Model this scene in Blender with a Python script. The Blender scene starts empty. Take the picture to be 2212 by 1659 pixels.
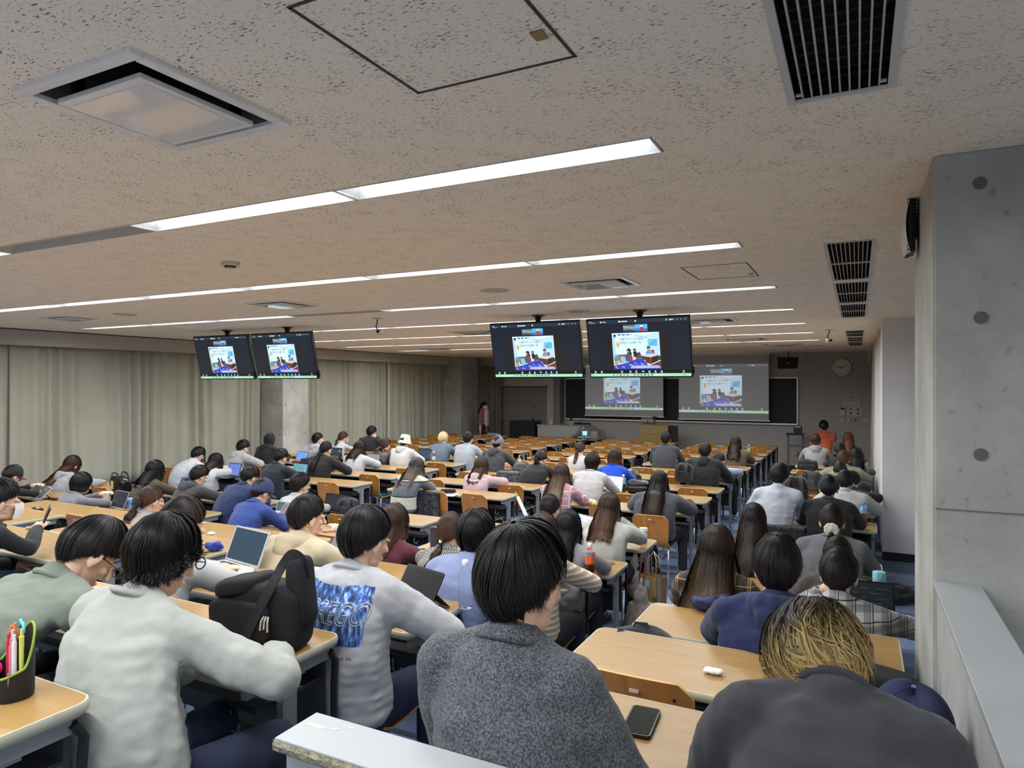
import bpy, bmesh, math, random
import numpy as np
from mathutils import Vector, Matrix, Euler
random.seed(7); rng = np.random.default_rng(7)
SC = bpy.context.scene; COL = SC.collection
PI = math.pi; R = math.radians
H = 2.12                                   # eye height above the lower floor (metres)
YAW = R(27.0)
# ---- camera, world, exposure -------------------------------------------------
cd = bpy.data.cameras.new('camera'); cam = bpy.data.objects.new('camera', cd); COL.objects.link(cam)
cd.sensor_width = 36; cd.lens = 1466 / 2212 * 36; cd.clip_start = 0.02; cd.clip_end = 100
cam.location = (0, 0, H); cam.rotation_euler = (R(90), 0, YAW); SC.camera = cam
w = bpy.data.worlds.new('world'); SC.world = w; w.use_nodes = True
w.node_tree.nodes['Background'].inputs[0].default_value = (.5, .55, .6, 1)
w.node_tree.nodes['Background'].inputs[1].default_value = .15
vs = SC.view_settings; vs.view_transform = 'Standard'; vs.look = 'None'; vs.exposure = 0.20; vs.gamma = 1; vs.use_curve_mapping = False
LAMP = 16.5            # watts-ish factor for each fluorescent fixture's area light
CEIL = H + .79
# ---- pixel bearing -> metres helper (positions measured on the photograph) ----
_c, _s = math.cos(YAW), math.sin(YAW); F, CX, CY = 1466., 1106., 828.5
def rr(px): a = (px-CX)/F; return (a*_c-_s)/(a*_s+_c)
def atY(px, py, Y): return Vector((rr(px)*Y, Y, H-(py-CY)/F*Y*(_c-_s*rr(px))))
def atZ(px, py, Z):
    d = -(Z-H)*F/(py-CY); xr = (px-CX)/F*d
    return Vector((_c*xr-_s*d, _s*xr+_c*d, Z))
def atX(px, py, X): return atY(px, py, X/rr(px))
# rows of desks: far edge Y and floor level
ROWY = [1.00, 1.87, 2.72, 3.55, 4.37, 5.24, 6.11] + [7.86+.875*k for k in range(11)]
ROWF = [.67, .535, .40, .265, .13, 0, 0] + [0]*11
COLS = {'R': (-.97, .17), 'C': (-3.42, -1.62), 'M': (-5.70, -3.90), 'L': (-8.05, -6.25), 'W': (-10.4, -8.6)}
COLNAME = {'W': 'curtain-side column', 'L': 'second column from curtains', 'M': 'middle column', 'C': 'fourth column from curtains', 'R': 'narrow right column'}
ORD = ['', 'first', 'second', 'third', 'fourth', 'fifth', 'sixth', 'seventh', 'eighth', 'ninth', 'tenth', 'eleventh', 'twelfth', 'thirteenth', 'fourteenth', 'fifteenth', 'sixteenth', 'seventeenth', 'eighteenth']
DZ = .70
# ---- materials --------------------------------------------------------------
MATS = {}
def mat(name, col, rough=.6, metal=0, emit=0, var=0, vscale=8, bump=0, bscale=60, trans=0, ior=1.45, spec=.5, alpha=1, stretch=None, coat=0, sheen=0):
    if name in MATS: return MATS[name]
    m = bpy.data.materials.new(name); m.use_nodes = True; nt = m.node_tree; b = nt.nodes['Principled BSDF']
    b.inputs['Base Color'].default_value = (*col, 1); b.inputs['Roughness'].default_value = rough; b.inputs['Metallic'].default_value = metal
    b.inputs['Specular IOR Level'].default_value = spec; b.inputs['IOR'].default_value = ior
    b.inputs['Transmission Weight'].default_value = trans; b.inputs['Alpha'].default_value = alpha
    b.inputs['Coat Weight'].default_value = coat; b.inputs['Sheen Weight'].default_value = sheen
    if emit: b.inputs['Emission Color'].default_value = (*col, 1); b.inputs['Emission Strength'].default_value = emit
    def tex(scale, det=4):
        tc = nt.nodes.new('ShaderNodeTexCoord'); src = tc.outputs['Object']
        if stretch:
            mp = nt.nodes.new('ShaderNodeMapping'); mp.inputs['Scale'].default_value = stretch; nt.links.new(src, mp.inputs[0]); src = mp.outputs[0]
        n = nt.nodes.new('ShaderNodeTexNoise'); n.inputs['Scale'].default_value = scale; n.inputs['Detail'].default_value = det
        nt.links.new(src, n.inputs['Vector']); return n
    if var:
        n = tex(vscale); rp = nt.nodes.new('ShaderNodeValToRGB')
        rp.color_ramp.elements[0].position = .3; rp.color_ramp.elements[1].position = .7
        rp.color_ramp.elements[0].color = (*[max(0, c*(1-var)) for c in col], 1); rp.color_ramp.elements[1].color = (*[min(1, c*(1+var)) for c in col], 1)
        nt.links.new(n.outputs['Fac'], rp.inputs[0]); nt.links.new(rp.outputs[0], b.inputs['Base Color'])
    if bump:
        n = tex(bscale, 3); bp = nt.nodes.new('ShaderNodeBump'); bp.inputs['Strength'].default_value = bump; bp.inputs['Distance'].default_value = .01
        nt.links.new(n.outputs['Fac'], bp.inputs['Height']); nt.links.new(bp.outputs[0], b.inputs['Normal'])
    MATS[name] = m; return m
def nodes(m): return m.node_tree.nodes, m.node_tree.links, m.node_tree.nodes['Principled BSDF']
def srgb(r, g, b):
    f = lambda v: ((v/255+.055)/1.055)**2.4 if v > 10 else v/255/12.92
    return (f(r), f(g), f(b))
# ---- mesh helpers -----------------------------------------------------------
class MB:
    def __init__(s): s.v = []; s.f = []; s.m = []; s.mi = 0; s.uv = None
    def add(s, vs, fs):
        o = len(s.v); s.v += [tuple(p) for p in vs]; s.f += [tuple(i+o for i in f) for f in fs]; s.m += [s.mi]*len(fs); return s
    def box(s, x0, x1, y0, y1, z0, z1, M=None):
        vs = [(x, y, z) for x in (x0, x1) for y in (y0, y1) for z in (z0, z1)]
        if M is not None: vs = [tuple(M @ Vector(p)) for p in vs]
        return s.add(vs, [(0, 1, 3, 2), (4, 6, 7, 5), (0, 4, 5, 1), (2, 3, 7, 6), (0, 2, 6, 4), (1, 5, 7, 3)])
    def cyl(s, p0, p1, r0, r1=None, n=12, cap=True):
        r1 = r0 if r1 is None else r1; p0 = Vector(p0); p1 = Vector(p1); d = (p1-p0).normalized()
        u = d.orthogonal().normalized(); v = d.cross(u)
        ring = lambda p, r: [p+(u*math.cos(2*PI*k/n)+v*math.sin(2*PI*k/n))*r for k in range(n)]
        fs = [(k, (k+1) % n, n+(k+1) % n, n+k) for k in range(n)]
        if cap: fs += [tuple(range(n))[::-1], tuple(range(n, 2*n))]
        return s.add(ring(p0, r0)+ring(p1, r1), fs)
    def tube(s, pts, r, n=8, closed=False):
        pts = [Vector(p) for p in pts]; N = len(pts); vs = []; u = None
        for i, p in enumerate(pts):
            a = pts[(i-1) % N] if (closed or i) else p; b = pts[(i+1) % N] if (closed or i < N-1) else p
            d = (b-a).normalized()
            u = d.orthogonal().normalized() if u is None else (u-d*u.dot(d)).normalized()
            v = d.cross(u); rad = r[i] if hasattr(r, '__len__') else r
            vs += [p+(u*math.cos(2*PI*k/n)+v*math.sin(2*PI*k/n))*rad for k in range(n)]
        fs = []
        for i in range(N if closed else N-1):
            for k in range(n): j = (i+1) % N; fs.append((i*n+k, i*n+(k+1) % n, j*n+(k+1) % n, j*n+k))
        if not closed: fs += [tuple(range(n))[::-1], tuple(range((N-1)*n, N*n))]
        return s.add(vs, fs)
    def lathe(s, prof, c=(0, 0, 0), n=24):
        vs = []; c = Vector(c)
        for r, z in prof: vs += [(c.x+r*math.cos(2*PI*k/n), c.y+r*math.sin(2*PI*k/n), c.z+z) for k in range(n)]
        fs = [(i*n+k, i*n+(k+1) % n, (i+1)*n+(k+1) % n, (i+1)*n+k) for i in range(len(prof)-1) for k in range(n)]
        fs += [tuple(range(n))[::-1], tuple(range((len(prof)-1)*n, len(prof)*n))]
        return s.add(vs, fs)
    def prism(s, poly, z0, z1):
        n = len(poly)
        return s.add([(x, y, z0) for x, y in poly]+[(x, y, z1) for x, y in poly],
                     [tuple(range(n))[::-1], tuple(range(n, 2*n))]+[(k, (k+1) % n, n+(k+1) % n, n+k) for k in range(n)])
    def grid(s, P):
        a, b = len(P), len(P[0]); return s.add([p for r_ in P for p in r_], [(i*b+j, i*b+j+1, (i+1)*b+j+1, (i+1)*b+j) for i in range(a-1) for j in range(b-1)])
    def mesh(s, name, mats, smooth=None):
        me = bpy.data.meshes.new(name); me.from_pydata(s.v, [], s.f)
        for m in (mats if isinstance(mats, (list, tuple)) else [mats]): me.materials.append(m)
        if any(s.m): me.polygons.foreach_set('material_index', s.m)
        if smooth: 
            me.polygons.foreach_set('use_smooth', [True]*len(s.f))
            if smooth is not True: 
                try: me.set_sharp_from_angle(angle=R(smooth))
                except Exception: pass
        me.update(); return me
    def build(s, name, mats, parent=None, smooth=None, bevel=0, loc=None):
        return obj(name, s.mesh(name, mats, smooth), parent, bevel, loc)
def obj(name, me, parent=None, bevel=0, loc=None):
    o = bpy.data.objects.new(name, me); COL.objects.link(o)
    if parent: o.parent = parent
    if loc is not None: o.location = loc
    if bevel:
        b = o.modifiers.new('b', 'BEVEL'); b.width = bevel; b.segments = 2; b.limit_method = 'ANGLE'; b.angle_limit = R(40)
    return o
def tag(o, label=None, cat=None, group=None, kind=None):
    if label: o['label'] = label
    if cat: o['category'] = cat
    if group: o['group'] = group
    if kind: o['kind'] = kind
    return o
def empty(name, loc=(0, 0, 0), rz=0):
    o = bpy.data.objects.new(name, None); COL.objects.link(o); o.location = loc; o.rotation_euler = (0, 0, rz); o.empty_display_size = .1; return o
def thing(name, label, cat, loc=(0, 0, 0), rz=0, group=None): return tag(empty(name, loc, rz), label, cat, group)
def copy_tree(o, parent=None):
    c = o.copy(); COL.objects.link(c); c.parent = parent
    for ch in list(o.children): copy_tree(ch, c)
    return c
def struct(o): o['kind'] = 'structure'; return o
def text_mesh(body, size, extrude=0, outline=0, align='LEFT'):
    cu = bpy.data.curves.new('t', 'FONT'); cu.body = body; cu.size = size; cu.extrude = extrude; cu.align_x = align; cu.resolution_u = 3
    if outline: cu.fill_mode = 'NONE'; cu.bevel_depth = outline; cu.bevel_resolution = 1
    o = bpy.data.objects.new('t', cu); COL.objects.link(o); dg = bpy.context.evaluated_depsgraph_get()
    me = bpy.data.meshes.new_from_object(o.evaluated_get(dg)); bpy.data.objects.remove(o); return me
def rrect(x0, x1, y0, y1, r, n=5):
    pts = []
    for cx, cy, a0 in ((x1-r, y0+r, -90), (x1-r, y1-r, 0), (x0+r, y1-r, 90), (x0+r, y0+r, 180)):
        for k in range(n+1): a = R(a0+90*k/n); pts.append((cx+r*math.cos(a), cy+r*math.sin(a)))
    return pts

# ---- setting materials --------------------------------------------------------
def ceiling_mat():
    m = mat('rockwool ceiling', srgb(253, 243, 224), .95); N, L, b = nodes(m)
    tc = N.new('ShaderNodeTexCoord'); mp = N.new('ShaderNodeMapping'); mp.inputs['Scale'].default_value = (62, 190, 1); mp.inputs['Rotation'].default_value = (0, 0, R(4)); L.new(tc.outputs['Object'], mp.inputs[0])
    n1 = N.new('ShaderNodeTexNoise'); n1.inputs['Scale'].default_value = 1; n1.inputs['Detail'].default_value = 2.5; n1.inputs['Roughness'].default_value = .65; n1.inputs['Distortion'].default_value = .6; L.new(mp.outputs[0], n1.inputs[0])
    n2 = N.new('ShaderNodeTexNoise'); n2.inputs['Scale'].default_value = 9; L.new(tc.outputs['Object'], n2.inputs[0])
    ad = N.new('ShaderNodeMath'); ad.operation = 'MULTIPLY_ADD'; ad.inputs[1].default_value = .22; L.new(n2.outputs[0], ad.inputs[0]); L.new(n1.outputs[0], ad.inputs[2])
    rp = N.new('ShaderNodeValToRGB'); e = rp.color_ramp.elements; e[0].position = .715; e[0].color = (*srgb(253, 243, 224), 1); e[1].position = .76; e[1].color = (*srgb(112, 108, 98), 1)
    L.new(ad.outputs[0], rp.inputs[0]); L.new(rp.outputs[0], b.inputs['Base Color'])
    bp = N.new('ShaderNodeBump'); bp.invert = True; bp.inputs['Strength'].default_value = .5; bp.inputs['Distance'].default_value = .004
    L.new(rp.inputs[0].links[0].from_socket, bp.inputs['Height']); L.new(bp.outputs[0], b.inputs['Normal']); return m
def carpet_mat():
    m = mat('blue carpet', srgb(70, 92, 125), .95); N, L, b = nodes(m)
    tc = N.new('ShaderNodeTexCoord'); sp = N.new('ShaderNodeSeparateXYZ'); L.new(tc.outputs['Object'], sp.inputs[0])
    md = N.new('ShaderNodeMath'); md.operation = 'PINGPONG'; md.inputs[1].default_value = .5; L.new(sp.outputs['Y'], md.inputs[0])
    gt = N.new('ShaderNodeMath'); gt.operation = 'GREATER_THAN'; gt.inputs[1].default_value = .27; L.new(md.outputs[0], gt.inputs[0])
    n = N.new('ShaderNodeTexNoise'); n.inputs['Scale'].default_value = 160; n.inputs['Detail'].default_value = 3; L.new(tc.outputs['Object'], n.inputs[0])
    m1 = N.new('ShaderNodeMixRGB'); m1.inputs[1].default_value = (*srgb(92, 110, 140), 1); m1.inputs[2].default_value = (*srgb(124, 144, 174), 1); L.new(gt.outputs[0], m1.inputs[0])
    m2 = N.new('ShaderNodeMixRGB'); m2.blend_type = 'MULTIPLY'; m2.inputs[0].default_value = .7; L.new(m1.outputs[0], m2.inputs[1])
    rp = N.new('ShaderNodeValToRGB'); rp.color_ramp.elements[0].position = .35; rp.color_ramp.elements[0].color = (.45, .45, .45, 1); rp.color_ramp.elements[1].position = .62; L.new(n.outputs[0], rp.inputs[0]); L.new(rp.outputs[0], m2.inputs[2])
    L.new(m2.outputs[0], b.inputs['Base Color']); return m
def concrete_mat(name, col, stain=True):
    m = mat(name, col, .85, bump=.15, bscale=90); N, L, b = nodes(m)
    tc = N.new('ShaderNodeTexCoord'); n = N.new('ShaderNodeTexNoise'); n.inputs['Scale'].default_value = 2.2; n.inputs['Detail'].default_value = 9; n.inputs['Roughness'].default_value = .62; L.new(tc.outputs['Object'], n.inputs[0])
    rp = N.new('ShaderNodeValToRGB'); e = rp.color_ramp.elements; e[0].position = .32; e[0].color = (*[c*.72 for c in col], 1); e[1].position = .68; e[1].color = (*[min(1, c*1.15) for c in col], 1); L.new(n.outputs[0], rp.inputs[0])
    v = N.new('ShaderNodeTexNoise'); v.inputs['Scale'].default_value = 26; v.inputs['Detail'].default_value = 4; L.new(tc.outputs['Object'], v.inputs[0])
    r2 = N.new('ShaderNodeValToRGB'); r2.color_ramp.elements[0].position = .27; r2.color_ramp.elements[0].color = (.55, .55, .55, 1); r2.color_ramp.elements[1].position = .36; r2.color_ramp.elements[1].color = (1, 1, 1, 1); L.new(v.outputs[0], r2.inputs[0])
    mx = N.new('ShaderNodeMixRGB'); mx.blend_type = 'MULTIPLY'; mx.inputs[0].default_value = .6; L.new(rp.outputs[0], mx.inputs[1]); L.new(r2.outputs[0], mx.inputs[2]); L.new(mx.outputs[0], b.inputs['Base Color']); return m
def wood_mat(name, c0, c1, sc, rough=.35, coat=.15, off=False):
    m = mat(name, c0, rough, coat=coat); N, L, b = nodes(m)
    tc = N.new('ShaderNodeTexCoord'); mp = N.new('ShaderNodeMapping'); mp.inputs['Scale'].default_value = sc; L.new(tc.outputs['Object'], mp.inputs[0])
    oi = N.new('ShaderNodeObjectInfo')
    if off: L.new(oi.outputs['Location'], mp.inputs['Location'])
    n = N.new('ShaderNodeTexNoise'); n.inputs['Scale'].default_value = 1; n.inputs['Detail'].default_value = 6; n.inputs['Distortion'].default_value = 1.2; L.new(mp.outputs[0], n.inputs[0])
    rp = N.new('ShaderNodeValToRGB'); e = rp.color_ramp.elements; e[0].position = .35; e[0].color = (*c0, 1); e[1].position = .68; e[1].color = (*c1, 1); L.new(n.outputs[0], rp.inputs[0])
    if off:
        hs = N.new('ShaderNodeHueSaturation'); mr = N.new('ShaderNodeMapRange'); mr.inputs['To Min'].default_value = .82; mr.inputs['To Max'].default_value = 1.12; L.new(oi.outputs['Random'], mr.inputs[0]); L.new(mr.outputs[0], hs.inputs['Value']); L.new(rp.outputs[0], hs.inputs['Color']); L.new(hs.outputs[0], b.inputs['Base Color'])
    else: L.new(rp.outputs[0], b.inputs['Base Color'])
    return m
M_ceil = ceiling_mat(); M_carpet = carpet_mat()
M_conc = concrete_mat('grey concrete', srgb(174, 174, 169)); M_concL = concrete_mat('pale concrete', srgb(174, 174, 168))
M_wall = mat('grey painted wall', srgb(186, 182, 178), .85, var=.03, vscale=1.5)
M_panel = mat('pale grey panel', srgb(226, 226, 228), .45, var=.04, vscale=3)
M_white = mat('white laminate', srgb(162, 166, 168), .35, var=.03, vscale=4)
M_dark = mat('dark baseboard', srgb(42, 42, 46), .6)
M_desk = wood_mat('beech laminate', srgb(156, 121, 69), srgb(167, 132, 80), (3, 26, 26), .32, .2)
M_edge = mat('cream edge band', srgb(176, 174, 156), .5, var=.05, vscale=30)
M_steel = mat('grey painted steel', srgb(128, 132, 136), .45, var=.06)
M_steeld = mat('dark grey steel', srgb(52, 55, 60), .5)
M_ply = wood_mat('orange plywood', srgb(160, 104, 48), srgb(186, 126, 62), (14, 14, 2.2), .38, .25, off=True)
M_plye = mat('plywood edge', srgb(206, 158, 98), .5)
M_teal = mat('teal seat fabric', srgb(20, 92, 104), .9, bump=.3, bscale=400)
M_chrome = mat('chrome tube', (.75, .75, .76), .2, metal=1)
M_black = mat('black plastic', srgb(22, 22, 24), .4)
M_blackm = mat('matt black fabric', srgb(26, 27, 31), .9, sheen=.2, var=.2, vscale=20)
M_metalw = mat('white painted metal', srgb(206, 204, 198), .4)
M_glow = mat('fluorescent glow', (.93, .97, 1.0), .5, emit=5.5)
M_refl = mat('white reflector', (.86, .88, .9), .35)
M_off = mat('unlit lamp cover', srgb(190, 184, 172), .4)

# ---- room shell ---------------------------------------------------------------
XL, XR_, YF, YB = -11.05, 1.05, 18.75, -3.0
prof = [(YB, ROWF[0])]
for i in range(5): prof += [(ROWY[i]+.03, ROWF[i]), (ROWY[i]+.03, ROWF[i+1])]
prof += [(YF, 0)]
XR2 = 3.6
fb = MB(); fb.grid([[(x, y, z) for y, z in prof] for x in (XL, XR2)]); fl = fb.build('floor', M_carpet); struct(fl)
# step nosings as part of the floor
nb = MB()
for i in range(5): nb.box(XL, XR_, ROWY[i]-.0, ROWY[i]+.034, ROWF[i]-.004, ROWF[i]+.004)
nb.build('step_nosing', mat('nosing strip', srgb(52, 64, 84), .6), fl)
# light rows: (Y, [(first fixture index, lit?)...]) fixtures step 1.32 m leftwards from x=-.585
FX, FW = 1.32, .155
ROWSL = [(-1.44, '11111'), (.40, '1111'), (2.21, '1101111'), (4.0, '1111111'), (5.87, '1110111'), (7.70, '1111110'), (9.56, '1111111'), (11.33, '1111111'), (13.3, '1111111'), (15.2, '0000000'), (16.9, '0000000'), (18.1, '0000')]
ROWSL = [(y, s) for y, s in ROWSL if True]
holes = []
for y, s in ROWSL: holes.append((-.585-FX*len(s), -.585, y-FW/2, y+FW/2))
REAR_FILL = [(.85, y) for y in (-1.44, .40)]  # extra fixtures added out of view to brighten the dark pier face
for x_, y in REAR_FILL: holes.append((x_, x_+2*FX, y-FW/2, y+FW/2))
AC = []
def acrect(px0, py0, px1, py1, px2, py2, px3, py3):
    P = [atZ(a, b, CEIL) for a, b in ((px0, py0), (px1, py1), (px2, py2), (px3, py3))]
    xs = sorted(p.x for p in P); ys = sorted(p.y for p in P)
    return ((xs[0]+xs[1])/2, (xs[2]+xs[3])/2, (ys[0]+ys[1])/2, (ys[2]+ys[3])/2)
AC0 = acrect(15, 190, 287, 100, 635, 265, 385, 315)
def acat(px, py, w_=.60, d_=.60, near=False):
    p = atZ(px, py, CEIL); return (p.x-w_/2, p.x+w_/2, p.y-d_/2, p.y+d_/2)
ACS = [AC0, acrect(1207, 608, 1340, 592, 1385, 612, 1260, 622), acrect(532, 652, 612, 646, 688, 658, 607, 664), acrect(90, 684, 130, 679, 222, 686, 160, 691),
       acat(1525, 691, .7, .5), acat(1610, 731, .7, .55), acat(1690, 742, .7, .5), acat(1030, 716, .75, .55), acat(940, 752, .8, .6)]
print('AC', ['%.2f %.2f %.2f %.2f' % a for a in ACS])
VENTS = [(-.175, .09, .52, 2.06), (-.175, .09, 4.18, 5.72), (-.175, .09, 5.87, 7.35), (-.175, .09, 7.50, 8.95), (-.175, .09, 11.2, 12.6), (-.175, .09, 12.8, 14.1), (-.175, .09, 14.3, 15.6)]
ins = .02
holes += [(a+ins, b-ins, c+ins, d-ins) for a, b, c, d in ACS] + [(a+.015, b-.015, c+.02, d-.02) for a, b, c, d in VENTS]
xs = sorted(set([XL, XR2]+[h[0] for h in holes]+[h[1] for h in holes])); ys = sorted(set([YB, YF]+[h[2] for h in holes]+[h[3] for h in holes]))
cb = MB(); vid = {}
def cv(x, y):
    if (x, y) not in vid: vid[(x, y)] = len(cb.v); cb.v.append((x, y, CEIL))
    return vid[(x, y)]
for i in range(len(xs)-1):
    for j in range(len(ys)-1):
        mx_, my_ = (xs[i]+xs[i+1])/2, (ys[j]+ys[j+1])/2
        if any(h[0] < mx_ < h[1] and h[2] < my_ < h[3] for h in holes): continue
        cb.f.append((cv(xs[i], ys[j]), cv(xs[i], ys[j+1]), cv(xs[i+1], ys[j+1]), cv(xs[i+1], ys[j]))); cb.m.append(0)
ceil = struct(cb.build('ceiling', M_ceil))
cs = MB(); cs.box(XL-.1, XR2+.1, YB-.1, YF+.1, CEIL+.35, CEIL+.4); cs.build('slab', mat('dark plenum', (.01, .01, .01), 1), ceil)
# hatches: thin dark recessed joint round each
def hatch(x0, x1, y0, y1):
    b = MB(); t = .004
    for a in ((x0-t, x1+t, y0-t, y0+t), (x0-t, x1+t, y1-t, y1+t), (x0-t, x0+t, y0, y1), (x1-t, x1+t, y0, y1)): b.box(a[0], a[1], a[2], a[3], CEIL-.002, CEIL+.004)
    o = tag(b.build('ceiling_hatch', mat('dark joint', srgb(70, 66, 60), .8)), 'large square access hatch with dark joint in the speckled ceiling' if y0 < 2 else 'far access hatch outline between two lit light rows', 'hatch')
    c = MB(); c.box(x1-.05, x1-.02, y1-.15, y1-.11, CEIL-.004, CEIL); c.build('latch', mat('brass latch', srgb(150, 122, 80), .4), o)
hatch(-1.062, -.607, 1.055, 1.525)
p0 = atZ(1480, 583, CEIL); p1 = atZ(1645, 594, CEIL); hatch(p0.x, p1.x-.02, p1.y-.6, p1.y)
# walls
def wallbox(name, x0, x1, y0, y1, z0, z1, m, parent=None, bevel=0):
    b = MB(); b.box(x0, x1, y0, y1, z0, z1); o = b.build(name, m, parent, bevel=bevel)
    return struct(o) if parent is None else o
wallbox('wall_back', XL-.1, XR2+.1, YB-.1, YB, 0, CEIL+.4, M_wall)
wallbox('wall_left', XL-.1, XL, YB, YF, 0, CEIL+.4, M_wall)
wallbox('wall_right', XR_, XR_+.1, 3.5, YF, 0, CEIL+.4, M_wall)
wallbox('wall_right_rear', XR2, XR2+.1, YB, 3.6, 0, CEIL+.4, M_wall)
wf = wallbox('wall_front', XL-.1, XR_+.1, YF, YF+.1, 0, CEIL+.4, M_wall)
# the right part of the front wall stands slightly forward of the blackboard recess, so does the left part
xa = atY(1736, 800, 18.5).x; xb_ = atY(1212, 850, 18.5).x; xc = atY(1195, 850, 18.3).x
wallbox('wall_front_right', xa, .32, 18.5, YF, 0, CEIL, mat('front wall grey', srgb(176, 171, 167), .85))
wallbox('wall_front_left', XL, xc, 18.3, YF, 0, CEIL, MATS['front wall grey'])
wallbox('trim_1', xc, xb_, 18.4, YF, 0, CEIL, mat('dark pier paint', srgb(128, 128, 134), .8))
wallbox('trim_2', xc-.01, .3, 18.26, 18.5, 0, .06, M_dark)
# left: curtain box, ledge under curtains, concrete columns
fy0, fy1 = YB, 17.35
wallbox('trim_3', -10.72, -10.66, fy0, fy1, CEIL-.235, CEIL, mat('warm grey fascia', srgb(176, 170, 166), .6))
wallbox('trim_4', -10.66-.0, -10.655, fy0, fy1, CEIL-.015, CEIL-.002, M_dark)
wallbox('wall_ledge', XL, -10.75, YB, YF, 0, .42, mat('blue grey ledge', srgb(98, 106, 120), .8, var=.1))
for k, (ya, yb) in enumerate(((10.05, 10.75), (16.9, 17.9))):
    c = wallbox('column', -11.0, -10.28, ya, yb, 0, CEIL, M_conc if k else M_concL, bevel=.01); c.name = 'wall_column'
    q = MB()
    for zz in (.5, 1.1, 1.7, 2.3):
        for yy in (ya+.08, yb-.08): q.cyl((-10.278, yy, zz), (-10.285, yy, zz), .012, n=10)
        q.cyl((-10.36, ya-.002, zz), (-10.36, ya+.01, zz), .012, n=10)
    q.build('form_tie_hole', M_dark, c)
# right: concrete pier in front, bay, grey panel pier further on
pier = wallbox('wall_pier', .236, XR2, 2.76, 3.62, 0, CEIL, M_conc, bevel=.006)
wallbox('side_face', .2335, .2365, 2.765, 3.615, 0, CEIL-.004, M_concL, pier)
q = MB()
for px, py in ((2117, 394), (2119, 685), (2119, 981)):
    p = atY(px, py, 2.758); q.cyl((p.x, 2.757, p.z), (p.x, 2.772, p.z), .021, n=20)
q.build('form_tie_plug', mat('dark cement plug', srgb(104, 102, 98), .9), pier)
q = MB(); p = atY(2100, 1103, 2.758); q.box(.24, XR2, 2.7572, 2.762, p.z-.002, p.z+.002); q.build('pour_joint', mat('joint grey', srgb(112, 110, 105), .9), pier)
pan = wallbox('wall_right_pier', .262, XR_, 9.30, 10.0, .105, CEIL, M_panel)
wallbox('baseboard_right', .27, XR_, 9.315, 10.0, 0, .105, M_dark)
wallbox('wall_right_far', .36, XR_, 10.0, YF, 0, CEIL, M_wall)
wallbox('trim_5', .20, .235, 17.1, 17.13, CEIL-.3, CEIL, M_metalw)
# window in the bay between the piers
wn = MB(); wn.box(1.03, 1.05, 4.2, 8.9, .9, 2.5); wo = struct(wn.build('window_1', mat('bay window pane', srgb(150, 158, 165), .1, spec=.8)))
q = MB()
for yy in (4.2, 5.75, 7.3, 8.86): q.box(1.0, 1.05, yy, yy+.05, .88, 2.52)
for zz in (.86, 2.48): q.box(1.0, 1.05, 4.2, 8.91, zz, zz+.05)
q.build('window_frame', M_metalw, wo)
# parapet round the gangway: top slabs, wall below
PZ = H-.68
par = struct(MB().box(-.985, .345, .972, 1.055, ROWF[0], PZ-.034).build('wall_parapet', mat('scuffed white paint', srgb(166, 168, 168), .5, var=.1, vscale=12)))
sl = MB(); sl.box(-1.0, .362, .955, 1.07, PZ-.022, PZ); sl.build('top_slab', M_white, par, bevel=.002)
sl = MB()
n = 90
P = []
for k in range(n+1):
    x = -1.0+1.36*k/n; P.append([(x, .9535-random.random()*.002, PZ-.002), (x, .951-random.random()*.004, PZ-.011), (x, .9535-random.random()*.003, PZ-.022), (x, .956, PZ-.026)])
sl.grid(P); sl.build('chipboard_edge', mat('raw chipboard', srgb(150, 142, 120), .95, var=.35, vscale=90, bump=.6, bscale=200), par)
sl = MB(); sl.box(-.975, .35, .965, 1.06, PZ-.034, PZ-.022); sl.build('shadow_gap', mat('gap grey', srgb(120, 120, 124), .7), par)
sl = MB()
for poly in ([(0, 0), (.012, .008), (.03, .004), (.05, .012), (.03, .018), (.008, .014)], [(.055, .01), (.07, .014), (.08, .024), (.062, .02)], [(.085, .03), (.1, .036), (.095, .042)]):
    sl.prism([(-.985+x, 1.015+y) for x, y in poly], PZ, PZ+.0006)
sl.build('tape_residue', mat('yellowed tape', srgb(214, 204, 170), .6), par)
q = MB(); q.box(.243, .345, -1, 2.757, ROWF[2]-.4, PZ-.02); par2 = struct(q.build('wall_parapet_right', MATS['scuffed white paint']))
q = MB(); q.box(.232, .372, -1, 2.757, PZ-.02, PZ); q.build('top_slab', M_white, par2, bevel=.002)

# ---- ceiling equipment -----------------------------------------------------------
def light_src():
    L_ = bpy.data.lights.new('tube_light', 'AREA'); L_.shape = 'RECTANGLE'; L_.size = FX-.08; L_.size_y = FW-.03; L_.energy = LAMP; L_.color = (.95, .98, 1.0); L_.spread = R(170); return L_
LS = light_src()
def fixture_meshes(lit):
    a = MB(); h = FX/2-.004; y = FW/2
    for q_ in ((-h, h, -y, -y+.006), (-h, h, y-.006, y), (-h, -h+.006, -y, y), (h-.006, h, -y, y)): a.box(*q_, -.004, .004)
    b = MB(); d = .045
    b.add([(-h+.005, -y+.005, 0), (h-.005, -y+.005, 0), (h-.005, -y+.03, d), (-h+.005, -y+.03, d)], [(0, 1, 2, 3)])
    b.add([(-h+.005, y-.005, 0), (-h+.005, y-.03, d), (h-.005, y-.03, d), (h-.005, y-.005, 0)], [(0, 1, 2, 3)])
    for s_ in (-1, 1): b.add([(s_*(h-.005), -y+.005, 0), (s_*(h-.005), y-.005, 0), (s_*(h-.05), y-.03, d), (s_*(h-.05), -y+.03, d)], [(0, 1, 2, 3)])
    c = MB(); c.box(-h+.04, h-.04, -y+.028, y-.028, d-.012, d+.01)
    return a.mesh('frame', M_metalw), b.mesh('reflector', M_refl if lit else M_off), c.mesh('diffuser', M_glow if lit else M_off)
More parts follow.
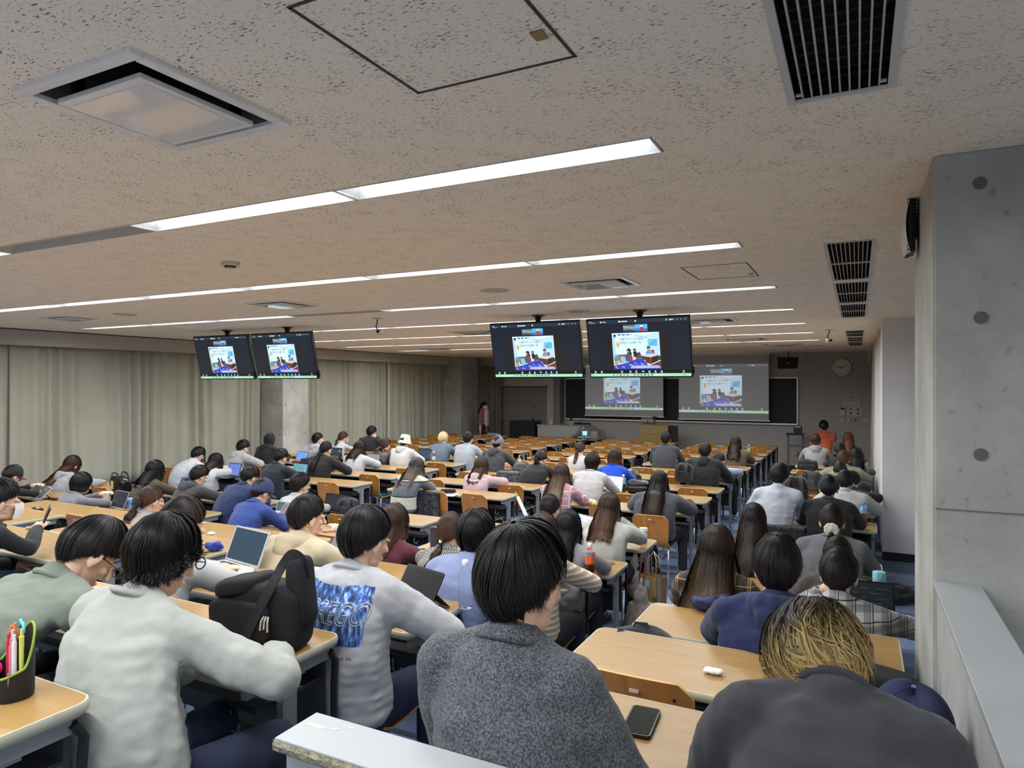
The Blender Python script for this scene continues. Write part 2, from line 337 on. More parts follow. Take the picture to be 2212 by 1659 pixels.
FM = {1: fixture_meshes(1), 0: fixture_meshes(0)}
rown = ['overhead behind camera', 'just overhead', 'nearest visible', 'second', 'third', 'fourth', 'fifth', 'sixth', 'seventh', 'eighth', 'ninth', 'tenth']
for k, (y, s) in enumerate(ROWSL):
    for i, ch in enumerate(s):
        lit = int(ch); x = -.585-FX*(i+.5)
        t = thing('ceiling_light', '%s strip light, number %s from the right in the %s light row' % ('lit' if lit else 'unlit', ORD[i+1], rown[k]), 'light', (x, y, CEIL), 0, 'recessed strip lights in rows')
        for nm, me in zip(('frame', 'reflector', 'diffuser'), FM[lit]): obj(nm, me, t)
        if lit:
            lo = bpy.data.objects.new('tube_light', LS); COL.objects.link(lo); lo.location = (0, 0, -.006); lo.parent = t
for x_, y in REAR_FILL:  # added fill lamps for the pier, built like the ceiling strips
    for k in range(2):
        t = thing('ceiling_light', '%s added strip light to brighten the pier, out of frame beside the camera, %s row' % (('inner', 'outer')[k], 'front' if y > 0 else 'rear'), 'light', (x_+FX*(k+.5), y, CEIL), 0, 'recessed strip lights in rows')
        for nm, me in zip(('frame', 'reflector', 'diffuser'), FM[1]): obj(nm, me, t)
        lo = bpy.data.objects.new('tube_light', LS); COL.objects.link(lo); lo.location = (0, 0, -.006); lo.parent = t
M_ac = mat('ac panel', srgb(236, 236, 230), .25, coat=.3)
def ac(x0, x1, y0, y1, idx):
    lab = ['big square air conditioner cassette at upper left of ceiling', 'air conditioner cassette beside the second light row, right of centre', 'air conditioner cassette with paper slip left of centre', 'air conditioner cassette at far left of ceiling',
           'air conditioner cassette right of the hanging right screen', 'air conditioner cassette above right projection screen', 'small cassette nearest front wall on right', 'cassette partly behind hanging screens', 'cassette low above curtain centre'][idx]
    cx, cy = (x0+x1)/2, (y0+y1)/2; wx, wy = (x1-x0)/2, (y1-y0)/2
    t = thing('air_conditioner', lab, 'air conditioner', (cx, cy, CEIL))
    f = MB(); e = .035
    for s_ in (-1, 1):
        f.box(-wx, wx, s_*wy-(e if s_ > 0 else 0), s_*wy+(0 if s_ > 0 else e), -.014, .004)
        f.box(s_*wx-(e if s_ > 0 else 0), s_*wx+(0 if s_ > 0 else e), -wy+e, wy-e, -.014, .004)
    f.build('frame', M_ac, t, bevel=.004)
    g = MB(); ix, iy = wx-e, wy-e
    for s_ in (-1, 1):
        g.add([(-ix, s_*iy, 0), (ix, s_*iy, 0), (ix, s_*iy*.93, .10), (-ix, s_*iy*.93, .10)], [(0, 1, 2, 3)])
        g.add([(s_*ix, -iy, 0), (s_*ix, iy, 0), (s_*ix*.93, iy, .10), (s_*ix*.93, -iy, .10)], [(0, 1, 2, 3)])
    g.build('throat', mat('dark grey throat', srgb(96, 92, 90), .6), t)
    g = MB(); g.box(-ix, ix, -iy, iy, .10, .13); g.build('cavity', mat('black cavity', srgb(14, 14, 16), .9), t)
    pw, ph = wx*.70, wy*.70; c = MB(); c.box(-pw, pw, -ph, ph, -.028, -.012)
    p_ = c.build('suction_panel', M_ac, t, bevel=.003)
    c = MB(); c.box(-pw*.9, pw*.9, -ph*.86, ph*.86, -.0305, -.028); c.build('panel_inset', mat('panel inset', srgb(234, 234, 230), .12, coat=.5), p_)
    for sx in (-1, 1):
        for sy in (-1, 1): MB().box(sx*pw*.8-.012, sx*pw*.8+.012, sy*ph*.8-.012, sy*ph*.8+.012, -.012, .10).build('hanger', M_black, t)
    if idx in (2, 1, 4): 
        c = MB(); c.box(pw*.2, pw*.9, -ph*.8, ph*.6, -.0325, -.031); c.build('paper_slip', mat('paper', srgb(226, 230, 234), .8), t)
for i, a in enumerate(ACS): ac(*a, i)
def vent(x0, x1, y0, y1, idx):
    t = thing('ceiling_vent', ['largest dark grille at top right of ceiling', 'second dark ceiling grille, above the wall speaker', 'third ceiling grille counting from camera', 'fourth ceiling grille counting from camera', 'fifth ceiling grille, nearest of the far three', 'sixth ceiling grille, middle of the far three', 'farthest small ceiling grille near front wall'][idx], 'vent', ((x0+x1)/2, (y0+y1)/2, CEIL), 0, 'ceiling grilles along the right')
    wx, wy = (x1-x0)/2, (y1-y0)/2; f = MB(); e = .02
    for s_ in (-1, 1):
        f.box(s_*wx-(e if s_ > 0 else 0), s_*wx+(0 if s_ > 0 else e), -wy, wy, -.005, .004)
        f.box(-wx+e, wx-e, s_*wy-(e if s_ > 0 else 0), s_*wy+(0 if s_ > 0 else e), -.005, .004)
    if idx: f.box(-wx+e, wx-e, -.012+wy*.0, .012+wy*.0, -.004, .004)
    f.build('frame', M_metalw, t)
    b = MB(); b.box(-wx+.012, wx-.012, -wy+.015, wy-.015, .06, .1)
    for s_ in (-1, 1): b.box(s_*(wx-.014)-.002, s_*(wx-.014)+.002, -wy+.015, wy-.015, 0, .08); b.box(-wx+.014, wx-.014, s_*(wy-.018)-.002, s_*(wy-.018)+.002, 0, .08)
    b.build('duct', mat('black duct', srgb(18, 18, 20), .9), t)
    me = MB().box(-.0022, .0022, -wy+.018, wy-.018, 0, .012).mesh('slat', M_off); n_ = 9
    for k in range(n_): obj('slat', me, t, loc=(-wx+e+(2*wx-2*e)*(k+.85)/(n_+.7), 0, 0))
    lv = MB(); nl = 26 if idx < 4 else 10
    for k in range(nl): yy = -wy+.04+(2*wy-.08)*k/(nl-1); lv.box(-wx+.02, wx-.02, yy-.002, yy+.008, .035, .040)
    lv.build('rear_louvre', mat('dark louvre', srgb(44, 42, 42), .8), t)
    for sx in (-1, 1): MB().box(sx*(wx-.03)-.007, sx*(wx-.03)+.007, wy-.045, wy-.03, .002, .006).build('clip', M_metalw, t)
for i, v in enumerate(VENTS): vent(*v, i)
# round speakers, smoke detector, cameras
for px, py, lb in ((1068, 626, 'round ceiling speaker left of the centre cassette'), (270, 678, 'round ceiling speaker at far left'), (1250, 671, 'round ceiling speaker above the centre hanging screens'), (1520, 742, 'round ceiling speaker nearest front wall')):
    p = atZ(px, py, CEIL); t = thing('ceiling_speaker', lb, 'speaker', p)
    MB().lathe([(.0, 0), (.105, 0), (.11, -.004), (.1, -.008), (0.001, -.008)]).build('grille', mat('speaker grille', srgb(196, 188, 174), .8), t, smooth=40)
    MB().lathe([(.105, .002), (.122, .002), (.122, -.006), (.107, -.009)]).build('rim', M_ceil if 0 else M_off, t, smooth=40)
p = atZ(497, 566, CEIL); t = thing('smoke_detector', 'cream smoke detector on ceiling between the first light rows', 'smoke detector', p)
MB().lathe([(.055, 0), (.06, -.01), (.058, -.022), (.035, -.024)]).build('base', mat('cream plastic', srgb(206, 200, 176), .5), t, smooth=30)
d_ = MB()
for k in range(10): a = 2*PI*k/10; d_.box(.02+.004, .034, -.004, .004, -.036, -.024, Matrix.Rotation(a, 4, 'Z'))
d_.build('sensor_slots', M_dark, t); MB().lathe([(.03, -.034), (.032, -.038), (.01, -.042), (.001, -.042)]).build('sensor_cap', MATS['cream plastic'], t)
for px, py, lb in ((815, 686, 'white security camera hanging left of the centre screens'), (1791, 711, 'white security camera hanging right, before the far grilles'), (1792, 760, 'small dark camera hanging by front wall above the clock')):
    p = atZ(px, py, CEIL); t = thing('security_camera', lb, 'camera', p, R(20))
    MB().lathe([(.0, 0), (.06, 0), (.06, -.01), (.02, -.012), (.001, -.012)]).build('base_plate', M_metalw, t, smooth=30)
    MB().tube([(0, 0, 0), (.0, 0, -.05), (-.02, .01, -.10), (.0, .02, -.14)], .007).build('bracket', M_black, t, smooth=True)
    MB().box(-.02, .05, -.02, .10, -.19, -.13).build('camera_body', M_metalw, t, bevel=.01)
    MB().cyl((.015, -.02, -.16), (.015, -.03, -.16), .018).build('lens', M_black, t)
# ---- desks and chairs -----------------------------------------------------------
def desk_meshes(w_):
    a = MB(); a.prism(rrect(.006, w_-.006, .006, .444, .045), .002, .0268); top = a.mesh('tabletop', M_desk)
    # edge band: rounded profile swept round the top
    pl = rrect(0, w_, 0, .45, .05, 6); c = Vector((w_/2, .225)); P = []
    for k in range(len(pl)+1):
        x, y = pl[k % len(pl)]; nx = Vector((x-min(max(x, .05), w_-.05), y-min(max(y, .05), .40))); nx = nx.normalized() if nx.length > 1e-6 else Vector((0, 0))
        row = []
        for off, z in ((-.008, .0272), (-.003, .0272), (0, .022), (.001, .012), (-.002, .002), (-.009, -.004), (-.02, -.004)): row.append((x+nx.x*off, y+nx.y*off, z))
        P.append(row)
    e = MB(); e.grid(P); e.prism(rrect(.012, w_-.012, .012, .438, .04), -.004, -.001); band = e.mesh('edge_band', M_edge, 35)
    legs = []
    for s_ in (0, 1):
        x = .035 if s_ == 0 else w_-.035; l = MB()
        l.box(x-.014, x+.014, .185, .245, -DZ+.06, -.02); l.box(x-.016, x+.016, .03, .42, -DZ+.012, -DZ+.05); l.box(x-.012, x+.012, .04, .40, -.045, -.004)
        l.add([(x-.01, .08, -.045), (x+.01, .08, -.045), (x+.01, .2, -.12), (x-.01, .2, -.12), (x-.01, .2, -.045), (x+.01, .2, -.045)], [(0, 1, 2, 3), (0, 3, 4), (1, 5, 2), (3, 2, 5, 4)])
        for y in (.05, .40): l.cyl((x, y, -DZ), (x, y, -DZ+.014), .016)
        legs.append(l.mesh('leg', M_steel))
    m = MB(); m.box(.05, w_-.05, .395, .410, -.36, -.05); mod = m.mesh('modesty_panel', M_steeld)
    brs = [MB().tube([(x, .40, -.02), (x, .425, -.06), (x, .418, -.15), (x, .418, -.26), (x, .40, -.37)], .012, 6).mesh('panel_end_trim', M_black) for x in (.018, w_-.018)]
    sh = MB(); sh.box(.06, w_-.06, .12, .40, -.125, -.115); sh.box(.06, w_-.06, .11, .122, -.125, -.10)
    sh = sh.mesh('book_shelf', M_steeld)
    hks = [MB().tube([(x, .10, -.13), (x, .095, -.17), (x+.012, .09, -.185), (x+.04, .09, -.185), (x+.05, .09, -.16)], .004, 6).mesh('bag_hook', M_steel) for x in (.16, w_-.16)]
    bks = [MB().box(x-.012, x+.012, .245, .30, z, z+.03).mesh('hinge_bracket', M_steel) for x in (.05, w_-.05) for z in (-.06, -.30)]
    return [('tabletop', top), ('edge_band', band), ('leg', legs[0]), ('leg', legs[1]), ('modesty_panel', mod), ('book_shelf', sh)]+[('panel_end_trim', m_) for m_ in brs]+[('bag_hook', m_) for m_ in hks]+[('hinge_bracket', m_) for m_ in bks]
DM = {'long': desk_meshes(1.80), 'short': desk_meshes(1.14)}
def desk(col, i):
    x0, x1 = COLS[col]; kind = 'short' if col == 'R' else 'long'
    if (col, i) in SKIPD: return
    k = 18-i
    t = thing('desk', '%s wood-topped desk in the %s row from the front, %s' % (('short two-seat' if col == 'R' else 'long three-seat'), ORD[k], COLNAME[col]), 'desk', (x0, ROWY[i]-.45, ROWF[i]+DZ-.0272), 0, 'beech classroom desks')
    for nm, me in DM[kind]: obj(nm, me, t)
def vis(x, y):
    d = -_s*x+_c*y; xr = _c*x+_s*y
    return d > .2 and abs(xr/d) < .80
def chair_meshes():
    # shell profile (y, z), origin at floor under seat centre; back at negative y
    pr = [(.20, .415), (.17, .425), (.08, .425), (-.04, .415), (-.12, .415), (-.165, .432), (-.188, .47), (-.196, .53), (-.204, .62), (-.218, .70), (-.228, .756)]
    a = MB(); nx = 9; P = []
    def halfw(k, z): return .19 if z < .44 else (.178+.014*min(1, (z-.44)/.2))
    th = .010
    for sgn in (0, 1):
        G = []
        for k, (y, z) in enumerate(pr):
            if k == 0: d = (pr[0][0]-pr[1][0], pr[0][1]-pr[1][1])
            elif k == len(pr)-1: d = (pr[k-1][0]-pr[k][0], pr[k-1][1]-pr[k][1])
            else: d = (pr[k-1][0]-pr[k+1][0], pr[k-1][1]-pr[k+1][1])
            l_ = math.hypot(*d); n_ = (d[1]/l_, -d[0]/l_)
            hw = halfw(k, z); row = []
            for j in range(nx):
                u = -1+2*j/(nx-1); zz, yy = z, y
                if k == len(pr)-1: zz -= .035*max(0, abs(u)-.72)**2/.0784+.0*u; hwk = hw*(1 if abs(u) < .99 else .97)
                else: hwk = hw
                if k >= 7: yy += -.010*(1-u*u)
                row.append((u*hwk, yy+n_[0]*th*sgn, zz+n_[1]*th*sgn))
            G.append(row)
        P.append(G)
    o = 0; n1 = len(pr)
    V = [p for G in P for row in G for p in row]; Fc = []; Mi = []
    idx = lambda s_, k, j: s_*n1*nx+k*nx+j
    for k in range(n1-1):
        for j in range(nx-1):
            Fc.append((idx(0, k, j), idx(0, k+1, j), idx(0, k+1, j+1), idx(0, k, j+1))); Mi.append(0)
            Fc.append((idx(1, k, j), idx(1, k, j+1), idx(1, k+1, j+1), idx(1, k+1, j))); Mi.append(0)
        Fc.append((idx(0, k, 0), idx(1, k, 0), idx(1, k+1, 0), idx(0, k+1, 0))); Mi.append(1)
        Fc.append((idx(0, k, nx-1), idx(0, k+1, nx-1), idx(1, k+1, nx-1), idx(1, k, nx-1))); Mi.append(1)
    for j in range(nx-1):
        Fc.append((idx(0, 0, j), idx(0, 0, j+1), idx(1, 0, j+1), idx(1, 0, j))); Mi.append(1)
        Fc.append((idx(0, n1-1, j), idx(1, n1-1, j), idx(1, n1-1, j+1), idx(0, n1-1, j+1))); Mi.append(1)
    a.v = V; a.f = Fc; a.m = Mi; shell = a.mesh('shell', [M_ply, M_plye], 50)
    p = MB(); p.prism(rrect(-.175, .175, -.10, .185, .05), .4275, .4405); pad = p.mesh('seat_pad', M_teal)
    f = MB()
    for s_ in (-1, 1):
        x = s_*.175
        f.tube([(s_*.12, .13, .408), (x, .14, .405), (x+s_*.01, .17, .38), (x+s_*.015, .20, .20), (x+s_*.015, .205, .03), (x+s_*.013, .19, .013), (x+s_*.013, 0, .011), (x+s_*.013, -.20, .013), (x+s_*.01, -.215, .03), (x+s_*.005, -.19, .2), (x, -.15, .385), (x, -.13, .405), (s_*.10, -.12, .408)], .0095, 8)
    f.tube([(-.12, .13, .408), (.12, .13, .408)], .0095, 8); f.tube([(-.10, -.12, .408), (.10, -.12, .408)], .0095, 8)
    fr = f.mesh('sled_frame', M_chrome, True)
    l = MB(); l.box(-.016, .016, -.2525, -.2505, .705, .717); lab = l.mesh('number_plate', mat('pale sticker', srgb(205, 196, 180), .5))
    sc = [('rivet', MB().cyl((x, y-.004, z), (x, y-.009, z), .005, n=8).mesh('rivet', M_black)) for x, y, z in ((-.13, -.229, .70), (.13, -.229, .70), (0, -.224, .55))]
    return [('shell', shell), ('seat_pad', pad), ('sled_frame', fr), ('number_plate', lab)]+sc
CM = chair_meshes()
CHN = 0
def chair(x, ybk, zf, label, rz=0):
    global CHN; CHN += 1
    t = thing('chair', label, 'chair', (x, ybk+.228, zf), rz, 'plywood shell chairs at the desks')
    for nm, me in (CM if ybk < 6.8 else CM[:4]): obj(nm, me, t)
    return t
SEAT = {'L3': (.31, .90, 1.49), 'L2': (.30, .85)}
SEATN = {3: ('left', 'middle', 'right'), 2: ('left', 'right')}
SKIPD = {('R', 0), ('R', 17), ('R', 16)}
CHAIRX = {}
def row_chairs(occ):
    for col, (x0, x1) in COLS.items():
        offs = SEAT['L2'] if col == 'R' else SEAT['L3']
        for i in range(18):
            if (col, i) in SKIPD: continue
            near = ROWY[i]-.45
            taken = sorted(x for c_, r_, x in occ if c_ == col and r_ == i)
            seats = [x0+o for o in offs]
            who = [None]*len(seats)
            for x in taken:
                free = [k for k in range(len(seats)) if who[k] is None]
                if not free: break
                k = min(free, key=lambda k: abs(seats[k]-x)); who[k] = x
            for k, sx in enumerate(seats):
                x = who[k] if who[k] is not None else sx+random.uniform(-.03, .03)
                if who[k] is None and any(abs(x-t_) < .40 for t_ in who if t_ is not None): continue
                if not vis(x, near-.2): continue
                yb = near-(.45 if (col, i) == ('C', 7) and abs(x+1.93) < .1 else .28) if who[k] is not None else near-.10+random.uniform(-.05, .03)
                lb = 'plywood chair, %s seat in the %s row from the front, %s' % (SEATN[len(seats)][k], ORD[18-i], COLNAME[col])
                ch_ = chair(x, yb, ROWF[i], lb, random.uniform(-.08, .08) if who[k] is None else 0)
                if who[k] is not None and not ((col, i) == ('C', 7) and abs(x+1.93) < .1): ch_.scale = (.68 if i <= 3 else .80, .92, .98)
for c_ in COLS:
    for i in range(18):
        if vis(COLS[c_][0], ROWY[i]) or vis(COLS[c_][1], ROWY[i]) or vis(COLS[c_][1], ROWY[i]-.45): desk(c_, i)
# ---- curtains ---------------------------------------------------------------------
def curtain_mat(name, col):
    return mat(name, col, .9, bump=.25, bscale=300, var=.05, vscale=3, sheen=.3)
M_cur = curtain_mat('beige curtain', srgb(166, 164, 149)); M_curd = curtain_mat('grey brown curtain', srgb(120, 115, 104))
M_curw = curtain_mat('pale curtain', srgb(196, 196, 194))
def curtain(label, X, y0, y1, z0, z1, m, fold=.17, amp=.045, axis='y', seed=0):
    r_ = random.Random(seed); ph = 0; L_ = y1-y0; n = max(24, int(L_/.016)); b = MB(); P = []
    fr = [1+.45*math.sin(k*1.7+seed)+.3*r_.random() for k in range(400)]
    ph = []; a = 0
    for k in range(n+1):
        ph.append(a); a += 2*PI*(L_/n)/fold*(.75+.35*math.sin(k*.013*7+seed)+.15*math.sin(k*.041+seed*2))
    nz = 12
    for k in range(n+1):
        row = []
        for j in range(nz+1):
            t = j/nz; am = amp*(.55+.45*t)*(1+.35*math.sin(ph[k]*.21+seed)); s_ = math.sin(ph[k]+.25*math.sin(t*3+k*.02))
            d = am*(abs(s_)**.7)*(1 if s_ > 0 else -1)+.012*math.sin(k*.05+t*4); u = y0+L_*k/n
            z = z1+(z0-z1)*t
            row.append((X+d, u, z) if axis == 'y' else (u, X+d, z))
        P.append(row)
    b.grid(P); o = b.build('curtain', m, smooth=True); tag(o, label, 'curtain', 'curtains')
    s_ = o.modifiers.new('s', 'SOLIDIFY'); s_.thickness = .004
    h = MB(); Q = [[p, (p[0]+(.003 if axis == 'y' else 0), p[1]-(.003 if axis != 'y' else 0), p[2]+.10)] for p in [r_[-1] for r_ in P]]
    return o
cz0, cz1 = .50, CEIL-.06
segs = [(-1.0, 5.47), (5.40, 7.42), (7.34, 10.02), (10.78, 13.95), (13.88, 16.88)]
nm = ['leftmost beige curtain at picture edge behind the capped student', 'second beige curtain from the left, behind the black handbag', 'beige curtain ending at the pale concrete column', 'beige curtain just right of the pale concrete column', 'last beige curtain before the front column']
for k, (a, b_) in enumerate(segs): curtain(nm[k], -10.86, a, b_, cz0-.02*(k % 2), cz1, M_cur, seed=k*3+1)
p = atX(840, 800, -10.75); MB().box(-10.78, -10.74, p.y-.015, p.y+.015, .5, CEIL-.2).build('pull_rod', M_metalw); tag(bpy.data.objects['pull_rod'], 'thin white curtain pull rod between the far curtains', 'rod')
x0 = atY(1036, 850, 17.9).x; x1 = atY(1077, 850, 17.9).x
curtain('dark narrow curtain behind the standing woman', 18.12, x0, x1, .02, CEIL-.27, M_curd, axis='x', seed=5, amp=.05)
curtain('bright curtain seen edge-on past the right panel', .30, 10.05, 16.9, .05, CEIL-.02, M_curw, fold=.22, amp=.035, seed=9)
# ---- front of the room ----------------------------------------------------------
YW = YF
def W(px, py, Y): return atY(px, py, Y)
bl = W(1222, 818, 18.7); brt = W(1721, 818, 18.7); zb0 = W(1222, 902, 18.7).z; zb1 = bl.z
t = thing('blackboard', 'wide black chalkboard with silver frame on the front wall', 'blackboard', (bl.x, 18.70, zb0)); wB = brt.x-bl.x; hB = zb1-zb0
MB().box(0, wB, 0, .03, 0, hB).build('board', mat('black board', srgb(28, 30, 34), .55), t)
f = MB(); e = .03
for q_ in ((0, wB, -.012, .03, -e, 0), (0, wB, -.012, .03, hB, hB+e), (-e, 0, -.012, .03, -e, hB+e), (wB, wB+e, -.012, .03, -e, hB+e)): f.box(*q_)
f.build('frame', mat('aluminium', (.7, .7, .7), .35, metal=.6), t); MB().box(0, wB, -.07, -.012, -e-.01, -e+.008).build('chalk_tray', MATS['aluminium'], t)
# --- screen picture (shared) ---
def emat(name, c, k=1.0): return mat('lit '+name, c, .6, emit=k)
class Pic:
    def __init__(s, k, add=0):
        s.k = k; s.mb = MB(); s.mats = []; s.ids = {}; s.z = 0; s.add_ = add
    def mi(s, c):
        if c not in s.ids:
            cc = tuple(v+s.add_ for v in c); nm = 'pic %s %.2f' % (c, s.k)
            m = mat(nm, cc, .25 if s.add_ == 0 else .9, emit=s.k); nodes(m)[2].inputs['Base Color'].default_value = (*(((.01,)*3) if s.add_ == 0 else (.35,)*3), 1)
            s.ids[c] = len(s.mats); s.mats.append(m)
        s.mb.mi = s.ids[c]
    def poly(s, c, pts):                     # pts in u (0..1), v from top (0..1); W=1, H=.5625
        s.mi(c); s.z += .00004
        s.mb.add([(u, -s.z, (1-v)*.5625) for u, v in pts], [tuple(range(len(pts)))])
    def rect(s, c, u0, v0, u1, v1): s.poly(c, [(u0, v0), (u1, v0), (u1, v1), (u0, v1)])
    def disc(s, c, u, v, r, n=14, sy=1): s.poly(c, [(u+r*math.cos(2*PI*k/n), v+r*1.778*sy*math.sin(2*PI*k/n)) for k in range(n)])
    def text(s, c, body, u, v, size):
        s.mi(c); s.z += .00004; me = text_mesh(body, size)
        s.mb.add([(u+p.co.x, -s.z, (1-v)*.5625+p.co.y) for p in me.vertices], [tuple(p.vertices) for p in me.polygons])
def screen_pic(k, add=0):
    P = Pic(k, add); C_ = srgb
    P.rect(C_(20, 28, 42), 0, 0, 1, 1); P.rect(C_(34, 50, 62), 0, 0, 1, .062); P.rect(C_(28, 24, 24), .17, .24, .245, .87); P.rect(C_(28, 24, 24), .715, .24, .79, .87); P.rect(C_(10, 10, 14), 0, .885, 1, .95)
    P.text((.8, .85, .9), 'Zoom', .018, .028, .012); P.text((.5, .7, .95), 'Workplace', .018, .052, .014)
    P.disc((.8, .85, .9), .14, .035, .008); P.rect((.5, .55, .6), .155, .028, .195, .042); P.disc((.9, .9, .9), .33, .035, .009); P.rect((.6, .65, .7), .345, .025, .41, .045); P.disc((.6, .6, .65), .49, .035, .009)
    P.disc(C_(90, 220, 120), .79, .035, .009); P.rect((.7, .7, .75), .815, .026, .845, .044); P.disc(C_(210, 130, 140), .855, .035, .007)
    for u in (.89, .927, .965): P.rect((.65, .68, .7), u-.006, .03, u+.006, .038)
    # thumbnails
    P.rect(C_(96, 122, 128), .365, .10, .485, .215); P.poly(C_(150, 180, 186), [(.365, .12), (.485, .14), (.485, .155), (.365, .145)]); P.poly(C_(50, 70, 80), [(.365, .19), (.41, .17), (.485, .2), (.485, .215), (.365, .215)])
    for q in range(6): P.rect(C_(210, 225, 228), .375+q*.018, .165+.004*(q % 2), .384+q*.018, .172+.004*(q % 2))
    P.rect(C_(96, 176, 226), .485, .095, .605, .215); P.rect(C_(52, 120, 190), .485, .165, .605, .215)
    P.poly(C_(190, 60, 66), [(.515, .215), (.53, .195), (.555, .185), (.575, .195), (.59, .215)]); P.disc(C_(110, 72, 56), .548, .155, .016); P.disc(C_(235, 235, 240), .548, .128, .016, sy=.5)
    # slide
    def S(u, v): return (.245+.47*u, .235+.64*v)
    def sp(c, pts): P.poly(c, [S(*q) for q in pts])
    def sr(c, a, b, c2, d): sp(c, [(a, b), (c2, b), (c2, d), (a, d)])
    sr(C_(176, 216, 238), 0, 0, 1, 1); sp(C_(206, 234, 248), [(.05, .06), (.72, .02), (.74, .62), (.08, .62)]); sp(C_(186, 222, 242), [(.72, .09), (1, .02), (1, .66), (.72, .6)]); sp(C_(214, 234, 240), [(0, 0), (1, 0), (.72, .09), (.5, .03), (0, .05)])
    for u, cc in ((.13, (70, 120, 190)), (.22, (70, 120, 190)), (.31, (90, 140, 200)), (.38, (170, 200, 220))): sr(C_(*cc), u, .03, u+.06, .07)
    sp(C_(36, 44, 96), [(.03, .04), (.09, .04), (.08, .13), (.04, .13)]); sr(C_(200, 210, 225), .05, .10, .09, .14)
    for q in range(5): sr(C_(200, 70, 60) if q < 2 else C_(60, 110, 200), .50+q*.05, .07+.012*q, .52+q*.05, .10+.012*q)
    sp(C_(230, 190, 130), [(.08, .25), (.15, .24), (.15, .36), (.12, .42), (.09, .36)]); sp(C_(206, 130, 70), [(.10, .29), (.13, .28), (.13, .36), (.11, .37)])
    sr(C_(84, 176, 236), .77, .19, .95, .37); sp(C_(150, 210, 130), [(.79, .22), (.85, .20), (.83, .26), (.79, .26)]); sp(C_(120, 200, 190), [(.89, .31), (.93, .30), (.93, .34)])
    sp(C_(110, 150, 190), [(.02, .62), (.12, .58), (.14, .75), (.03, .80)]); sp(C_(90, 140, 90), [(.02, .70), (.09, .66), (.1, .76), (.03, .8)]); sp(C_(196, 150, 90), [(.02, .78), (.1, .76), (.11, .87), (.03, .88)])
    # desk left, seated man in blue, woman in black
    sp(C_(120, 84, 60), [(.12, .60), (.40, .58), (.40, .63), (.12, .65)]); sp(C_(150, 180, 200), [(.16, .65), (.28, .64), (.3, .84), (.18, .84)]); sp(C_(120, 84, 60), [(.12, .65), (.15, .65), (.17, .82), (.14, .82)])
    sp(C_(36, 40, 52), [(.30, .50), (.34, .46), (.41, .56), (.38, .62), (.31, .60)]); sp(C_(66, 84, 120), [(.25, .64), (.30, .58), (.37, .56), (.39, .66), (.37, .80), (.28, .78)])
    sp(C_(170, 60, 50), [(.35, .62), (.41, .62), (.42, .78), (.36, .80)]); P.disc(C_(30, 28, 32), *S(.345, .485), .021); P.disc(C_(190, 140, 110), *S(.325, .515), .012)
    sp(C_(30, 34, 44), [(.43, .52), (.49, .50), (.55, .60), (.53, .68), (.45, .66)]); P.disc(C_(40, 30, 30), *S(.465, .475), .016); P.disc(C_(200, 150, 120), *S(.455, .49), .010)
    sp(C_(64, 74, 92), [(.52, .56), (.57, .52), (.60, .60), (.54, .64)]); sp(C_(120, 60, 40), [(.49, .62), (.61, .60), (.61, .70), (.49, .72)])
    # big desk and man at right
    sp(C_(160, 50, 44), [(.81, .48), (.88, .48), (.88, .60), (.82, .60)]); sp(C_(110, 150, 190), [(.70, .55), (.74, .49), (.82, .49), (.86, .57), (.84, .62), (.72, .62)]); P.disc(C_(40, 30, 28), *S(.765, .425), .018); P.disc(C_(188, 136, 106), *S(.765, .455), .014)
    sp(C_(196, 206, 214), [(.60, .60), (.92, .58), (.98, .62), (.80, .68), (.60, .64)]); sp(C_(92, 50, 36), [(.60, .64), (.80, .68), (.80, .86), (.62, .80)]); sp(C_(64, 34, 28), [(.80, .68), (.97, .62), (.95, .78), (.80, .86)]); sp(C_(150, 70, 40), [(.79, .68), (.81, .68), (.81, .88), (.79, .88)])
    sp(C_(40, 60, 60), [(.92, .66), (1, .64), (1, .76), (.94, .76)]); sp(C_(110, 50, 40), [(.78, .90), (1, .78), (1, .92), (.8, .93)])
    # patterned blue cloth in front
    sp(C_(40, 70, 190), [(0, .90), (.25, .84), (.50, .72), (.66, .70), (.72, .88), (.8, .93), (1, .93), (1, 1), (0, 1)])
    rs = random.Random(3)
    for q in range(26):
        u = rs.uniform(.03, .7); v = rs.uniform(max(.76, .95-.28*u), .98); c_ = rs.choice([(230, 120, 60), (90, 180, 235), (200, 70, 150), (235, 190, 90), (60, 110, 230)]); a = rs.uniform(.015, .035)
        sp(C_(*c_), [(u-a, v), (u, v-a*.8), (u+a, v-a*.2), (u+a*.5, v+a*.7)])
    P.text((.02, .03, .05), '23歳でキリバス帰化', *S(.16, .195), .027); P.text((.02, .03, .05), '日本人では第一号', *S(.165, .295), .027)
    for row in range(2):
        u = .40-.03*row
        while u < .96: w_ = rs.uniform(.012, .035); sr((.95, .95, .98), u, .905+.04*row, min(.98, u+w_), .928+.04*row); u += w_+.007
    for u in (.05, .115, .325, .41, .47, .60, .66, .72): P.disc((.72, .75, .78), u, .915, .008); P.rect((.5, .52, .55), u-.014, .935, u+.014, .942)
    P.rect(C_(70, 210, 130), .527, .90, .55, .93); P.disc((.85, .85, .85), .93, .91, .006); P.rect((.5, .5, .52), .92, .93, .942, .94)
    P.rect(C_(168, 232, 190), 0, .952, 1, 1)
    for q, cc in enumerate([(50, 140, 230), (120, 150, 160), (60, 70, 90), (170, 110, 190), (40, 110, 210), (230, 190, 80), (40, 150, 190), (120, 90, 140), (40, 120, 220), (30, 60, 150), (110, 90, 110), (30, 90, 200)]): P.rect(C_(*cc), .23+q*.035, .965, .248+q*.035, .988)
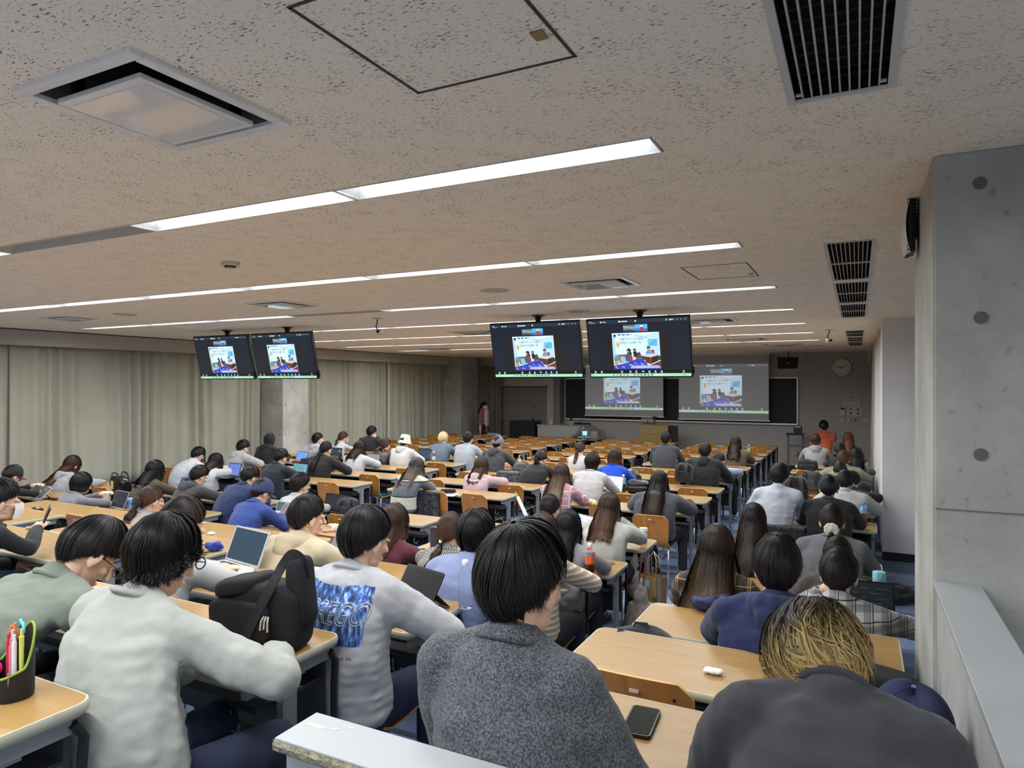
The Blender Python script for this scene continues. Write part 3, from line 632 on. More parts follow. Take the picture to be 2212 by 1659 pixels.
    P.rect(C_(200, 220, 245), .65, .958, .682, .994); P.rect(C_(200, 220, 245), .69, .958, .718, .994); P.rect(C_(60, 140, 180), .02, .968, .03, .985)
    for u in (.80, .83, .86, .88, .90): P.rect(C_(60, 90, 90), u, .97, u+.007, .98)
    P.rect(C_(120, 160, 130), .925, .966, .955, .972); P.rect(C_(120, 160, 130), .92, .98, .96, .986)
    return P.mb.mesh('picture', P.mats)
PIC_TV = screen_pic(1.05); PIC_PR = screen_pic(.50, .09)
M_bez = mat('tv black bezel', srgb(16, 16, 18), .35)
def tv(px, pxc, label, Yp, Xp):
    # pole from ceiling, screen tilted down facing the seats (-Y)
    t = thing('hanging_screen', label, 'screen', (Xp, Yp, CEIL)); 
    MB().lathe([(.075, 0), (.08, -.006), (.045, -.02), (.03, -.05), (.028, -.13)], n=20).build('ceiling_mount', M_black, t, smooth=40)
    MB().cyl((0, 0, -.02), (0, .04, -.36), .024).build('pole', M_black, t, smooth=40)
    M = Matrix.Translation((0, -.05, -.40)) @ Matrix.Rotation(R(13), 4, 'X')
    b = MB(); b.box(-.562, .562, -.02, .03, -.325, .325, M); body = b.build('screen_body', M_bez, t, bevel=.004)
    b = MB(); b.box(-.3, .3, .03, .07, -.2, .2, M); b.build('rear_housing', M_black, t)
    p_ = obj('picture', PIC_TV, t); p_.matrix_local = M @ Matrix.Translation((-.548, -.0215, -.308)) @ Matrix.Scale(1.096, 4)
    b = MB(); b.box(-.02, .02, .03, .12, -.1, .05, M); b.build('mount_arm', M_black, t)
    c = MB(); c.box(.562, .577, -.0, .02, -.29, -.21, M); c.build('side_terminal', M_black, t)
tv(1168, 0, 'left screen of the larger hanging pair at centre', 7.10, -3.28); tv(1387, 0, 'right screen of the larger hanging pair, nearest and largest', 7.10, -2.08)
tv(503, 0, 'leftmost screen of the far hanging pair, before the curtains', 7.0, -8.27); tv(638, 0, 'right screen of the far hanging pair by the column', 7.0, -7.08)
def proj(px0, px1, pyb, label, hang=0):
    a = W(px0, 770, 18.45); b = W(px1, 770, 18.45); zb = W((px0+px1)/2, pyb, 18.45).z
    t = thing('projection_screen', label, 'projection screen', (a.x, 18.45, zb)); ww = b.x-a.x; hh = CEIL-zb
    MB().box(0, ww, 0, .006, 0, hh).build('screen_cloth', mat('grey lit screen cloth', srgb(178, 180, 184), .9), t)
    MB().box(-.02, ww+.03, -.015, .015, -.03, .0).build('bottom_bar', MATS['aluminium'], t, bevel=.005)
    MB().box(-.03, ww+.03, -.05, .06, hh-.05, hh).build('roller_case', M_metalw, t)
    o = obj('picture', PIC_PR, t); o.location = (.01, -.003, .12*ww/1.9+.03); k = (ww-.02); o.scale = (k, 1, k)
proj(1264, 1433, 897, 'left pulled-down projection screen, half hidden by the hanging screens'); proj(1466, 1661, 905, 'right pulled-down projection screen right of centre')
# projector glow is carried by the pictures themselves; ceiling speaker box, clock
p = W(1703, 783, 17.9); t = thing('loudspeaker', 'black loudspeaker hanging from ceiling left of the clock', 'speaker', (p.x, 17.9, p.z))
MB().add([(-.24, -.12, -.15), (.22, -.12, -.14), (.24, -.12, .14), (-.26, -.12, .15), (-.18, .12, -.12), (.18, .12, -.12), (.18, .12, .12), (-.18, .12, .12)], [(0, 1, 2, 3), (7, 6, 5, 4), (0, 4, 5, 1), (1, 5, 6, 2), (2, 6, 7, 3), (3, 7, 4, 0)]).build('cabinet', M_black, t, bevel=.02)
MB().box(-.22, .21, -.128, -.12, -.12, .12).build('front_grille', mat('speaker mesh', srgb(30, 30, 32), .8, bump=.5, bscale=300), t); MB().box(-.02, .02, -.132, -.128, -.01, .005).build('badge', M_metalw, t)
MB().tube([(0, 0, .14), (0, .02, .25), (0, 0, CEIL-p.z)], .014).build('hanger', M_black, t)
p = W(1818, 793, 18.49); t = thing('wall_clock', 'round white wall clock high on the right of front wall', 'clock', (p.x, 18.49, p.z)); t.rotation_euler = (R(90), 0, 0)
MB().lathe([(.001, 0), (.225, 0), (.225, .03), (.215, .045), (.205, .03), (.2, .028)], n=48).build('case', mat('clock case', srgb(182, 182, 178), .4), t, smooth=40)
MB().lathe([(.001, .026), (.203, .026), (.203, .0285), (.001, .0285)], n=40).build('dial', mat('clock dial', srgb(216, 214, 206), .5), t)
d = MB()
for k in range(12):
    a = R(90-30*k); me = text_mesh(str(k or 12), .05, align='CENTER'); d.add([(.16*math.cos(a)+v.co.x, .16*math.sin(a)+v.co.y-.017, .0295) for v in me.vertices], [tuple(f.vertices) for f in me.polygons])
d.build('numerals', M_black, t)
for nm_, ang, ln, wd in (('hour_hand', R(90-276), .10, .007), ('minute_hand', R(90-66), .15, .005)):
    q = MB(); q.box(-.03, ln, -wd, wd, .030, .033, Matrix.Rotation(ang, 4, 'Z')); q.build(nm_, M_black, t)
MB().cyl((0, 0, .028), (0, 0, .037), .008).build('hub', M_black, t)
# notices, switches
def flat(name, label, cat, px0, py0, px1, py1, Y, m, d_=.004):
    a = W(px0, py0, Y); b = W(px1, py1, Y); t = thing(name, label, cat, (a.x, Y, b.z)); MB().box(0, b.x-a.x, -d_, 0, 0, a.z-b.z).build('sheet', m, t); return t, b.x-a.x, a.z-b.z
M_pap = mat('notice paper', srgb(196, 196, 190), .8)
t, ww, hh = flat('notice', 'white notice sheet with text lines below the clock', 'notice', 1819, 851, 1858, 876, 18.49, M_pap)
q = MB(); rs = random.Random(2)
for k, v in enumerate((.86, .78, .52, .40)):
    u = .06
    while u < .9 and not (k == 3 and u > .7): l_ = rs.uniform(.02, .06); q.box(u*ww, min(.94, u+l_)*ww, -.0052, -.004, (v-.02)*hh, (v+.02)*hh); u += l_+.012
q.build('text_lines', mat('ink', srgb(80, 80, 80), .8), t); MB().box(.42*ww, .58*ww, -.0052, -.004, .62*hh, .68*hh).build('red_line', mat('red ink', srgb(140, 80, 80), .8), t)
t, ww, hh = flat('notice', 'small notice with four green diagrams beside the intercom', 'notice', 1829, 877, 1863, 898, 18.49, M_pap); q = MB()
for u in (.25, .72):
    for v in (.28, .72): q.add([((u-.08)*ww, -.0055, (v-.1)*hh), ((u+.1)*ww, -.0055, (v-.08)*hh), ((u+.06)*ww, -.0055, (v+.12)*hh), ((u-.06)*ww, -.0055, (v+.1)*hh)], [(0, 1, 2, 3)])
q.build('diagram', mat('diagram green', srgb(96, 110, 60), .8), t)
t, ww, hh = flat('intercom', 'small wall intercom left of the green-diagram notice', 'intercom', 1815, 879, 1825, 896, 18.49, M_metalw, .03); MB().box(.1*ww, .9*ww, -.034, -.03, .72*hh, .95*hh).build('display', M_dark, t)
for k, (a, b, lb) in enumerate(((1816, 1823, 'leftmost wall switch plate below the intercom'), (1830, 1837, 'second wall switch plate from the left'), (1845, 1851, 'third wall switch plate, dark centre'), (1860, 1879, 'wide four-gang switch plate by the corner'))):
    t, ww, hh = flat('switch_plate', lb, 'switch', a, 902, b, 912, 18.49, M_off, .012); q = MB()
    for j in range(4 if k == 3 else 1): q.box(ww*(j+.25)/(4 if k == 3 else 1), ww*(j+.7)/(4 if k == 3 else 1), -.018, -.012, .2*hh, .8*hh)
    q.build('switch', M_metalw if k != 2 else M_dark, t)
t, ww, hh = flat('wall_outlet', 'wall power outlet under the small steel table', 'outlet', 1715, 973, 1722, 983, 18.69, M_off, .01)
# flush door on the front left wall with closer bar
a = W(1082, 834, 18.29); b = W(1181, 834, 18.29)
dr = struct(MB().box(a.x, b.x, 18.285, 18.30, .02, a.z).build('door_1', mat('flush grey door', srgb(124, 120, 118), .7)))
MB().tube([(a.x, 18.27, a.z), (b.x, 18.27, a.z)], .01).build('top_bar', M_dark, dr)
q = MB(); zz = W(1150, 876, 18.28).z; q.box(W(1150, 876, 18.28).x, W(1158, 876, 18.28).x, 18.27, 18.29, zz-.01, zz+.01); q.build('door_handle', M_dark, dr)
q = MB(); [q.box(x-.012, x+.012, 18.262, 18.29, a.z-.03, a.z+.03) for x in (a.x, b.x)]; q.build('bar_bracket', M_dark, dr)
# black cabinet, white console, long dark table, lectern, small table
a = W(1099, 908, 17.35); b = W(1152, 908, 17.35)
t = thing('equipment_cabinet', 'black equipment cabinet left of the white console', 'cabinet', ((a.x+b.x)/2, 17.35, 0)); hw = (b.x-a.x)/2
MB().box(-hw+.03, hw-.03, 0, .6, 0, a.z-.03).build('body', M_black, t); MB().box(-hw, hw, -.03, .63, a.z-.03, a.z).build('top', M_dark, t, bevel=.01)
for s_ in (-1, 1): MB().box(s_*hw*.47-hw*.45, s_*hw*.47+hw*.45, -.012, 0, .05, a.z-.06).build('door', M_blackm, t)
MB().lathe([(.02, 0), (.02, .05), (.03, .06), (.03, .08), (.001, .09)], (.25, .3, a.z)).build('knob', M_black, t)
a = W(1161, 916, 17.6); b = W(1262, 918, 17.6)
t = thing('teacher_console', 'long white teacher console behind the dark front table', 'console', (a.x, 17.6, 0)); ww = b.x-a.x
MB().box(0, ww, 0, .6, 0, a.z-.02).build('body', mat('console white', srgb(176, 174, 172), .5), t); MB().box(-.02, ww+.02, -.02, .62, a.z-.02, a.z).build('top', MATS['console white'], t)
MB().box(0, ww, -.004, 0, .33, .337).build('seam', M_dark, t); MB().box(ww, ww+.35, .05, .6, 0, a.z-.15).build('side_box', M_off, t)
t = thing('monitor_arm', 'small black camera and gooseneck microphone on console', 'microphone', (a.x+.95, 17.8, a.z))
MB().lathe([(.05, 0), (.05, .01), (.012, .015), (.012, .12), (.001, .125)]).build('base', M_metalw, t); MB().box(-.03, .03, -.03, .03, .12, .19).build('head', M_black, t); MB().tube([(.18, 0, 0), (.2, 0, .05), (.36, 0, .17)], .007).build('gooseneck', M_black, t)
t = thing('office_chair', 'dark chair back showing behind the console', 'chair', (b.x-.3, 18.235, 0))
MB().box(-.25, .25, -.03, .03, .55, a.z+.05).build('backrest', M_black, t, bevel=.02); MB().cyl((0, 0, 0), (0, 0, .55), .025).build('post', M_black, t); MB().box(-.2, .2, -.02, .02, 0, .03).build('foot_bar', M_black, t)
t = thing('pump_bottle', 'clear pump bottle standing on the white console', 'bottle', (a.x+.35, 17.75, a.z)); MB().lathe([(.03, 0), (.03, .09), (.012, .1), (.008, .13), (.001, .13)]).build('body', M_metalw, t); MB().tube([(0, 0, .13), (0, 0, .17), (.08, 0, .16)], .006).build('nozzle', M_metalw, t)
a = W(1157, 941, 16.9); b = W(1292, 941, 16.9)
t = thing('front_table', 'dark long table with laptop and cables before the console', 'table', (a.x, 16.8, 0)); ww = b.x-a.x; FTZ = .66
MB().box(0, ww, 0, .45, FTZ-.03, FTZ).build('tabletop', mat('dim table top', srgb(120, 116, 108), .4), t, bevel=.005); MB().box(.02, ww-.02, .40, .42, .2, FTZ-.05).build('modesty_panel', M_steeld, t)
for x in (.06, ww-.06): MB().box(x-.02, x+.02, .03, .42, 0, FTZ-.03).build('leg', M_steeld, t)
FTP = Vector((a.x, 16.8, FTZ))
t = thing('power_cables', 'tangled black cables and adapter on the front table', 'cable', (a.x+.95, 17.0, FTZ)); q = MB()
for k in range(3): q.tube([(.1*k, 0, .01), (.1*k+.1, .05, .10+.03*k), (.1*k+.25, .0, .08), (.1*k+.4, .02, .008)], .006)
q.tube([(.18, 0, .01), (.14, .3, .2), (.16, .57, .30)], .007); q.tube([(.9, 0, .02), (.75, .3, .18), (.5, .57, .31)], .006); q.build('cable', M_black, t, smooth=True); MB().box(.1, .2, -.03, .03, 0, .05).build('adapter', M_black, t)
a = W(1384, 917, 17.4); b = W(1443, 917, 17.4)
t = thing('lectern', 'pale wooden lectern standing before the blackboard', 'lectern', (a.x, 17.4, 0)); ww = b.x-a.x; M_lec = wood_mat('maple veneer', srgb(158, 132, 78), srgb(172, 146, 90), (2, 20, 20), .45, .1)
MB().box(0, ww, 0, .5, 0, a.z-.0).build('cabinet', M_lec, t, bevel=.004); MB().box(0, ww, -.012, 0, a.z-.22, a.z).build('upper_front_panel', M_lec, t); MB().box(0, ww, -.012, 0, 0, a.z-.23).build('lower_front_panel', M_lec, t)
MB().box(ww, ww+.16, .1, .42, .55, a.z-.02).build('side_flap', M_black, t); MB().tube([(ww*.45, .25, a.z), (ww*.45, .25, a.z+.18), (ww*.42, .22, a.z+.2)], .008).build('microphone_neck', M_black, t); MB().box(ww*.36, ww*.5, .18, .26, a.z+.17, a.z+.22).build('microphone_head', M_black, t)
p = W(1404, 908, 18.6); t = thing('eraser_tray', 'small pale eraser box under the blackboard', 'box', (p.x-.05, 18.6, p.z-.2)); MB().box(-.2, .15, -.05, .0, .16, .21).build('box', M_off, t); MB().box(-.02, .0, -.05, .0, .16, .21).build('divider', M_dark, t); MB().box(-.2, .15, .0, .05, .16, .30).build('bracket', M_off, t)
a = W(1697, 936, 17.6); b = W(1736, 936, 17.6)
t = thing('small_table', 'small grey steel table holding the green box', 'table', (a.x, 17.6, 0)); ww = b.x-a.x; tz = a.z
MB().box(0, ww, 0, .4, tz-.03, tz).build('tabletop', M_steeld, t, bevel=.006); MB().box(.03, ww-.03, .02, .38, tz-.32, tz-.30).build('shelf', M_steel, t)
for x in (.04, ww-.04):
    for y in (.03, .37): MB().cyl((x, y, 0), (x, y, tz-.03), .014).build('leg', M_steel, t)
t = thing('green_box', 'dark green box standing on the small steel table', 'box', (a.x+ww*.65, 17.8, tz)); MB().box(-.09, .09, -.09, .09, 0, .19).build('body', mat('green card', srgb(24, 66, 30), .6), t, bevel=.005); MB().box(-.07, .07, -.092, -.088, .15, .18).build('label_strip', M_pap, t)
p = W(1086, 940, 17.2); t = thing('microphone_stand', 'thin black stand left of the black cabinet', 'stand', (p.x, 17.2, 0)); MB().lathe([(.14, 0), (.14, .015), (.012, .02), (.012, 1.0), (.001, 1.0)]).build('pole', M_black, t); MB().tube([(-.04, 0, 1.02), (-.04, 0, 1.06), (0, 0, 1.07), (.04, 0, 1.06), (.04, 0, 1.02), (0, 0, 1.0)], .01, closed=True).build('clamp', M_black, t)
# wall speakers
def wallspk(px, py, X, hgt, label):
    p = atX(px, py, X); t = thing('wall_speaker', label, 'speaker', (X, p.y, p.z)); h_ = hgt/2; k = hgt/.24
    P = []
    for j in range(13):
        v = -1+2*j/12; z = v*h_; hw = .085*k*(1-.12*v*v); P.append([(-(.052+.018*(1-v*v))*k-.0*u, u*hw, z) for u in [q/6-1 for q in range(13)]])
    # white front shell
    q = MB(); N_ = 13
    for j in range(13):
        for i in range(13): x, y, z = P[j][i]; u = i/6-1; P[j][i] = (x+.02*k*u*u, y, z*(1-.06*u*u))
    q.grid(P); back = [[(x*.2-.052*k*.75, y*.97, z*.985) for x, y, z in row] for row in P]
    q.grid([r_[::-1] for r_ in back]); rim = [P[0], back[0]]; q.grid(rim); q.grid([back[-1], P[-1]]); q.grid([[P[j][0] for j in range(13)], [back[j][0] for j in range(13)]][::-1]); q.grid([[P[j][-1] for j in range(13)], [back[j][-1] for j in range(13)]])
    q.build('front_cover', mat('white speaker cover', srgb(214, 212, 200), .3), t, smooth=True)
    q = MB(); q.box(-.052*k*.85, -.016*k, -.075*k, .075*k, -h_*.93, h_*.93); q.build('rear_body', M_black, t, bevel=.02*k)
    q = MB()
    for j in range(16): z = -h_*.85+h_*1.7*j/15; q.box(-.045*k, -.014*k, -.078*k, .078*k, z-.002*k, z+.0015*k)
    q.build('cooling_fin', M_dark, t)
    MB().box(-.016*k, 0, -.025*k, .025*k, -h_*.4, h_*.5).build('wall_bracket', M_black, t); MB().box(-.05*k, 0, -.02*k, .02*k, h_*1.06, h_*1.28).build('sensor_box', M_metalw, t, bevel=.006*k); MB().tube([(-.01*k, 0, h_*.5), (-.012*k, .0, h_*.9), (-.02*k, 0, h_*1.1)], .005*k).build('cable', M_metalw, t)
wallspk(1984, 490, .234, .25, 'white-fronted wall speaker on the near concrete pier'); wallspk(1879, 775, .262, .24, 'small wall speaker at the far right corner')
# ---- people ------------------------------------------------------------------------
def capsule(p0, p1, r0, r1, n=14, sx=1.0):
    p0 = Vector(p0); p1 = Vector(p1); d = p1-p0; L_ = d.length or 1e-5; d = d/L_; u = Vector((1, 0, 0)); u = (u-d*u.dot(d)); u = u.normalized() if u.length > .1 else d.orthogonal().normalized(); v = d.cross(u)
    rings = []
    for k in range(4): a = -PI/2+PI/2*k/3.0+.001; rings.append((p0+d*(math.sin(a)*r0), r0*math.cos(a)))
    for k in range(4): a = PI/2*k/3.0-.0; rings.append((p1+d*(math.sin(a)*r1), r1*max(.02, math.cos(a))))
    V = []; Fc = []
    for c, r in rings: V += [tuple(c+(u*(math.cos(2*PI*k/n)*sx)+v*math.sin(2*PI*k/n))*r) for k in range(n)]
    for i in range(len(rings)-1): Fc += [(i*n+k, i*n+(k+1) % n, (i+1)*n+(k+1) % n, (i+1)*n+k) for k in range(n)]
    Fc += [tuple(range(n))[::-1], tuple(range((len(rings)-1)*n, len(rings)*n))]
    return V, Fc
_ico = {}
def ell(c, r, M=None, sub=3):
    if sub not in _ico:
        b = bmesh.new(); bmesh.ops.create_icosphere(b, subdivisions=sub, radius=1); _ico[sub] = ([v.co.copy() for v in b.verts], [tuple(v.index for v in f.verts) for f in b.faces]); b.free()
    V, Fc = _ico[sub]; c = Vector(c); out = []
    for p in V:
        q = Vector((p.x*r[0], p.y*r[1], p.z*r[2]))
        if M is not None: q = M @ q
        out.append(tuple(q+c))
    return out, Fc
TMP = bpy.data.objects.new('tmp', bpy.data.meshes.new('tmp')); COL.objects.link(TMP)
_rm = TMP.modifiers.new('r', 'REMESH'); _rm.mode = 'VOXEL'; _rm.use_smooth_shade = True
_sm = TMP.modifiers.new('s', 'SMOOTH')
TX = {}
for nm_, sc_ in (('fold', .16), ('small', .05), ('tiny', .015)):
    t_ = bpy.data.textures.new(nm_, 'CLOUDS'); t_.noise_scale = sc_; t_.noise_depth = 2; TX[nm_] = t_
_d1 = TMP.modifiers.new('d', 'DISPLACE'); _d1.texture = TX['fold']; _d2 = TMP.modifiers.new('e', 'DISPLACE'); _d2.texture = TX['small']
for d_ in (_d1, _d2): d_.mid_level = .5
def blob(prims, voxel, smooth=3, fold=0, small=0, name='blob', raw=False, fac=.5, mid=.5):
    b = MB()
    for V, Fc in prims: b.add(V, Fc)
    me = bpy.data.meshes.new('tmpm'); me.from_pydata(b.v, [], b.f); old = TMP.data; TMP.data = me; bpy.data.meshes.remove(old)
    _rm.voxel_size = voxel; _sm.iterations = smooth; _sm.factor = fac; _sm.show_viewport = _sm.show_render = smooth > 0
    _d1.strength = fold; _d1.show_viewport = _d1.show_render = fold > 0; _d2.strength = small; _d2.show_viewport = _d2.show_render = small > 0
    dg = bpy.context.evaluated_depsgraph_get(); dg.update(); out = bpy.data.meshes.new_from_object(TMP.evaluated_get(dg)); out.name = name; out.materials.clear()
    return out
def mesh_np(me):
    v = np.empty(len(me.vertices)*3); me.vertices.foreach_get('co', v); return v.reshape(-1, 3), [tuple(p.vertices) for p in me.polygons]
# head template: +y forward, origin between the ears
def make_head(vx):
    pr = [ell((0, -.012, .022), (.074, .092, .098)), ell((0, .020, -.03), (.056, .064, .076)), ell((0, .052, -.082), (.030, .026, .026)), ell((0, .02, -.075), (.050, .055, .035)),
          capsule((0, .086, .008), (0, .108, -.028), .009, .012), ell((0, .106, -.032), (.017, .013, .010)), ell((0, .085, -.062), (.024, .010, .007)), ell((0, .083, -.071), (.020, .009, .006)), ell((.03, .078, .012), (.022, .012, .006)), ell((-.03, .078, .012), (.022, .012, .006)),
          ell((.036, .058, -.022), (.020, .020, .018)), ell((-.036, .058, -.022), (.020, .020, .018))]
    for s_ in (-1, 1):
        Mx = Matrix.Rotation(s_*R(-24), 3, 'Z') @ Matrix.Rotation(R(-8), 3, 'X')
        pr += [ell((s_*.078, -.004, -.008), (.007, .019, .031), Mx), ell((s_*.076, .0, -.032), (.006, .010, .012), Mx)]
    return mesh_np(blob(pr, vx, 3, fac=.4))
HEAD_V, HEAD_F = make_head(.0042)
HEADL_V, HEADL_F = make_head(.009)
def make_hand(curl, vx):
    # right hand: wrist at origin, palm along +y, palm faces -z, thumb on -x side
    pr = [ell((0, .045, 0), (.040, .050, .015)), capsule((0, -.02, 0), (0, .02, 0), .027, .03), ell((-.022, .03, -.006), (.02, .03, .016))]
    for k, (x, l_, r_) in enumerate(((-.028, .070, .0088), (-.009, .078, .0092), (.011, .072, .0088), (.029, .056, .0078))):
        p = Vector((x, .082-.004*abs(k-1), .0)); a = curl*.3; sp_ = (k-1.4)*.05
        for seg, f_ in enumerate((.45, .31, .24)):
            q = p+Vector((math.sin(sp_)*l_*f_, math.cos(a)*l_*f_, -math.sin(a)*l_*f_)); pr.append(capsule(p, q, r_*(1-.07*seg), r_*(1-.07*seg-.06), 10)); p = q; a += curl*.62
    p = Vector((-.03, .02, -.006))
    for l_, an in ((.038, 50), (.030, 28), (.024, 14)):
        q = p+Vector((-math.sin(R(an))*l_, math.cos(R(an))*l_, -.35*l_*(.4+curl))); pr.append(capsule(p, q, .0115, .010, 10)); p = q
    return mesh_np(blob(pr, vx, 2, fac=.4))
HANDS = {(c, q): make_hand(c, .0036 if q else .0075) for c in (.35, 1.0) for q in (0, 1)}
SKIN = [srgb(222, 182, 156), srgb(212, 170, 144), srgb(228, 192, 168)]
def skin_mat(k):
    m = mat('skin %d' % k, SKIN[k], .5, var=.06, vscale=18); b = nodes(m)[2]; b.inputs['Subsurface Weight'].default_value = .05; b.inputs['Subsurface Radius'].default_value = (.02, .008, .005); return m
def cloth(name, c, kind='plain', c2=None, c3=None):
    nm = 'cloth %s' % name
    if nm in MATS: return MATS[nm]
    m = mat(nm, c, .88, sheen=.12, var=.07, vscale=9, bump=.22, bscale=420 if kind != 'knit' else 160); N, L, b = nodes(m)
    tc = N.new('ShaderNodeTexCoord'); out = None
    def bands(axis, period, duty, off=0):
        sp = N.new('ShaderNodeSeparateXYZ'); L.new(tc.outputs['Object'], sp.inputs[0])
        a = N.new('ShaderNodeMath'); a.operation = 'MULTIPLY_ADD'; a.inputs[1].default_value = 1/period; a.inputs[2].default_value = 50+off; L.new(sp.outputs[axis], a.inputs[0])
        f = N.new('ShaderNodeMath'); f.operation = 'FRACT'; L.new(a.outputs[0], f.inputs[0])
        g = N.new('ShaderNodeMath'); g.operation = 'LESS_THAN'; g.inputs[1].default_value = duty; L.new(f.outputs[0], g.inputs[0]); return g.outputs[0]
    def mix(fac, a, bcol, amt=1.0):
        mx = N.new('ShaderNodeMixRGB'); 
        if amt != 1.0: mm = N.new('ShaderNodeMath'); mm.operation = 'MULTIPLY'; mm.inputs[1].default_value = amt; L.new(fac, mm.inputs[0]); fac = mm.outputs[0]
        L.new(fac, mx.inputs[0])
        if isinstance(a, tuple): mx.inputs[1].default_value = (*a, 1)
        else: L.new(a, mx.inputs[1])
        mx.inputs[2].default_value = (*bcol, 1); return mx.outputs[0]
    if kind == 'plaid':
        o = mix(bands('X', .075, .35), c, c2, .55); o = mix(bands('Z', .075, .35), o, c2, .55); o = mix(bands('X', .075, .06, .5), o, c3); o = mix(bands('Z', .075, .06, .5), o, c3); out = mix(bands('X', .075, .05, .65), o, c3, .8)
    elif kind == 'grid': o = mix(bands('X', .085, .09), c, c2); out = mix(bands('Z', .075, .10), o, c2)
    elif kind == 'stripes': out = mix(bands('Z', .036, .42), c, c2)
    elif kind == 'check': o = mix(bands('X', .012, .5), c, c2); out = mix(bands('Z', .012, .5), o, c2, .5)
    elif kind == 'blocks':
        sp = N.new('ShaderNodeSeparateXYZ'); L.new(tc.outputs['Object'], sp.inputs[0]); rp = N.new('ShaderNodeValToRGB'); rp.color_ramp.interpolation = 'CONSTANT'
        mr = N.new('ShaderNodeMapRange'); mr.inputs['From Min'].default_value = .4; mr.inputs['From Max'].default_value = 1.1; L.new(sp.outputs['Z'], mr.inputs[0]); L.new(mr.outputs[0], rp.inputs[0])
        e = rp.color_ramp.elements; e[0].position = 0; e[0].color = (*c2, 1); e[1].position = .18; e[1].color = (*c, 1)
        for p_, q_ in ((.40, c3), (.42, c2), (.66, c3), (.68, c), (.92, c2)): x = e.new(p_); x.color = (*q_, 1)
        out = rp.outputs[0]
    elif kind == 'heather':
        n = N.new('ShaderNodeTexNoise'); n.inputs['Scale'].default_value = 220; n.inputs['Detail'].default_value = 3; L.new(tc.outputs['Object'], n.inputs[0])
        rp = N.new('ShaderNodeValToRGB'); rp.color_ramp.elements[0].position = .38; rp.color_ramp.elements[0].color = (*c, 1); rp.color_ramp.elements[1].position = .64; rp.color_ramp.elements[1].color = (*c2, 1); L.new(n.outputs[0], rp.inputs[0]); out = rp.outputs[0]
    if out is not None: L.new(out, b.inputs['Base Color'])
    return m
def hair_mat(name, root, tip, mid=.55, streak=.5):
    nm = 'hair %s' % name
    if nm in MATS: return MATS[nm]
    m = mat(nm, root, .48, spec=.22); N, L, b = nodes(m); b.inputs['Roughness'].default_value = .42
    tc = N.new('ShaderNodeTexCoord'); mp = N.new('ShaderNodeMapping'); mp.inputs['Scale'].default_value = (90, 2.2, 1); L.new(tc.outputs['UV'], mp.inputs[0])
    n = N.new('ShaderNodeTexNoise'); n.inputs['Scale'].default_value = 1; n.inputs['Detail'].default_value = 4; L.new(mp.outputs[0], n.inputs[0])
    sp = N.new('ShaderNodeSeparateXYZ'); L.new(tc.outputs['UV'], sp.inputs[0])
    ad = N.new('ShaderNodeMath'); ad.operation = 'MULTIPLY_ADD'; ad.inputs[1].default_value = streak; L.new(n.outputs[0], ad.inputs[0]); L.new(sp.outputs['Y'], ad.inputs[2])
    dv = N.new('ShaderNodeMath'); dv.operation = 'MULTIPLY'; dv.inputs[1].default_value = 1/(1+streak); L.new(ad.outputs[0], dv.inputs[0])
    rp = N.new('ShaderNodeValToRGB'); e = rp.color_ramp.elements; e[0].position = max(0, (mid-.18+streak*.5)/(1+streak)); e[0].color = (*root, 1); e[1].position = min(1, (mid+.2+streak*.5)/(1+streak)); e[1].color = (*tip, 1); L.new(dv.outputs[0], rp.inputs[0])
    mu = N.new('ShaderNodeMixRGB'); mu.blend_type = 'MULTIPLY'; mu.inputs[0].default_value = .55; L.new(rp.outputs[0], mu.inputs[1]); L.new(n.outputs[0], mu.inputs[2]); L.new(mu.outputs[0], b.inputs['Base Color'])
    bp = N.new('ShaderNodeBump'); bp.inputs['Strength'].default_value = .55; bp.inputs['Distance'].default_value = .004; L.new(n.outputs[0], bp.inputs['Height']); L.new(bp.outputs[0], b.inputs['Normal'])
    return m
BK = (.012, .011, .012); DB = (.035, .022, .016)
HC = {'black': lambda: hair_mat('black', (.007, .0065, .007), (.026, .023, .023), .5, .6), 'dark': lambda: hair_mat('dark', (.012, .009, .008), (.048, .034, .026), .5, .6), 'brown': lambda: hair_mat('brown', (.045, .024, .016), (.12, .062, .038)),
      'ombre': lambda: hair_mat('ombre', (.035, .022, .016), (.26, .165, .09), .72, .3), 'ombre2': lambda: hair_mat('ombre2', (.06, .03, .022), (.30, .215, .135), .66, .3), 'ash': lambda: hair_mat('ash', (.05, .042, .038), (.22, .18, .14), .6, .4),
      'auburn': lambda: hair_mat('auburn', (.10, .032, .014), (.20, .07, .035)), 'blond': lambda: hair_mat('blond', (.62, .47, .22), (.85, .72, .42), .3, .4), 'mix': lambda: hair_mat('mix', (.025, .016, .010), (.50, .35, .13), .60, 1.2)}
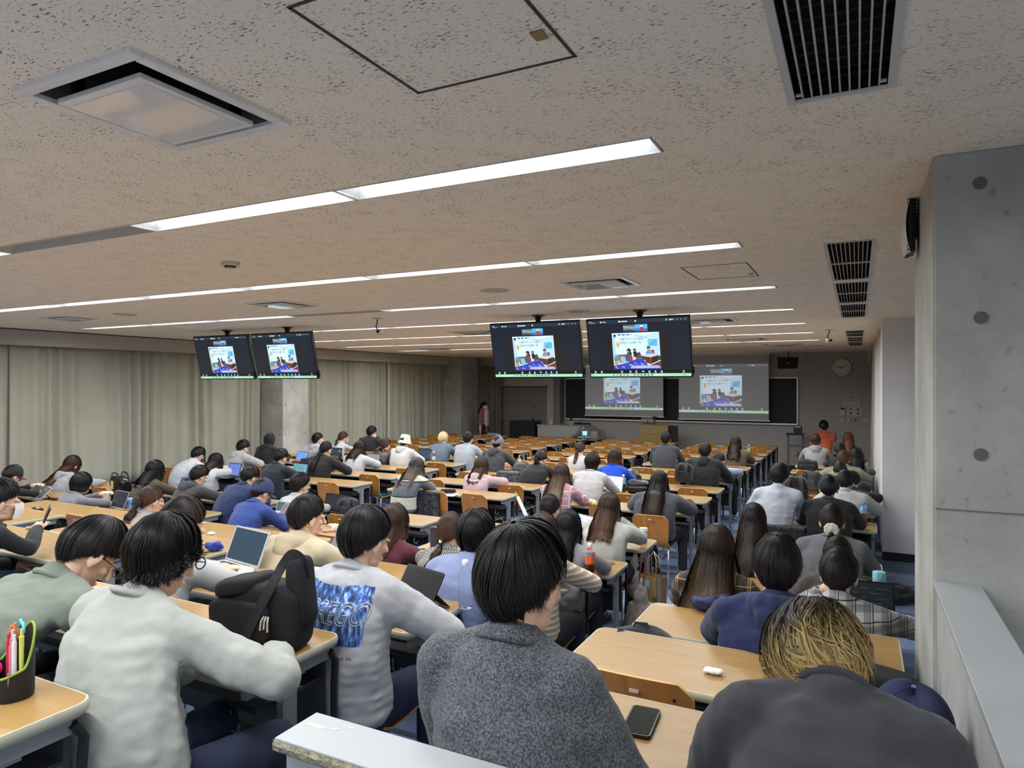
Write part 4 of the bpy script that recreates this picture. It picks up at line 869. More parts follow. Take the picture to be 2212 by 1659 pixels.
# hair surface: azimuth phi (0 = forehead), t along strand
def hair_paths(phi, T, st, jit, Mh, hc, body, r_):
    """phi (N,), returns (N,T,3) points in person space, plus outward dirs"""
    N_ = len(phi); c = np.array((0, -.30, 1.)); c /= np.linalg.norm(c); f = np.array((0, 1., 0)); f -= c*f.dot(c); f /= np.linalg.norm(f); x = np.array((1., 0, 0))
    cp = np.cos(phi); front = np.clip(cp, 0, 1); back = np.clip(-cp, 0, 1); side = 1-np.abs(cp)
    the = np.radians(st['f']*front+st['b']*back+st['s']*side)
    hang = st['hf']*front+st['hb']*back+st['hs']*side
    Ta = st.get('ta', max(5, int(T*.5))) if hang.max() > .02 else T
    t = np.linspace(0.02, 1, Ta)[None, :]; th = the[:, None]*(t**.9)+jit['th'][:, None]*t
    th = th+st.get('curl', 0)*np.sin(t*11+jit['wp'][:, None])*t*(jit['w'][:, None] != 0)
    ph = phi[:, None]+jit['sw'][:, None]*t+1.2*st.get('curl', 0)*np.cos(t*9+jit['wp'][:, None]*1.3)*t*(jit['w'][:, None] != 0)+st.get('swirl', 0)*t*(1-t)*2
    D = np.cos(th)[..., None]*c+np.sin(th)[..., None]*(np.cos(ph)[..., None]*f+np.sin(ph)[..., None]*x)
    vv = st['v']*(1-.75*(t**3)*(0 if st['hb'] > .05 else 1)); a, b_, c_ = .079+vv, .100+vv, .114+vv
    rad = 1/np.sqrt((D[..., 0]/a)**2+((D[..., 1])/b_)**2+((D[..., 2]-.0)/c_)**2)
    low = np.clip(-D[..., 2]-.12, 0, 1); rad = rad*(1-(.42*(1-back)+.10*back)[:, None]*low*(st.get('nape', 1)))
    rad = rad*(1+jit['r'][:, None]*np.sin(t*PI*.9)+jit['r2'][:, None]*t**2)
    rad = rad+st.get('lift', 0)*np.sin(t*PI)*(.5+.5*np.cos(ph))
    Pt = D*rad[..., None]+np.array((0, -.010, .014))
    Mr = np.array(Mh); Pt = Pt @ Mr.T+np.array(hc); Dw = D @ Mr.T
    if Ta < T:
        k = np.linspace(0, 1, T-Ta+1)[1:][None, :]; p0 = Pt[:, -1]; dl = Dw[:, -1].copy(); dl[:, 2] = 0; dl /= np.linalg.norm(dl, axis=1)[:, None]+1e-6
        hh = hang*(1+jit['len']); wv = st.get('wave', .004); dn = np.array((0, 0, -1.))
        if st.get('blow'): dn = dn+np.array(st['blow'])
        out = p0[:, None, :]+dn*(hh[:, None]*k)[..., None]
        spread = st.get('spread', .02); amp = (jit['w'][:, None]*wv*np.sin(k*(6+jit['wk'][:, None]*5)+jit['wp'][:, None])*k**.5)
        out = out+dl[:, None, :]*(spread*(k**1.6)*hh[:, None]/.3+st.get('tuck', 0)*k+amp+jit['r2'][:, None]*.12*k)[..., None]
        out[..., 0] += jit['w'][:, None]*.006*k
        # keep the fall behind the back of the torso
        if body is not None and st['hb'] > .12:
            zz = out[..., 2]; yb, xw = body(zz); isb = (Pt[:, -1, 1] < hc[1]+.02)[:, None] & (zz < body.zs)
            isb0 = (Pt[:, -1, 1] < hc[1]+.02)[:, None]; ybs = float(body(np.array(body.zs-.03))[0]); fr_ = np.clip((p0[:, 2:3]-zz)/np.maximum(.02, p0[:, 2:3]-(body.zs-.03)), 0, 1); line = p0[:, 1:2]+(np.minimum(ybs-.016, p0[:, 1:2])-p0[:, 1:2])*fr_**.8
            tgt = np.where(zz < body.zs-.03, np.minimum(yb-.016, line), line)-.010*jit['r'][:, None]*10; out[..., 1] = np.where(isb0, np.minimum(out[..., 1], tgt), out[..., 1])
        Pt = np.concatenate([Pt, out], 1); Dd = np.repeat(dl[:, None, :], out.shape[1], 1); Dw = np.concatenate([Dw, Dd], 1)
    return Pt, Dw
def clumped(N_, r_, m, k, st):
    K = max(8, int(N_/16)); ci = r_.integers(0, K, N_); A = lambda s_, p=.8, q=.35: r_.normal(0, s_, K)[ci]*p+r_.normal(0, s_, N_)*q
    pc = np.linspace(0, 2*PI, K+1)[:-1]; phi = (pc[ci]+r_.normal(0, 2*PI/K*.9, N_)) % (2*PI); d = (pc[ci]-phi+PI) % (2*PI)-PI
    return dict(phi=phi, th=A(.10*m), sw=A(.13*m)+d*.6, r=np.abs(A(.026*m)), r2=A(.026*m)+.003*m, len=r_.uniform(-.16, .05, K)[ci]+r_.uniform(-.06, .03, N_), w=A(1, .7, .6), wk=r_.uniform(0, 1, K)[ci], wp=r_.uniform(0, 6.28, K)[ci]+r_.normal(0, .3, N_))
def jitter(N_, r_, k, st):
    m = st.get('mess', 1)*k
    if k > 0: return clumped(N_, r_, m, k, st)
    return dict(th=r_.normal(0, .06*m, N_), sw=r_.normal(0, .10*m, N_), r=np.abs(r_.normal(0, .028*m, N_)), r2=r_.normal(.004*m, .022*m, N_), len=r_.uniform(-.18, .06, N_)*min(k, 1), w=r_.normal(0, 1, N_)*(k > 0), wk=r_.uniform(0, 1, N_), wp=r_.uniform(0, 6.28, N_))
def hair_mesh(st, Mh, hc, body, lod, r_, name='hair'):
    T = 12 if st['hb'] < .12 else 18
    nph = (96, 56, 32)[lod]; phi = np.linspace(0, 2*PI, nph+1)[:-1]; J = jitter(nph, r_, 0, st)
    # clumps on the cap itself
    cl = r_.normal(0, 1, nph); J['r'] = np.abs(cl)*.012*st.get('mess', 1); J['len'] = cl*.05; J['th'] = cl*.045*st.get('mess', 1)
    Pt, D = hair_paths(phi, T, st, J, Mh, hc, body, r_); V = Pt.reshape(-1, 3); Fc = []; UV = []
    tt = np.linspace(0, 1, T)
    inner = Pt-D*.014; inner[:, :, 2] += .0; V = np.concatenate([V, inner.reshape(-1, 3)]); o = nph*T
    for i in range(nph):
        j = (i+1) % nph
        for k in range(T-1):
            Fc.append((i*T+k, i*T+k+1, j*T+k+1, j*T+k)); UV += [(i/nph, tt[k]), (i/nph, tt[k+1]), ((i+1)/nph, tt[k+1]), ((i+1)/nph, tt[k])]
            if k >= T-6: Fc.append((o+i*T+k, o+j*T+k, o+j*T+k+1, o+i*T+k+1)); UV += [(i/nph, tt[k]), ((i+1)/nph, tt[k]), ((i+1)/nph, tt[k+1]), (i/nph, tt[k+1])]
        Fc.append((i*T+T-1, o+i*T+T-1, o+j*T+T-1, j*T+T-1)); UV += [(i/nph, 1)]*4
    for k in range(nph-2): Fc.append((0, (k+1)*T, (k+2)*T)); UV += [(k/nph, 0)]*3
    V = [V]; base = nph*T*2
    ns = (2600, 700, 160)[lod]
    if ns:
        ns = int(ns*st.get('dens', 1)); J = jitter(ns, r_, 1, st); phi = J['phi']; Pt, D = hair_paths(phi, T, st, J, Mh, hc, body, r_)
        Pt = Pt+D*(.001+.004*r_.uniform(0, 1, ns))[:, None, None]; w_ = (.0011, .0024, .006)[lod]*(1+r_.uniform(-.3, .6, ns))
        tan = np.gradient(Pt, axis=1); sd = np.cross(tan, D); sd /= np.linalg.norm(sd, axis=2)[..., None]+1e-9
        taper = np.concatenate([np.ones(T-3), (.8, .55, .12)]); off = sd*(w_[:, None]*taper[None, :])[..., None]
        k0 = 0 if not st.get('skip') else st['skip']
        VV = np.stack([Pt-off, Pt+off], 2).reshape(-1, 3); V.append(VV); us = r_.uniform(0, 1, ns); vv_ = r_.uniform(-.06, .06, ns)
        for i in range(ns):
            b0 = base+i*T*2
            for k in range(T-1): Fc.append((b0+k*2, b0+k*2+1, b0+k*2+3, b0+k*2+2)); UV += [(us[i], tt[k]+vv_[i]), (us[i]+.004, tt[k]+vv_[i]), (us[i]+.004, tt[k+1]+vv_[i]), (us[i], tt[k+1]+vv_[i])]
    V = np.concatenate(V); me = bpy.data.meshes.new(name); me.from_pydata(V.tolist(), [], Fc); uv = me.uv_layers.new(name='UV'); uv.data.foreach_set('uv', np.array(UV, dtype=np.float32).ravel())
    me.polygons.foreach_set('use_smooth', [True]*len(Fc)); me.update(); return me
def tail_mesh(pts, r0, r1, lod, r_, wave=.01, name='ponytail', flat=1.0):
    """bundle of strands along a path"""
    n = len(pts); pts = np.array(pts); T = n; tt = np.linspace(0, 1, T); rad = r0+(r1-r0)*tt; rad = rad*np.sin(np.clip(tt*1.6+.35, 0, PI*.5))*np.where(tt > .8, 1-(tt-.8)*2.5, 1)
    tan = np.gradient(pts, axis=0); tan /= np.linalg.norm(tan, axis=1)[:, None]; sx = np.cross(tan, (0, 1., 0)); sx /= np.linalg.norm(sx, axis=1)[:, None]+1e-6; sy = np.cross(tan, sx)
    nph = 18; V = []; Fc = []; UV = []
    for i in range(nph):
        a = 2*PI*i/nph
        for k in range(T): V.append(pts[k]+sx[k]*math.cos(a)*rad[k]*flat+sy[k]*math.sin(a)*rad[k])
    for i in range(nph):
        j = (i+1) % nph
        for k in range(T-1): Fc.append((i*T+k, i*T+k+1, j*T+k+1, j*T+k)); UV += [(i/nph, tt[k]), (i/nph, tt[k+1]), ((i+1)/nph, tt[k+1]), ((i+1)/nph, tt[k])]
    ns = (420, 180, 50)[lod]; base = len(V); w_ = (.0011, .002, .004)[lod]
    for i in range(ns):
        a = r_.uniform(0, 2*PI); q = r_.uniform(.85, 1.25); ph = r_.uniform(0, 6.3); us = r_.uniform(0, 1)
        for k in range(T):
            p = pts[k]+(sx[k]*math.cos(a)*flat+sy[k]*math.sin(a))*rad[k]*q+sx[k]*wave*math.sin(tt[k]*7+ph)*tt[k]; s_ = (-sx[k]*math.sin(a)+sy[k]*math.cos(a))*w_; V += [p-s_, p+s_]
        b0 = base+i*T*2
        for k in range(T-1): Fc.append((b0+k*2, b0+k*2+1, b0+k*2+3, b0+k*2+2)); UV += [(us, tt[k]), (us+.01, tt[k]), (us+.01, tt[k+1]), (us, tt[k+1])]
    me = bpy.data.meshes.new(name); me.from_pydata([tuple(v) for v in V], [], Fc); uv = me.uv_layers.new(name='UV'); uv.data.foreach_set('uv', np.array(UV, dtype=np.float32).ravel()); me.polygons.foreach_set('use_smooth', [True]*len(Fc)); me.update(); return me
HS = {'short': dict(f=84, s=95, b=130, hf=0, hs=0, hb=0, v=.011, mess=.9), 'crop': dict(f=78, s=97, b=124, hf=0, hs=0, hb=0, v=.006, mess=.6),
      'messy': dict(f=84, s=95, b=130, hf=0, hs=0, hb=0, v=.013, mess=1.6, lift=.002, curl=.05), 'mullet': dict(f=88, s=106, b=122, hf=.0, hs=.012, hb=.06, v=.014, mess=1.3, wave=.006, tuck=-.01, spread=.01),
      'shag': dict(f=88, s=104, b=126, hf=0.01, hs=.04, hb=.045, v=.010, mess=1.4, wave=.012, tuck=.0, spread=.02),
      'bob': dict(f=84, s=98, b=100, hf=.01, hs=.085, hb=.060, v=.016, mess=.4, wave=.002, spread=.012, tuck=-.012), 'long': dict(f=90, s=94, b=88, hf=.06, hs=.26, hb=.34, v=.012, mess=.6, wave=.008, spread=.02, tuck=.0),
      'longer': dict(f=92, s=94, b=88, hf=.10, hs=.34, hb=.44, v=.012, mess=.6, wave=.007, spread=.03, tuck=.0), 'mid': dict(f=88, s=94, b=90, hf=.03, hs=.16, hb=.19, v=.013, mess=.6, wave=.006, spread=.02, tuck=-.01),
      'swept': dict(f=82, s=98, b=120, hf=0, hs=0, hb=0, v=.006, mess=.25), 'under': dict(f=84, s=98, b=128, hf=0, hs=0, hb=0, v=.004, mess=.5)}
OCC = []; PPL = {}
def person(pid, label, px, py, col, row, hair='short', hc='black', top='tee', tc=None, dy=0.0, pitch=12, yaw=0, roll=0, lean=0, pose='desk', legs=None, lod=None, skin=0, width=1.0, puff=0, bx=None, hipback=0, extras=(), hv=None, floor=None, Yhead=None, byaw=0, shoes=None, fold=.018, Sov=None):
    r_ = np.random.default_rng(pid*13+5)
    near = ROWY[row]-.45; zf = ROWF[row]; hY = near-.12+dy if Yhead is None else Yhead
    hp = atY(px, py, hY); hipY = near-.25-hipback; hipX = hp.x-lean if bx is None else bx
    origin = Vector((hipX, hipY, zf)); dist = (hp-Vector((0, 0, H))).length
    if lod is None: lod = 0 if dist < 3.3 else (1 if dist < 8.5 else 2)
    OCC.append((col, row, hipX))
    t = thing('person', label, 'person', origin, 0, 'students seated at the desks'); PPL[pid] = t
    top_l = hp-origin; Mh = (Euler((0, 0, R(yaw))).to_matrix() @ Euler((0, R(roll), 0)).to_matrix() @ Euler((R(-pitch), 0, 0)).to_matrix())
    # head centre: hair top is the highest point
    hcn = Vector((top_l.x, top_l.y, top_l.z-.135)); hc_np = tuple(hcn)
    neck_hi = hcn+Mh @ Vector((0, -.022, -.07)); back_up = Vector((0, 0, 1)).lerp(Mh @ Vector((0, 0, 1)), .5).normalized()
    N_ = neck_hi-back_up*.058+Vector((0, -.022, 0)); P_ = Vector((0, -.02, .52)); S_ = N_+Vector((0, -.022, -.028))
    if Sov: S_ = Vector(Sov); N_ = S_+Vector((0, .03, .02))
    by = R(byaw); sxv = Vector((math.cos(by), math.sin(by), 0)); wS = .156*width
    # torso centre line
    B1 = P_+Vector((0, -.055-.10*max(0, .95-S_.z), .22)); 
    def bez(u): return P_*(1-u)**2+B1*2*u*(1-u)+S_*u*u
    pf = puff; lv = (.010, .014, .02)[lod]
    wid = (.166, .166, .162, .164, .168, .168, .13); dep = (.125, .122, .115, .115, .118, .112, .085)
    tp = []; Mt = Matrix.Rotation(by, 3, 'Z')
    for k in range(7):
        u = k/6; c = bez(u*.97); tp.append(ell(c, ((wid[k]+pf)*width, dep[k]+pf*.8, .085), Mt, sub=2))
    for k in range(6):
        c = (bez(k/6*.97)+bez((k+1)/6*.97))/2; tp.append(ell(c, (((wid[k]+wid[k+1])/2+pf)*width, (dep[k]+dep[k+1])/2+pf*.8, .085), Mt, sub=2))
    tp.append(capsule(S_+Vector((0, -.01, -.03)), N_+Vector((0, -.004, .004)), 0.098+pf*.4, .073+pf*.15))
    shp = {s_: S_+sxv*(s_*wS)+Vector((0, 0, -.020)) for s_ in (-1, 1)}
    for s_ in (-1, 1): tp.append(capsule(N_+sxv*(s_*.045)+Vector((0, .0, -.012)), shp[s_], .050+pf*.5, .056+pf*.6))
    dz = DZ+.035; dyd = near-hipY     # desk top and its near edge, person space
    hands = {}; elb = {}
    for s_ in (-1, 1):
        e = Vector((s_*.232*width, dyd+.015, dz+.025)); h = Vector((s_*.085, dyd+.22, dz+.015)); ps = pose if isinstance(pose, str) else pose[0 if s_ < 0 else 1]
        sh = shp[s_]
        if ps == 'low': e = Vector((s_*.24*width, .10, .66)); h = Vector((s_*.13, .30, .62))
        elif ps == 'chin': e = Vector((s_*.20, dyd+.08, dz+.03)); h = hcn+Mh @ Vector((s_*.05, .095, -.10))
        elif ps == 'face': e = Vector((s_*.22, dyd+.05, dz+.06)); h = hcn+Mh @ Vector((s_*.07, .06, -.08))
        elif ps == 'phone': h = Vector((s_*.05, dyd+.14, dz+.09))
        elif ps == 'wide': e = Vector((s_*.272*width, dyd+.03, dz+.025)); h = Vector((s_*.09, dyd+.24, dz+.02))
        elif ps == 'crossed': e = Vector((s_*.30, dyd+.06, dz+.03)); h = Vector((-s_*.04, dyd+.17, dz+.035))
        elif ps == 'type': h = Vector((s_*.09, dyd+.16, dz+.035))
        elif isinstance(ps, tuple): e = Vector(ps[0]); h = Vector(ps[1])
        # keep human arm lengths
        d = e-sh
        if d.length > .34: e = sh+d.normalized()*.34
        d = h-e
        if d.length > .27: h = e+d.normalized()*.27
        elb[s_] = e; hands[s_] = h
    short = top == 'tee' and 'short' in extras
    for s_ in (-1, 1):
        sh, e, h = shp[s_], elb[s_], hands[s_]
        a = .053+pf*.8; b_ = .047+pf*.8; wv = .036+pf*.55
        if short: tp.append(capsule(sh, sh.lerp(e, .75), a, b_+.008))
        else:
            wr = e.lerp(h, .86); tp.append(capsule(sh, e, a, b_)); tp.append(capsule(e, wr, b_, wv))
    tmat = tc
    me = blob(tp, lv, 4 if lod else 4, fold*(1 if lod else 1.25), fold*(.35 if lod else .3), 'top'); me.materials.append(tmat); shirt = obj('top' if top not in ('hoodie', 'jacket') else top, me, t)
    # body under the clothes, one mesh
    bp_ = [capsule(hcn+Mh @ Vector((0, -.015, -.03)), N_+Vector((0, .012, -.02)), .052, .052)]
    for k in range(5): bp_.append(ell(bez(k/4*.82)+Vector((0, .012, -.01)), (wid[k]*.66, dep[k]*.58, .09), Mt, sub=2))
    for s_ in (-1, 1):
        sh, e, h = shp[s_], elb[s_], hands[s_]; bp_ += [capsule(S_+Vector((0, .01, -.03)), sh+Vector((0, .01, -.015)), .036, .036), capsule(sh, e, .042, .036), capsule(e, h, .036, .026)]
        kn = Vector((s_*.12, .36, .50)); an = Vector((s_*.13, .33, .09))
        if legs == 'out': kn = Vector((s_*.17+.04, .34, .50)); an = Vector((s_*.16+.08, .22, .10))
        bp_ += [capsule(Vector((s_*.085, -.02, .50)), kn, .07, .05), capsule(kn, an, .045, .033), capsule(an, an+Vector((0, .10, -.05)), .03, .025)]
    bm_ = blob(bp_, (.014, .018, .024)[lod], 2); V, Fc = mesh_np(bm_); Vs = [V]; Fs = list(Fc); o_ = len(V)
    HV, HF = (HEAD_V, HEAD_F) if lod < 2 else (HEADL_V, HEADL_F)
    Vs.append(HV @ np.array(Mh).T+np.array(hc_np)); Fs += [tuple(i+o_ for i in f) for f in HF]; o_ += len(HV)
    for s_ in (-1, 1):
        e, h = elb[s_], hands[s_]; d = (h-e).normalized(); ps = pose if isinstance(pose, str) else pose[0 if s_ < 0 else 1]
        HVh, HFh = HANDS[(1.0 if ps in ('phone', 'chin', 'face') else .35, 1 if lod == 0 else 0)]
        upv = Vector((0, 0, 1)) if ps not in ('chin', 'face') else Vector((s_*.8, -.3, .3)); y_ = d; z_ = (upv-y_*upv.dot(y_)).normalized(); x_ = y_.cross(z_)
        if ps not in ('chin', 'face', 'phone'): 
            y_ = (d+Vector((-s_*.1, .15, -.05))).normalized(); y_.z = max(-.12, min(.12, y_.z)); y_.normalize(); z_ = (Vector((0, 0, 1))-y_*y_.z).normalized(); x_ = y_.cross(z_)
        Mx = np.array([[x_.x, y_.x, z_.x], [x_.y, y_.y, z_.y], [x_.z, y_.z, z_.z]]); HH = HVh.copy(); HH[:, 0] *= s_
        Vs.append(HH @ Mx.T*.98+np.array(tuple(h))); Fs += [tuple(i+o_ for i in (f if s_ > 0 else f[::-1])) for f in HFh]; o_ += len(HH)
    me = bpy.data.meshes.new('body'); me.from_pydata(np.concatenate(Vs).tolist(), [], Fs); me.polygons.foreach_set('use_smooth', [True]*len(Fs)); me.materials.append(skin_mat(skin)); obj('body', me, t)
    # trousers and shoes
    lg = [ell((0, -.01, .50), (.165, .13, .085), sub=2)]
    for s_ in (-1, 1):
        kn = Vector((s_*.13, .36, .50)); an = Vector((s_*.14, .33, .12))
        if legs == 'out': kn = Vector((s_*.17+.04, .34, .50)); an = Vector((s_*.16+.08, .22, .14))
        lg += [capsule((s_*.088, .0, .505), kn, .092, .068), capsule(kn, an, .064, .052)]
        if lod < 2 or pid == 46:
            q = MB(); q.prism([(x+an.x-.045, y+an.y-.07) for x, y in rrect(0, .09, 0, .26, .042)], .0, .045); q.add(*ell((an.x, an.y+.03, .05), (.042, .11, .045), sub=2)); q.build('shoe', shoes or mat('grey shoe', srgb(90, 86, 90), .7), t, smooth=50)
    me = blob(lg, .014 if lod == 0 else .022, 3, .012 if lod == 0 else 0); me.materials.append(mat('jeans', srgb(34, 42, 66), .9, var=.4, vscale=5, bump=.2, bscale=500) if 'jeans' in extras else mat('dark trousers', srgb(38, 38, 44), .9, var=.15)); obj('trousers', me, t)
    # collar / hood
    nk = bez(1.0); nax = (neck_hi-N_).normalized()
    def ring(c, rx, ry, rad, tilt, m, name, n=20, rb=None):
        q = MB(); Mx = Matrix.Rotation(R(-tilt), 3, 'X'); pts = [c+Mx @ Vector((rx*math.cos(2*PI*k/n), ry*math.sin(2*PI*k/n), 0)) for k in range(n)]
        rads = [rad*(1+(rb or 0)*max(0, -math.sin(2*PI*k/n))) for k in range(n)]
        q.tube(pts, rads, 8, closed=True); return q.build(name, m, t, smooth=True)
    leanang = math.degrees(math.atan2(nax.y, nax.z)); cc = N_+nax*.012
    if top in ('hoodie', 'jacket'):
        hp_ = []; Mx = Matrix.Rotation(R(-leanang*.8-8), 3, 'X')
        for k in range(16):
            a = 2*PI*k/16; bk = max(0, -math.sin(a)); fr = max(0, math.sin(a))
            hp_.append(ell(N_+Mx @ Vector((math.cos(a)*(.082+.02*bk), math.sin(a)*(.075+.030*bk), .000-.050*bk+.012)), (.032+.010*bk, .030+.016*bk, .028+.030*bk), sub=2))
        hp_ += [ell(N_+Mx @ Vector((0, -.11, -.085)), (.075, .035, .055), sub=2)] if top == 'hoodie' else []
        me = blob(hp_, .008 if lod == 0 else .014, 4, .012, .006, 'hood'); me.materials.append(tmat); obj('hood' if top == 'hoodie' else 'collar', me, t)
    elif top == 'shirt':
        q = MB(); n = 28; P = []; Mx = Matrix.Rotation(R(-leanang*.8), 3, 'X')
        for j in range(n+1):
            a = R(90)+R(25)+R(310)*j/n; dirv = Vector((math.cos(a), math.sin(a), 0)); row = []
            for rr_, zz in ((.060, .0), (.058, .040), (.062, .044), (.078, .006), (.074, .0)): row.append(cc+Mx @ Vector((dirv.x*rr_, dirv.y*(rr_+.006), zz-.012)))
            P.append(row)
        q.grid(P); q.build('collar', tmat, t, smooth=True)
    elif top != 'none': ring(cc+nax*.006, .071+pf*.12, .076+pf*.12, .0095, leanang*.8+6, tmat, 'collar', rb=.0)
    # hair
    zs = S_.z+.05
    us_ = np.linspace(0, 1, 24); zc = np.array([bez(u).z for u in us_]); yc = np.array([bez(u).y for u in us_]); dc = np.interp(us_, np.linspace(0, 1, 7), dep)+pf
    class BodyF:
        zs = 0
        def __call__(s, z): return np.interp(z, zc, yc-dc), None
    bf = BodyF(); bf.zs = zs
    hm = HC[hc]() if hc in HC else hc
    st = dict(HS[hair if hair in HS else {'ponytail': 'swept', 'bun': 'swept', 'cap': 'under', 'bucket': 'under', 'halfup': 'mid', 'hood': 'under'}.get(hair, 'short')])
    if hv: st.update(hv)
    Rr = r_
    me = hair_mesh(st, Mh, hc_np, bf, lod, Rr); me.materials.append(hm); obj('hair', me, t)
    back = lambda x, y, z: hcn+Mh @ Vector((x, y, z))
    if hair in ('ponytail', 'bun'):
        tie = back(.0, -.118, hvget(hv, 'tie', -.02))
        if hair == 'ponytail':
            L_ = hvget(hv, 'tail', .26); pts = []
            for k in range(14):
                u = k/13; p = tie+Vector((hvget(hv, 'tx', 0)*u, -.045*math.sin(min(1, u*2.2)*PI/2), -.01-L_*u+.02*math.sin(u*PI)))
                yb = float(np.interp(p.z, zc, yc-dc))-.02
                if p.z < zs and p.y > yb: p.y = yb
                pts.append(tuple(p))
            me = tail_mesh(pts, .024, hvget(hv, 'tr', .034), lod, Rr, hvget(hv, 'tw', .006)); me.materials.append(hm); obj('ponytail', me, t)
        else:
            me = blob([ell(tie+Vector((0, -.02, 0)), (.040, .030, .036), sub=2)], .008, 2, .01, .006); me.materials.append(hm); obj('hair_bun', me, t)
        sc = hvget(hv, 'scr', None)
        if sc: 
            pr = [ell(tie+Mh @ Vector((0, -.012, 0)), (.026, .022, .026), sub=2)]; kk = 9
            for k in range(kk): a = 2*PI*k/kk; pr.append(ell(tie+Mh @ Vector((math.cos(a)*.030*sc[1], -.008, math.sin(a)*.028*sc[1])), (.017*sc[1], .018, .017*sc[1]), sub=2))
            me = blob(pr, .007, 2, .008, .006); me.materials.append(sc[0]); obj('scrunchie', me, t)
        else: q = MB(); q.tube([tie+Vector((.02*math.cos(a), -.004, .02*math.sin(a))) for a in [2*PI*k/12 for k in range(12)]], .006, 6, True); q.build('hair_tie', M_black, t, smooth=True)
    if hair in ('cap', 'bucket'):
        cmat, bmat = hvget(hv, 'cm', None)
        q = MB(); P = []; n = 36; Rm = Mh
        if hair == 'cap':
            rev = hvget(hv, 'rev', 0); 
            for j in range(11):
                u = j/10*PI*.5; z = .026+.134*math.cos(u)
                P.append([tuple(hcn+Rm @ Vector((.098*math.sin(u)*math.cos(2*PI*k/n), -.008+.117*math.sin(u)*math.sin(2*PI*k/n), z-.018+(-.018 if math.sin(2*PI*k/n) < 0 else .012)*abs(math.sin(2*PI*k/n))*math.sin(u)))) for k in range(n+1)])
            P.append([tuple(hcn+Rm @ Vector((.090*math.cos(2*PI*k/n), -.008+.108*math.sin(2*PI*k/n), .0+(-.018 if math.sin(2*PI*k/n) < 0 else .012)*abs(math.sin(2*PI*k/n))))) for k in range(n+1)])
            q.grid(P); q.build('cap_crown', cmat, t, smooth=True)
            q = MB(); top_, bot = [], []
            for j in range(7):
                v = j/6; row = []
                for k in range(13):
                    a = R(25)+R(130)*k/12; x = .088*math.cos(a); y = .10*math.sin(a)-.008; yy = y+.078*v*max(0, math.sin(a))**.6; row.append((x, yy, .010-.018*(x/.088)**2*(.4+v)-.012*v))
                top_.append(row)
            sg = -1 if rev else 1; cv_ = lambda r_, dz_: [[tuple(hcn+Rm @ Vector((x, y*sg-(.01 if rev else 0), z+dz_-(.025 if rev else 0)))) for x, y, z in row] for row in r_]
            q.grid(cv_(top_, .003)); q.grid([r2[::-1] for r2 in cv_(top_, -.001)]); q.grid([[a for a in cv_(top_, .003)[-1]], [a for a in cv_(top_, -.001)[-1]]]); q.build('cap_brim', bmat, t, smooth=True)
            q = MB(); q.add(*ell(hcn+Rm @ Vector((0, -.008, .144)), (.008, .008, .005), sub=1)); q.build('cap_button', cmat, t)
            q = MB()
            for k in range(6):
                a = 2*PI*k/6+.5; q.tube([hcn+Rm @ Vector((.0995*math.sin(u)*math.cos(a), -.008+.1185*math.sin(u)*math.sin(a), .009+.1355*math.cos(u)+(-.018 if math.sin(a) < 0 else .012)*abs(math.sin(a))*math.sin(u))) for u in [PI*.5*v/8 for v in range(9)]], .0012, 4)
            q.build('seam', hvget(hv, 'sm', cmat), t)
        else:
            for rr_, z in ((.001, .140), (.04, .139), (.068, .134), (.082, .118), (.090, .07), (.097, .03), (.118, -.02), (.122, -.032), (.115, -.030), (.098, -.005)):
                P.append([tuple(hcn+Rm @ Vector((rr_*math.cos(2*PI*k/n), -.006+rr_*1.12*math.sin(2*PI*k/n), z))) for k in range(n+1)])
            q.grid(P); q.build('bucket_hat', cmat, t, smooth=True)
    if hair == 'hood':
        pr = [ell(hcn+Mh @ Vector((0, -.015, .015)), (.098, .112, .125)), ell(hcn+Mh @ Vector((0, -.02, -.07)), (.085, .10, .08)), ell(N_+Vector((0, -.02, .02)), (.095, .09, .06))]
        me = blob(pr, .012, 4, .016, .008); me.materials.append(tmat); obj('hood_up', me, t)
    if 'glasses' in extras:
        q = MB()
        for s_ in (-1, 1):
            q.tube([hcn+Mh @ Vector((s_*.033+.024*math.cos(a), .108, .006+.018*math.sin(a))) for a in [2*PI*k/14 for k in range(14)]], .0022, 5, True)
            q.tube([hcn+Mh @ Vector(p) for p in ((s_*.058, .106, .012), (s_*.076, .09, .012), (s_*.083, .0, .008), (s_*.082, -.012, -.006))], .002, 5)
        q.tube([hcn+Mh @ Vector((x, .110, .010)) for x in (-.011, 0, .011)], .002, 5); q.build('glasses', M_black, t)
    if 'mask' in extras or 'maskb' in extras:
        q = MB(); P = []
        for j in range(7):
            z = .0-.085*j/6; P.append([tuple(hcn+Mh @ Vector((.074*math.sin(a), (.118-.012*abs(j-2.5)/3)*math.cos(a)**.5+.002, z-.004*math.cos(a)*j/6))) for a in [R(-72+144*k/12) for k in range(13)]])
        q.grid(P)
        for s_ in (-1, 1): q.tube([hcn+Mh @ Vector(p) for p in ((s_*.072, .06, -.01), (s_*.082, .0, .0), (s_*.083, -.012, -.03), (s_*.068, .05, -.06))], .0015, 4)
        q.build('face_mask', mat('white mask', srgb(225, 228, 232), .8) if 'mask' in extras else M_blackm, t, smooth=True)
    return dict(t=t, hcn=hcn, Mh=Mh, N=N_, S=S_, bez=bez, shirt=shirt, hands=hands, elb=elb, dep=dep, origin=origin, hm=hm)
def hvget(hv, k, d): return (hv or {}).get(k, d)
CL = lambda n, r, g, b, **k: cloth(n, srgb(r, g, b), **k)
White = CL('white', 178, 178, 180); Blk = CL('black', 24, 25, 28); Navy = CL('navy', 26, 34, 64); Gry = CL('gray', 150, 152, 156); Chr = CL('charcoal', 62, 62, 66)
P = person
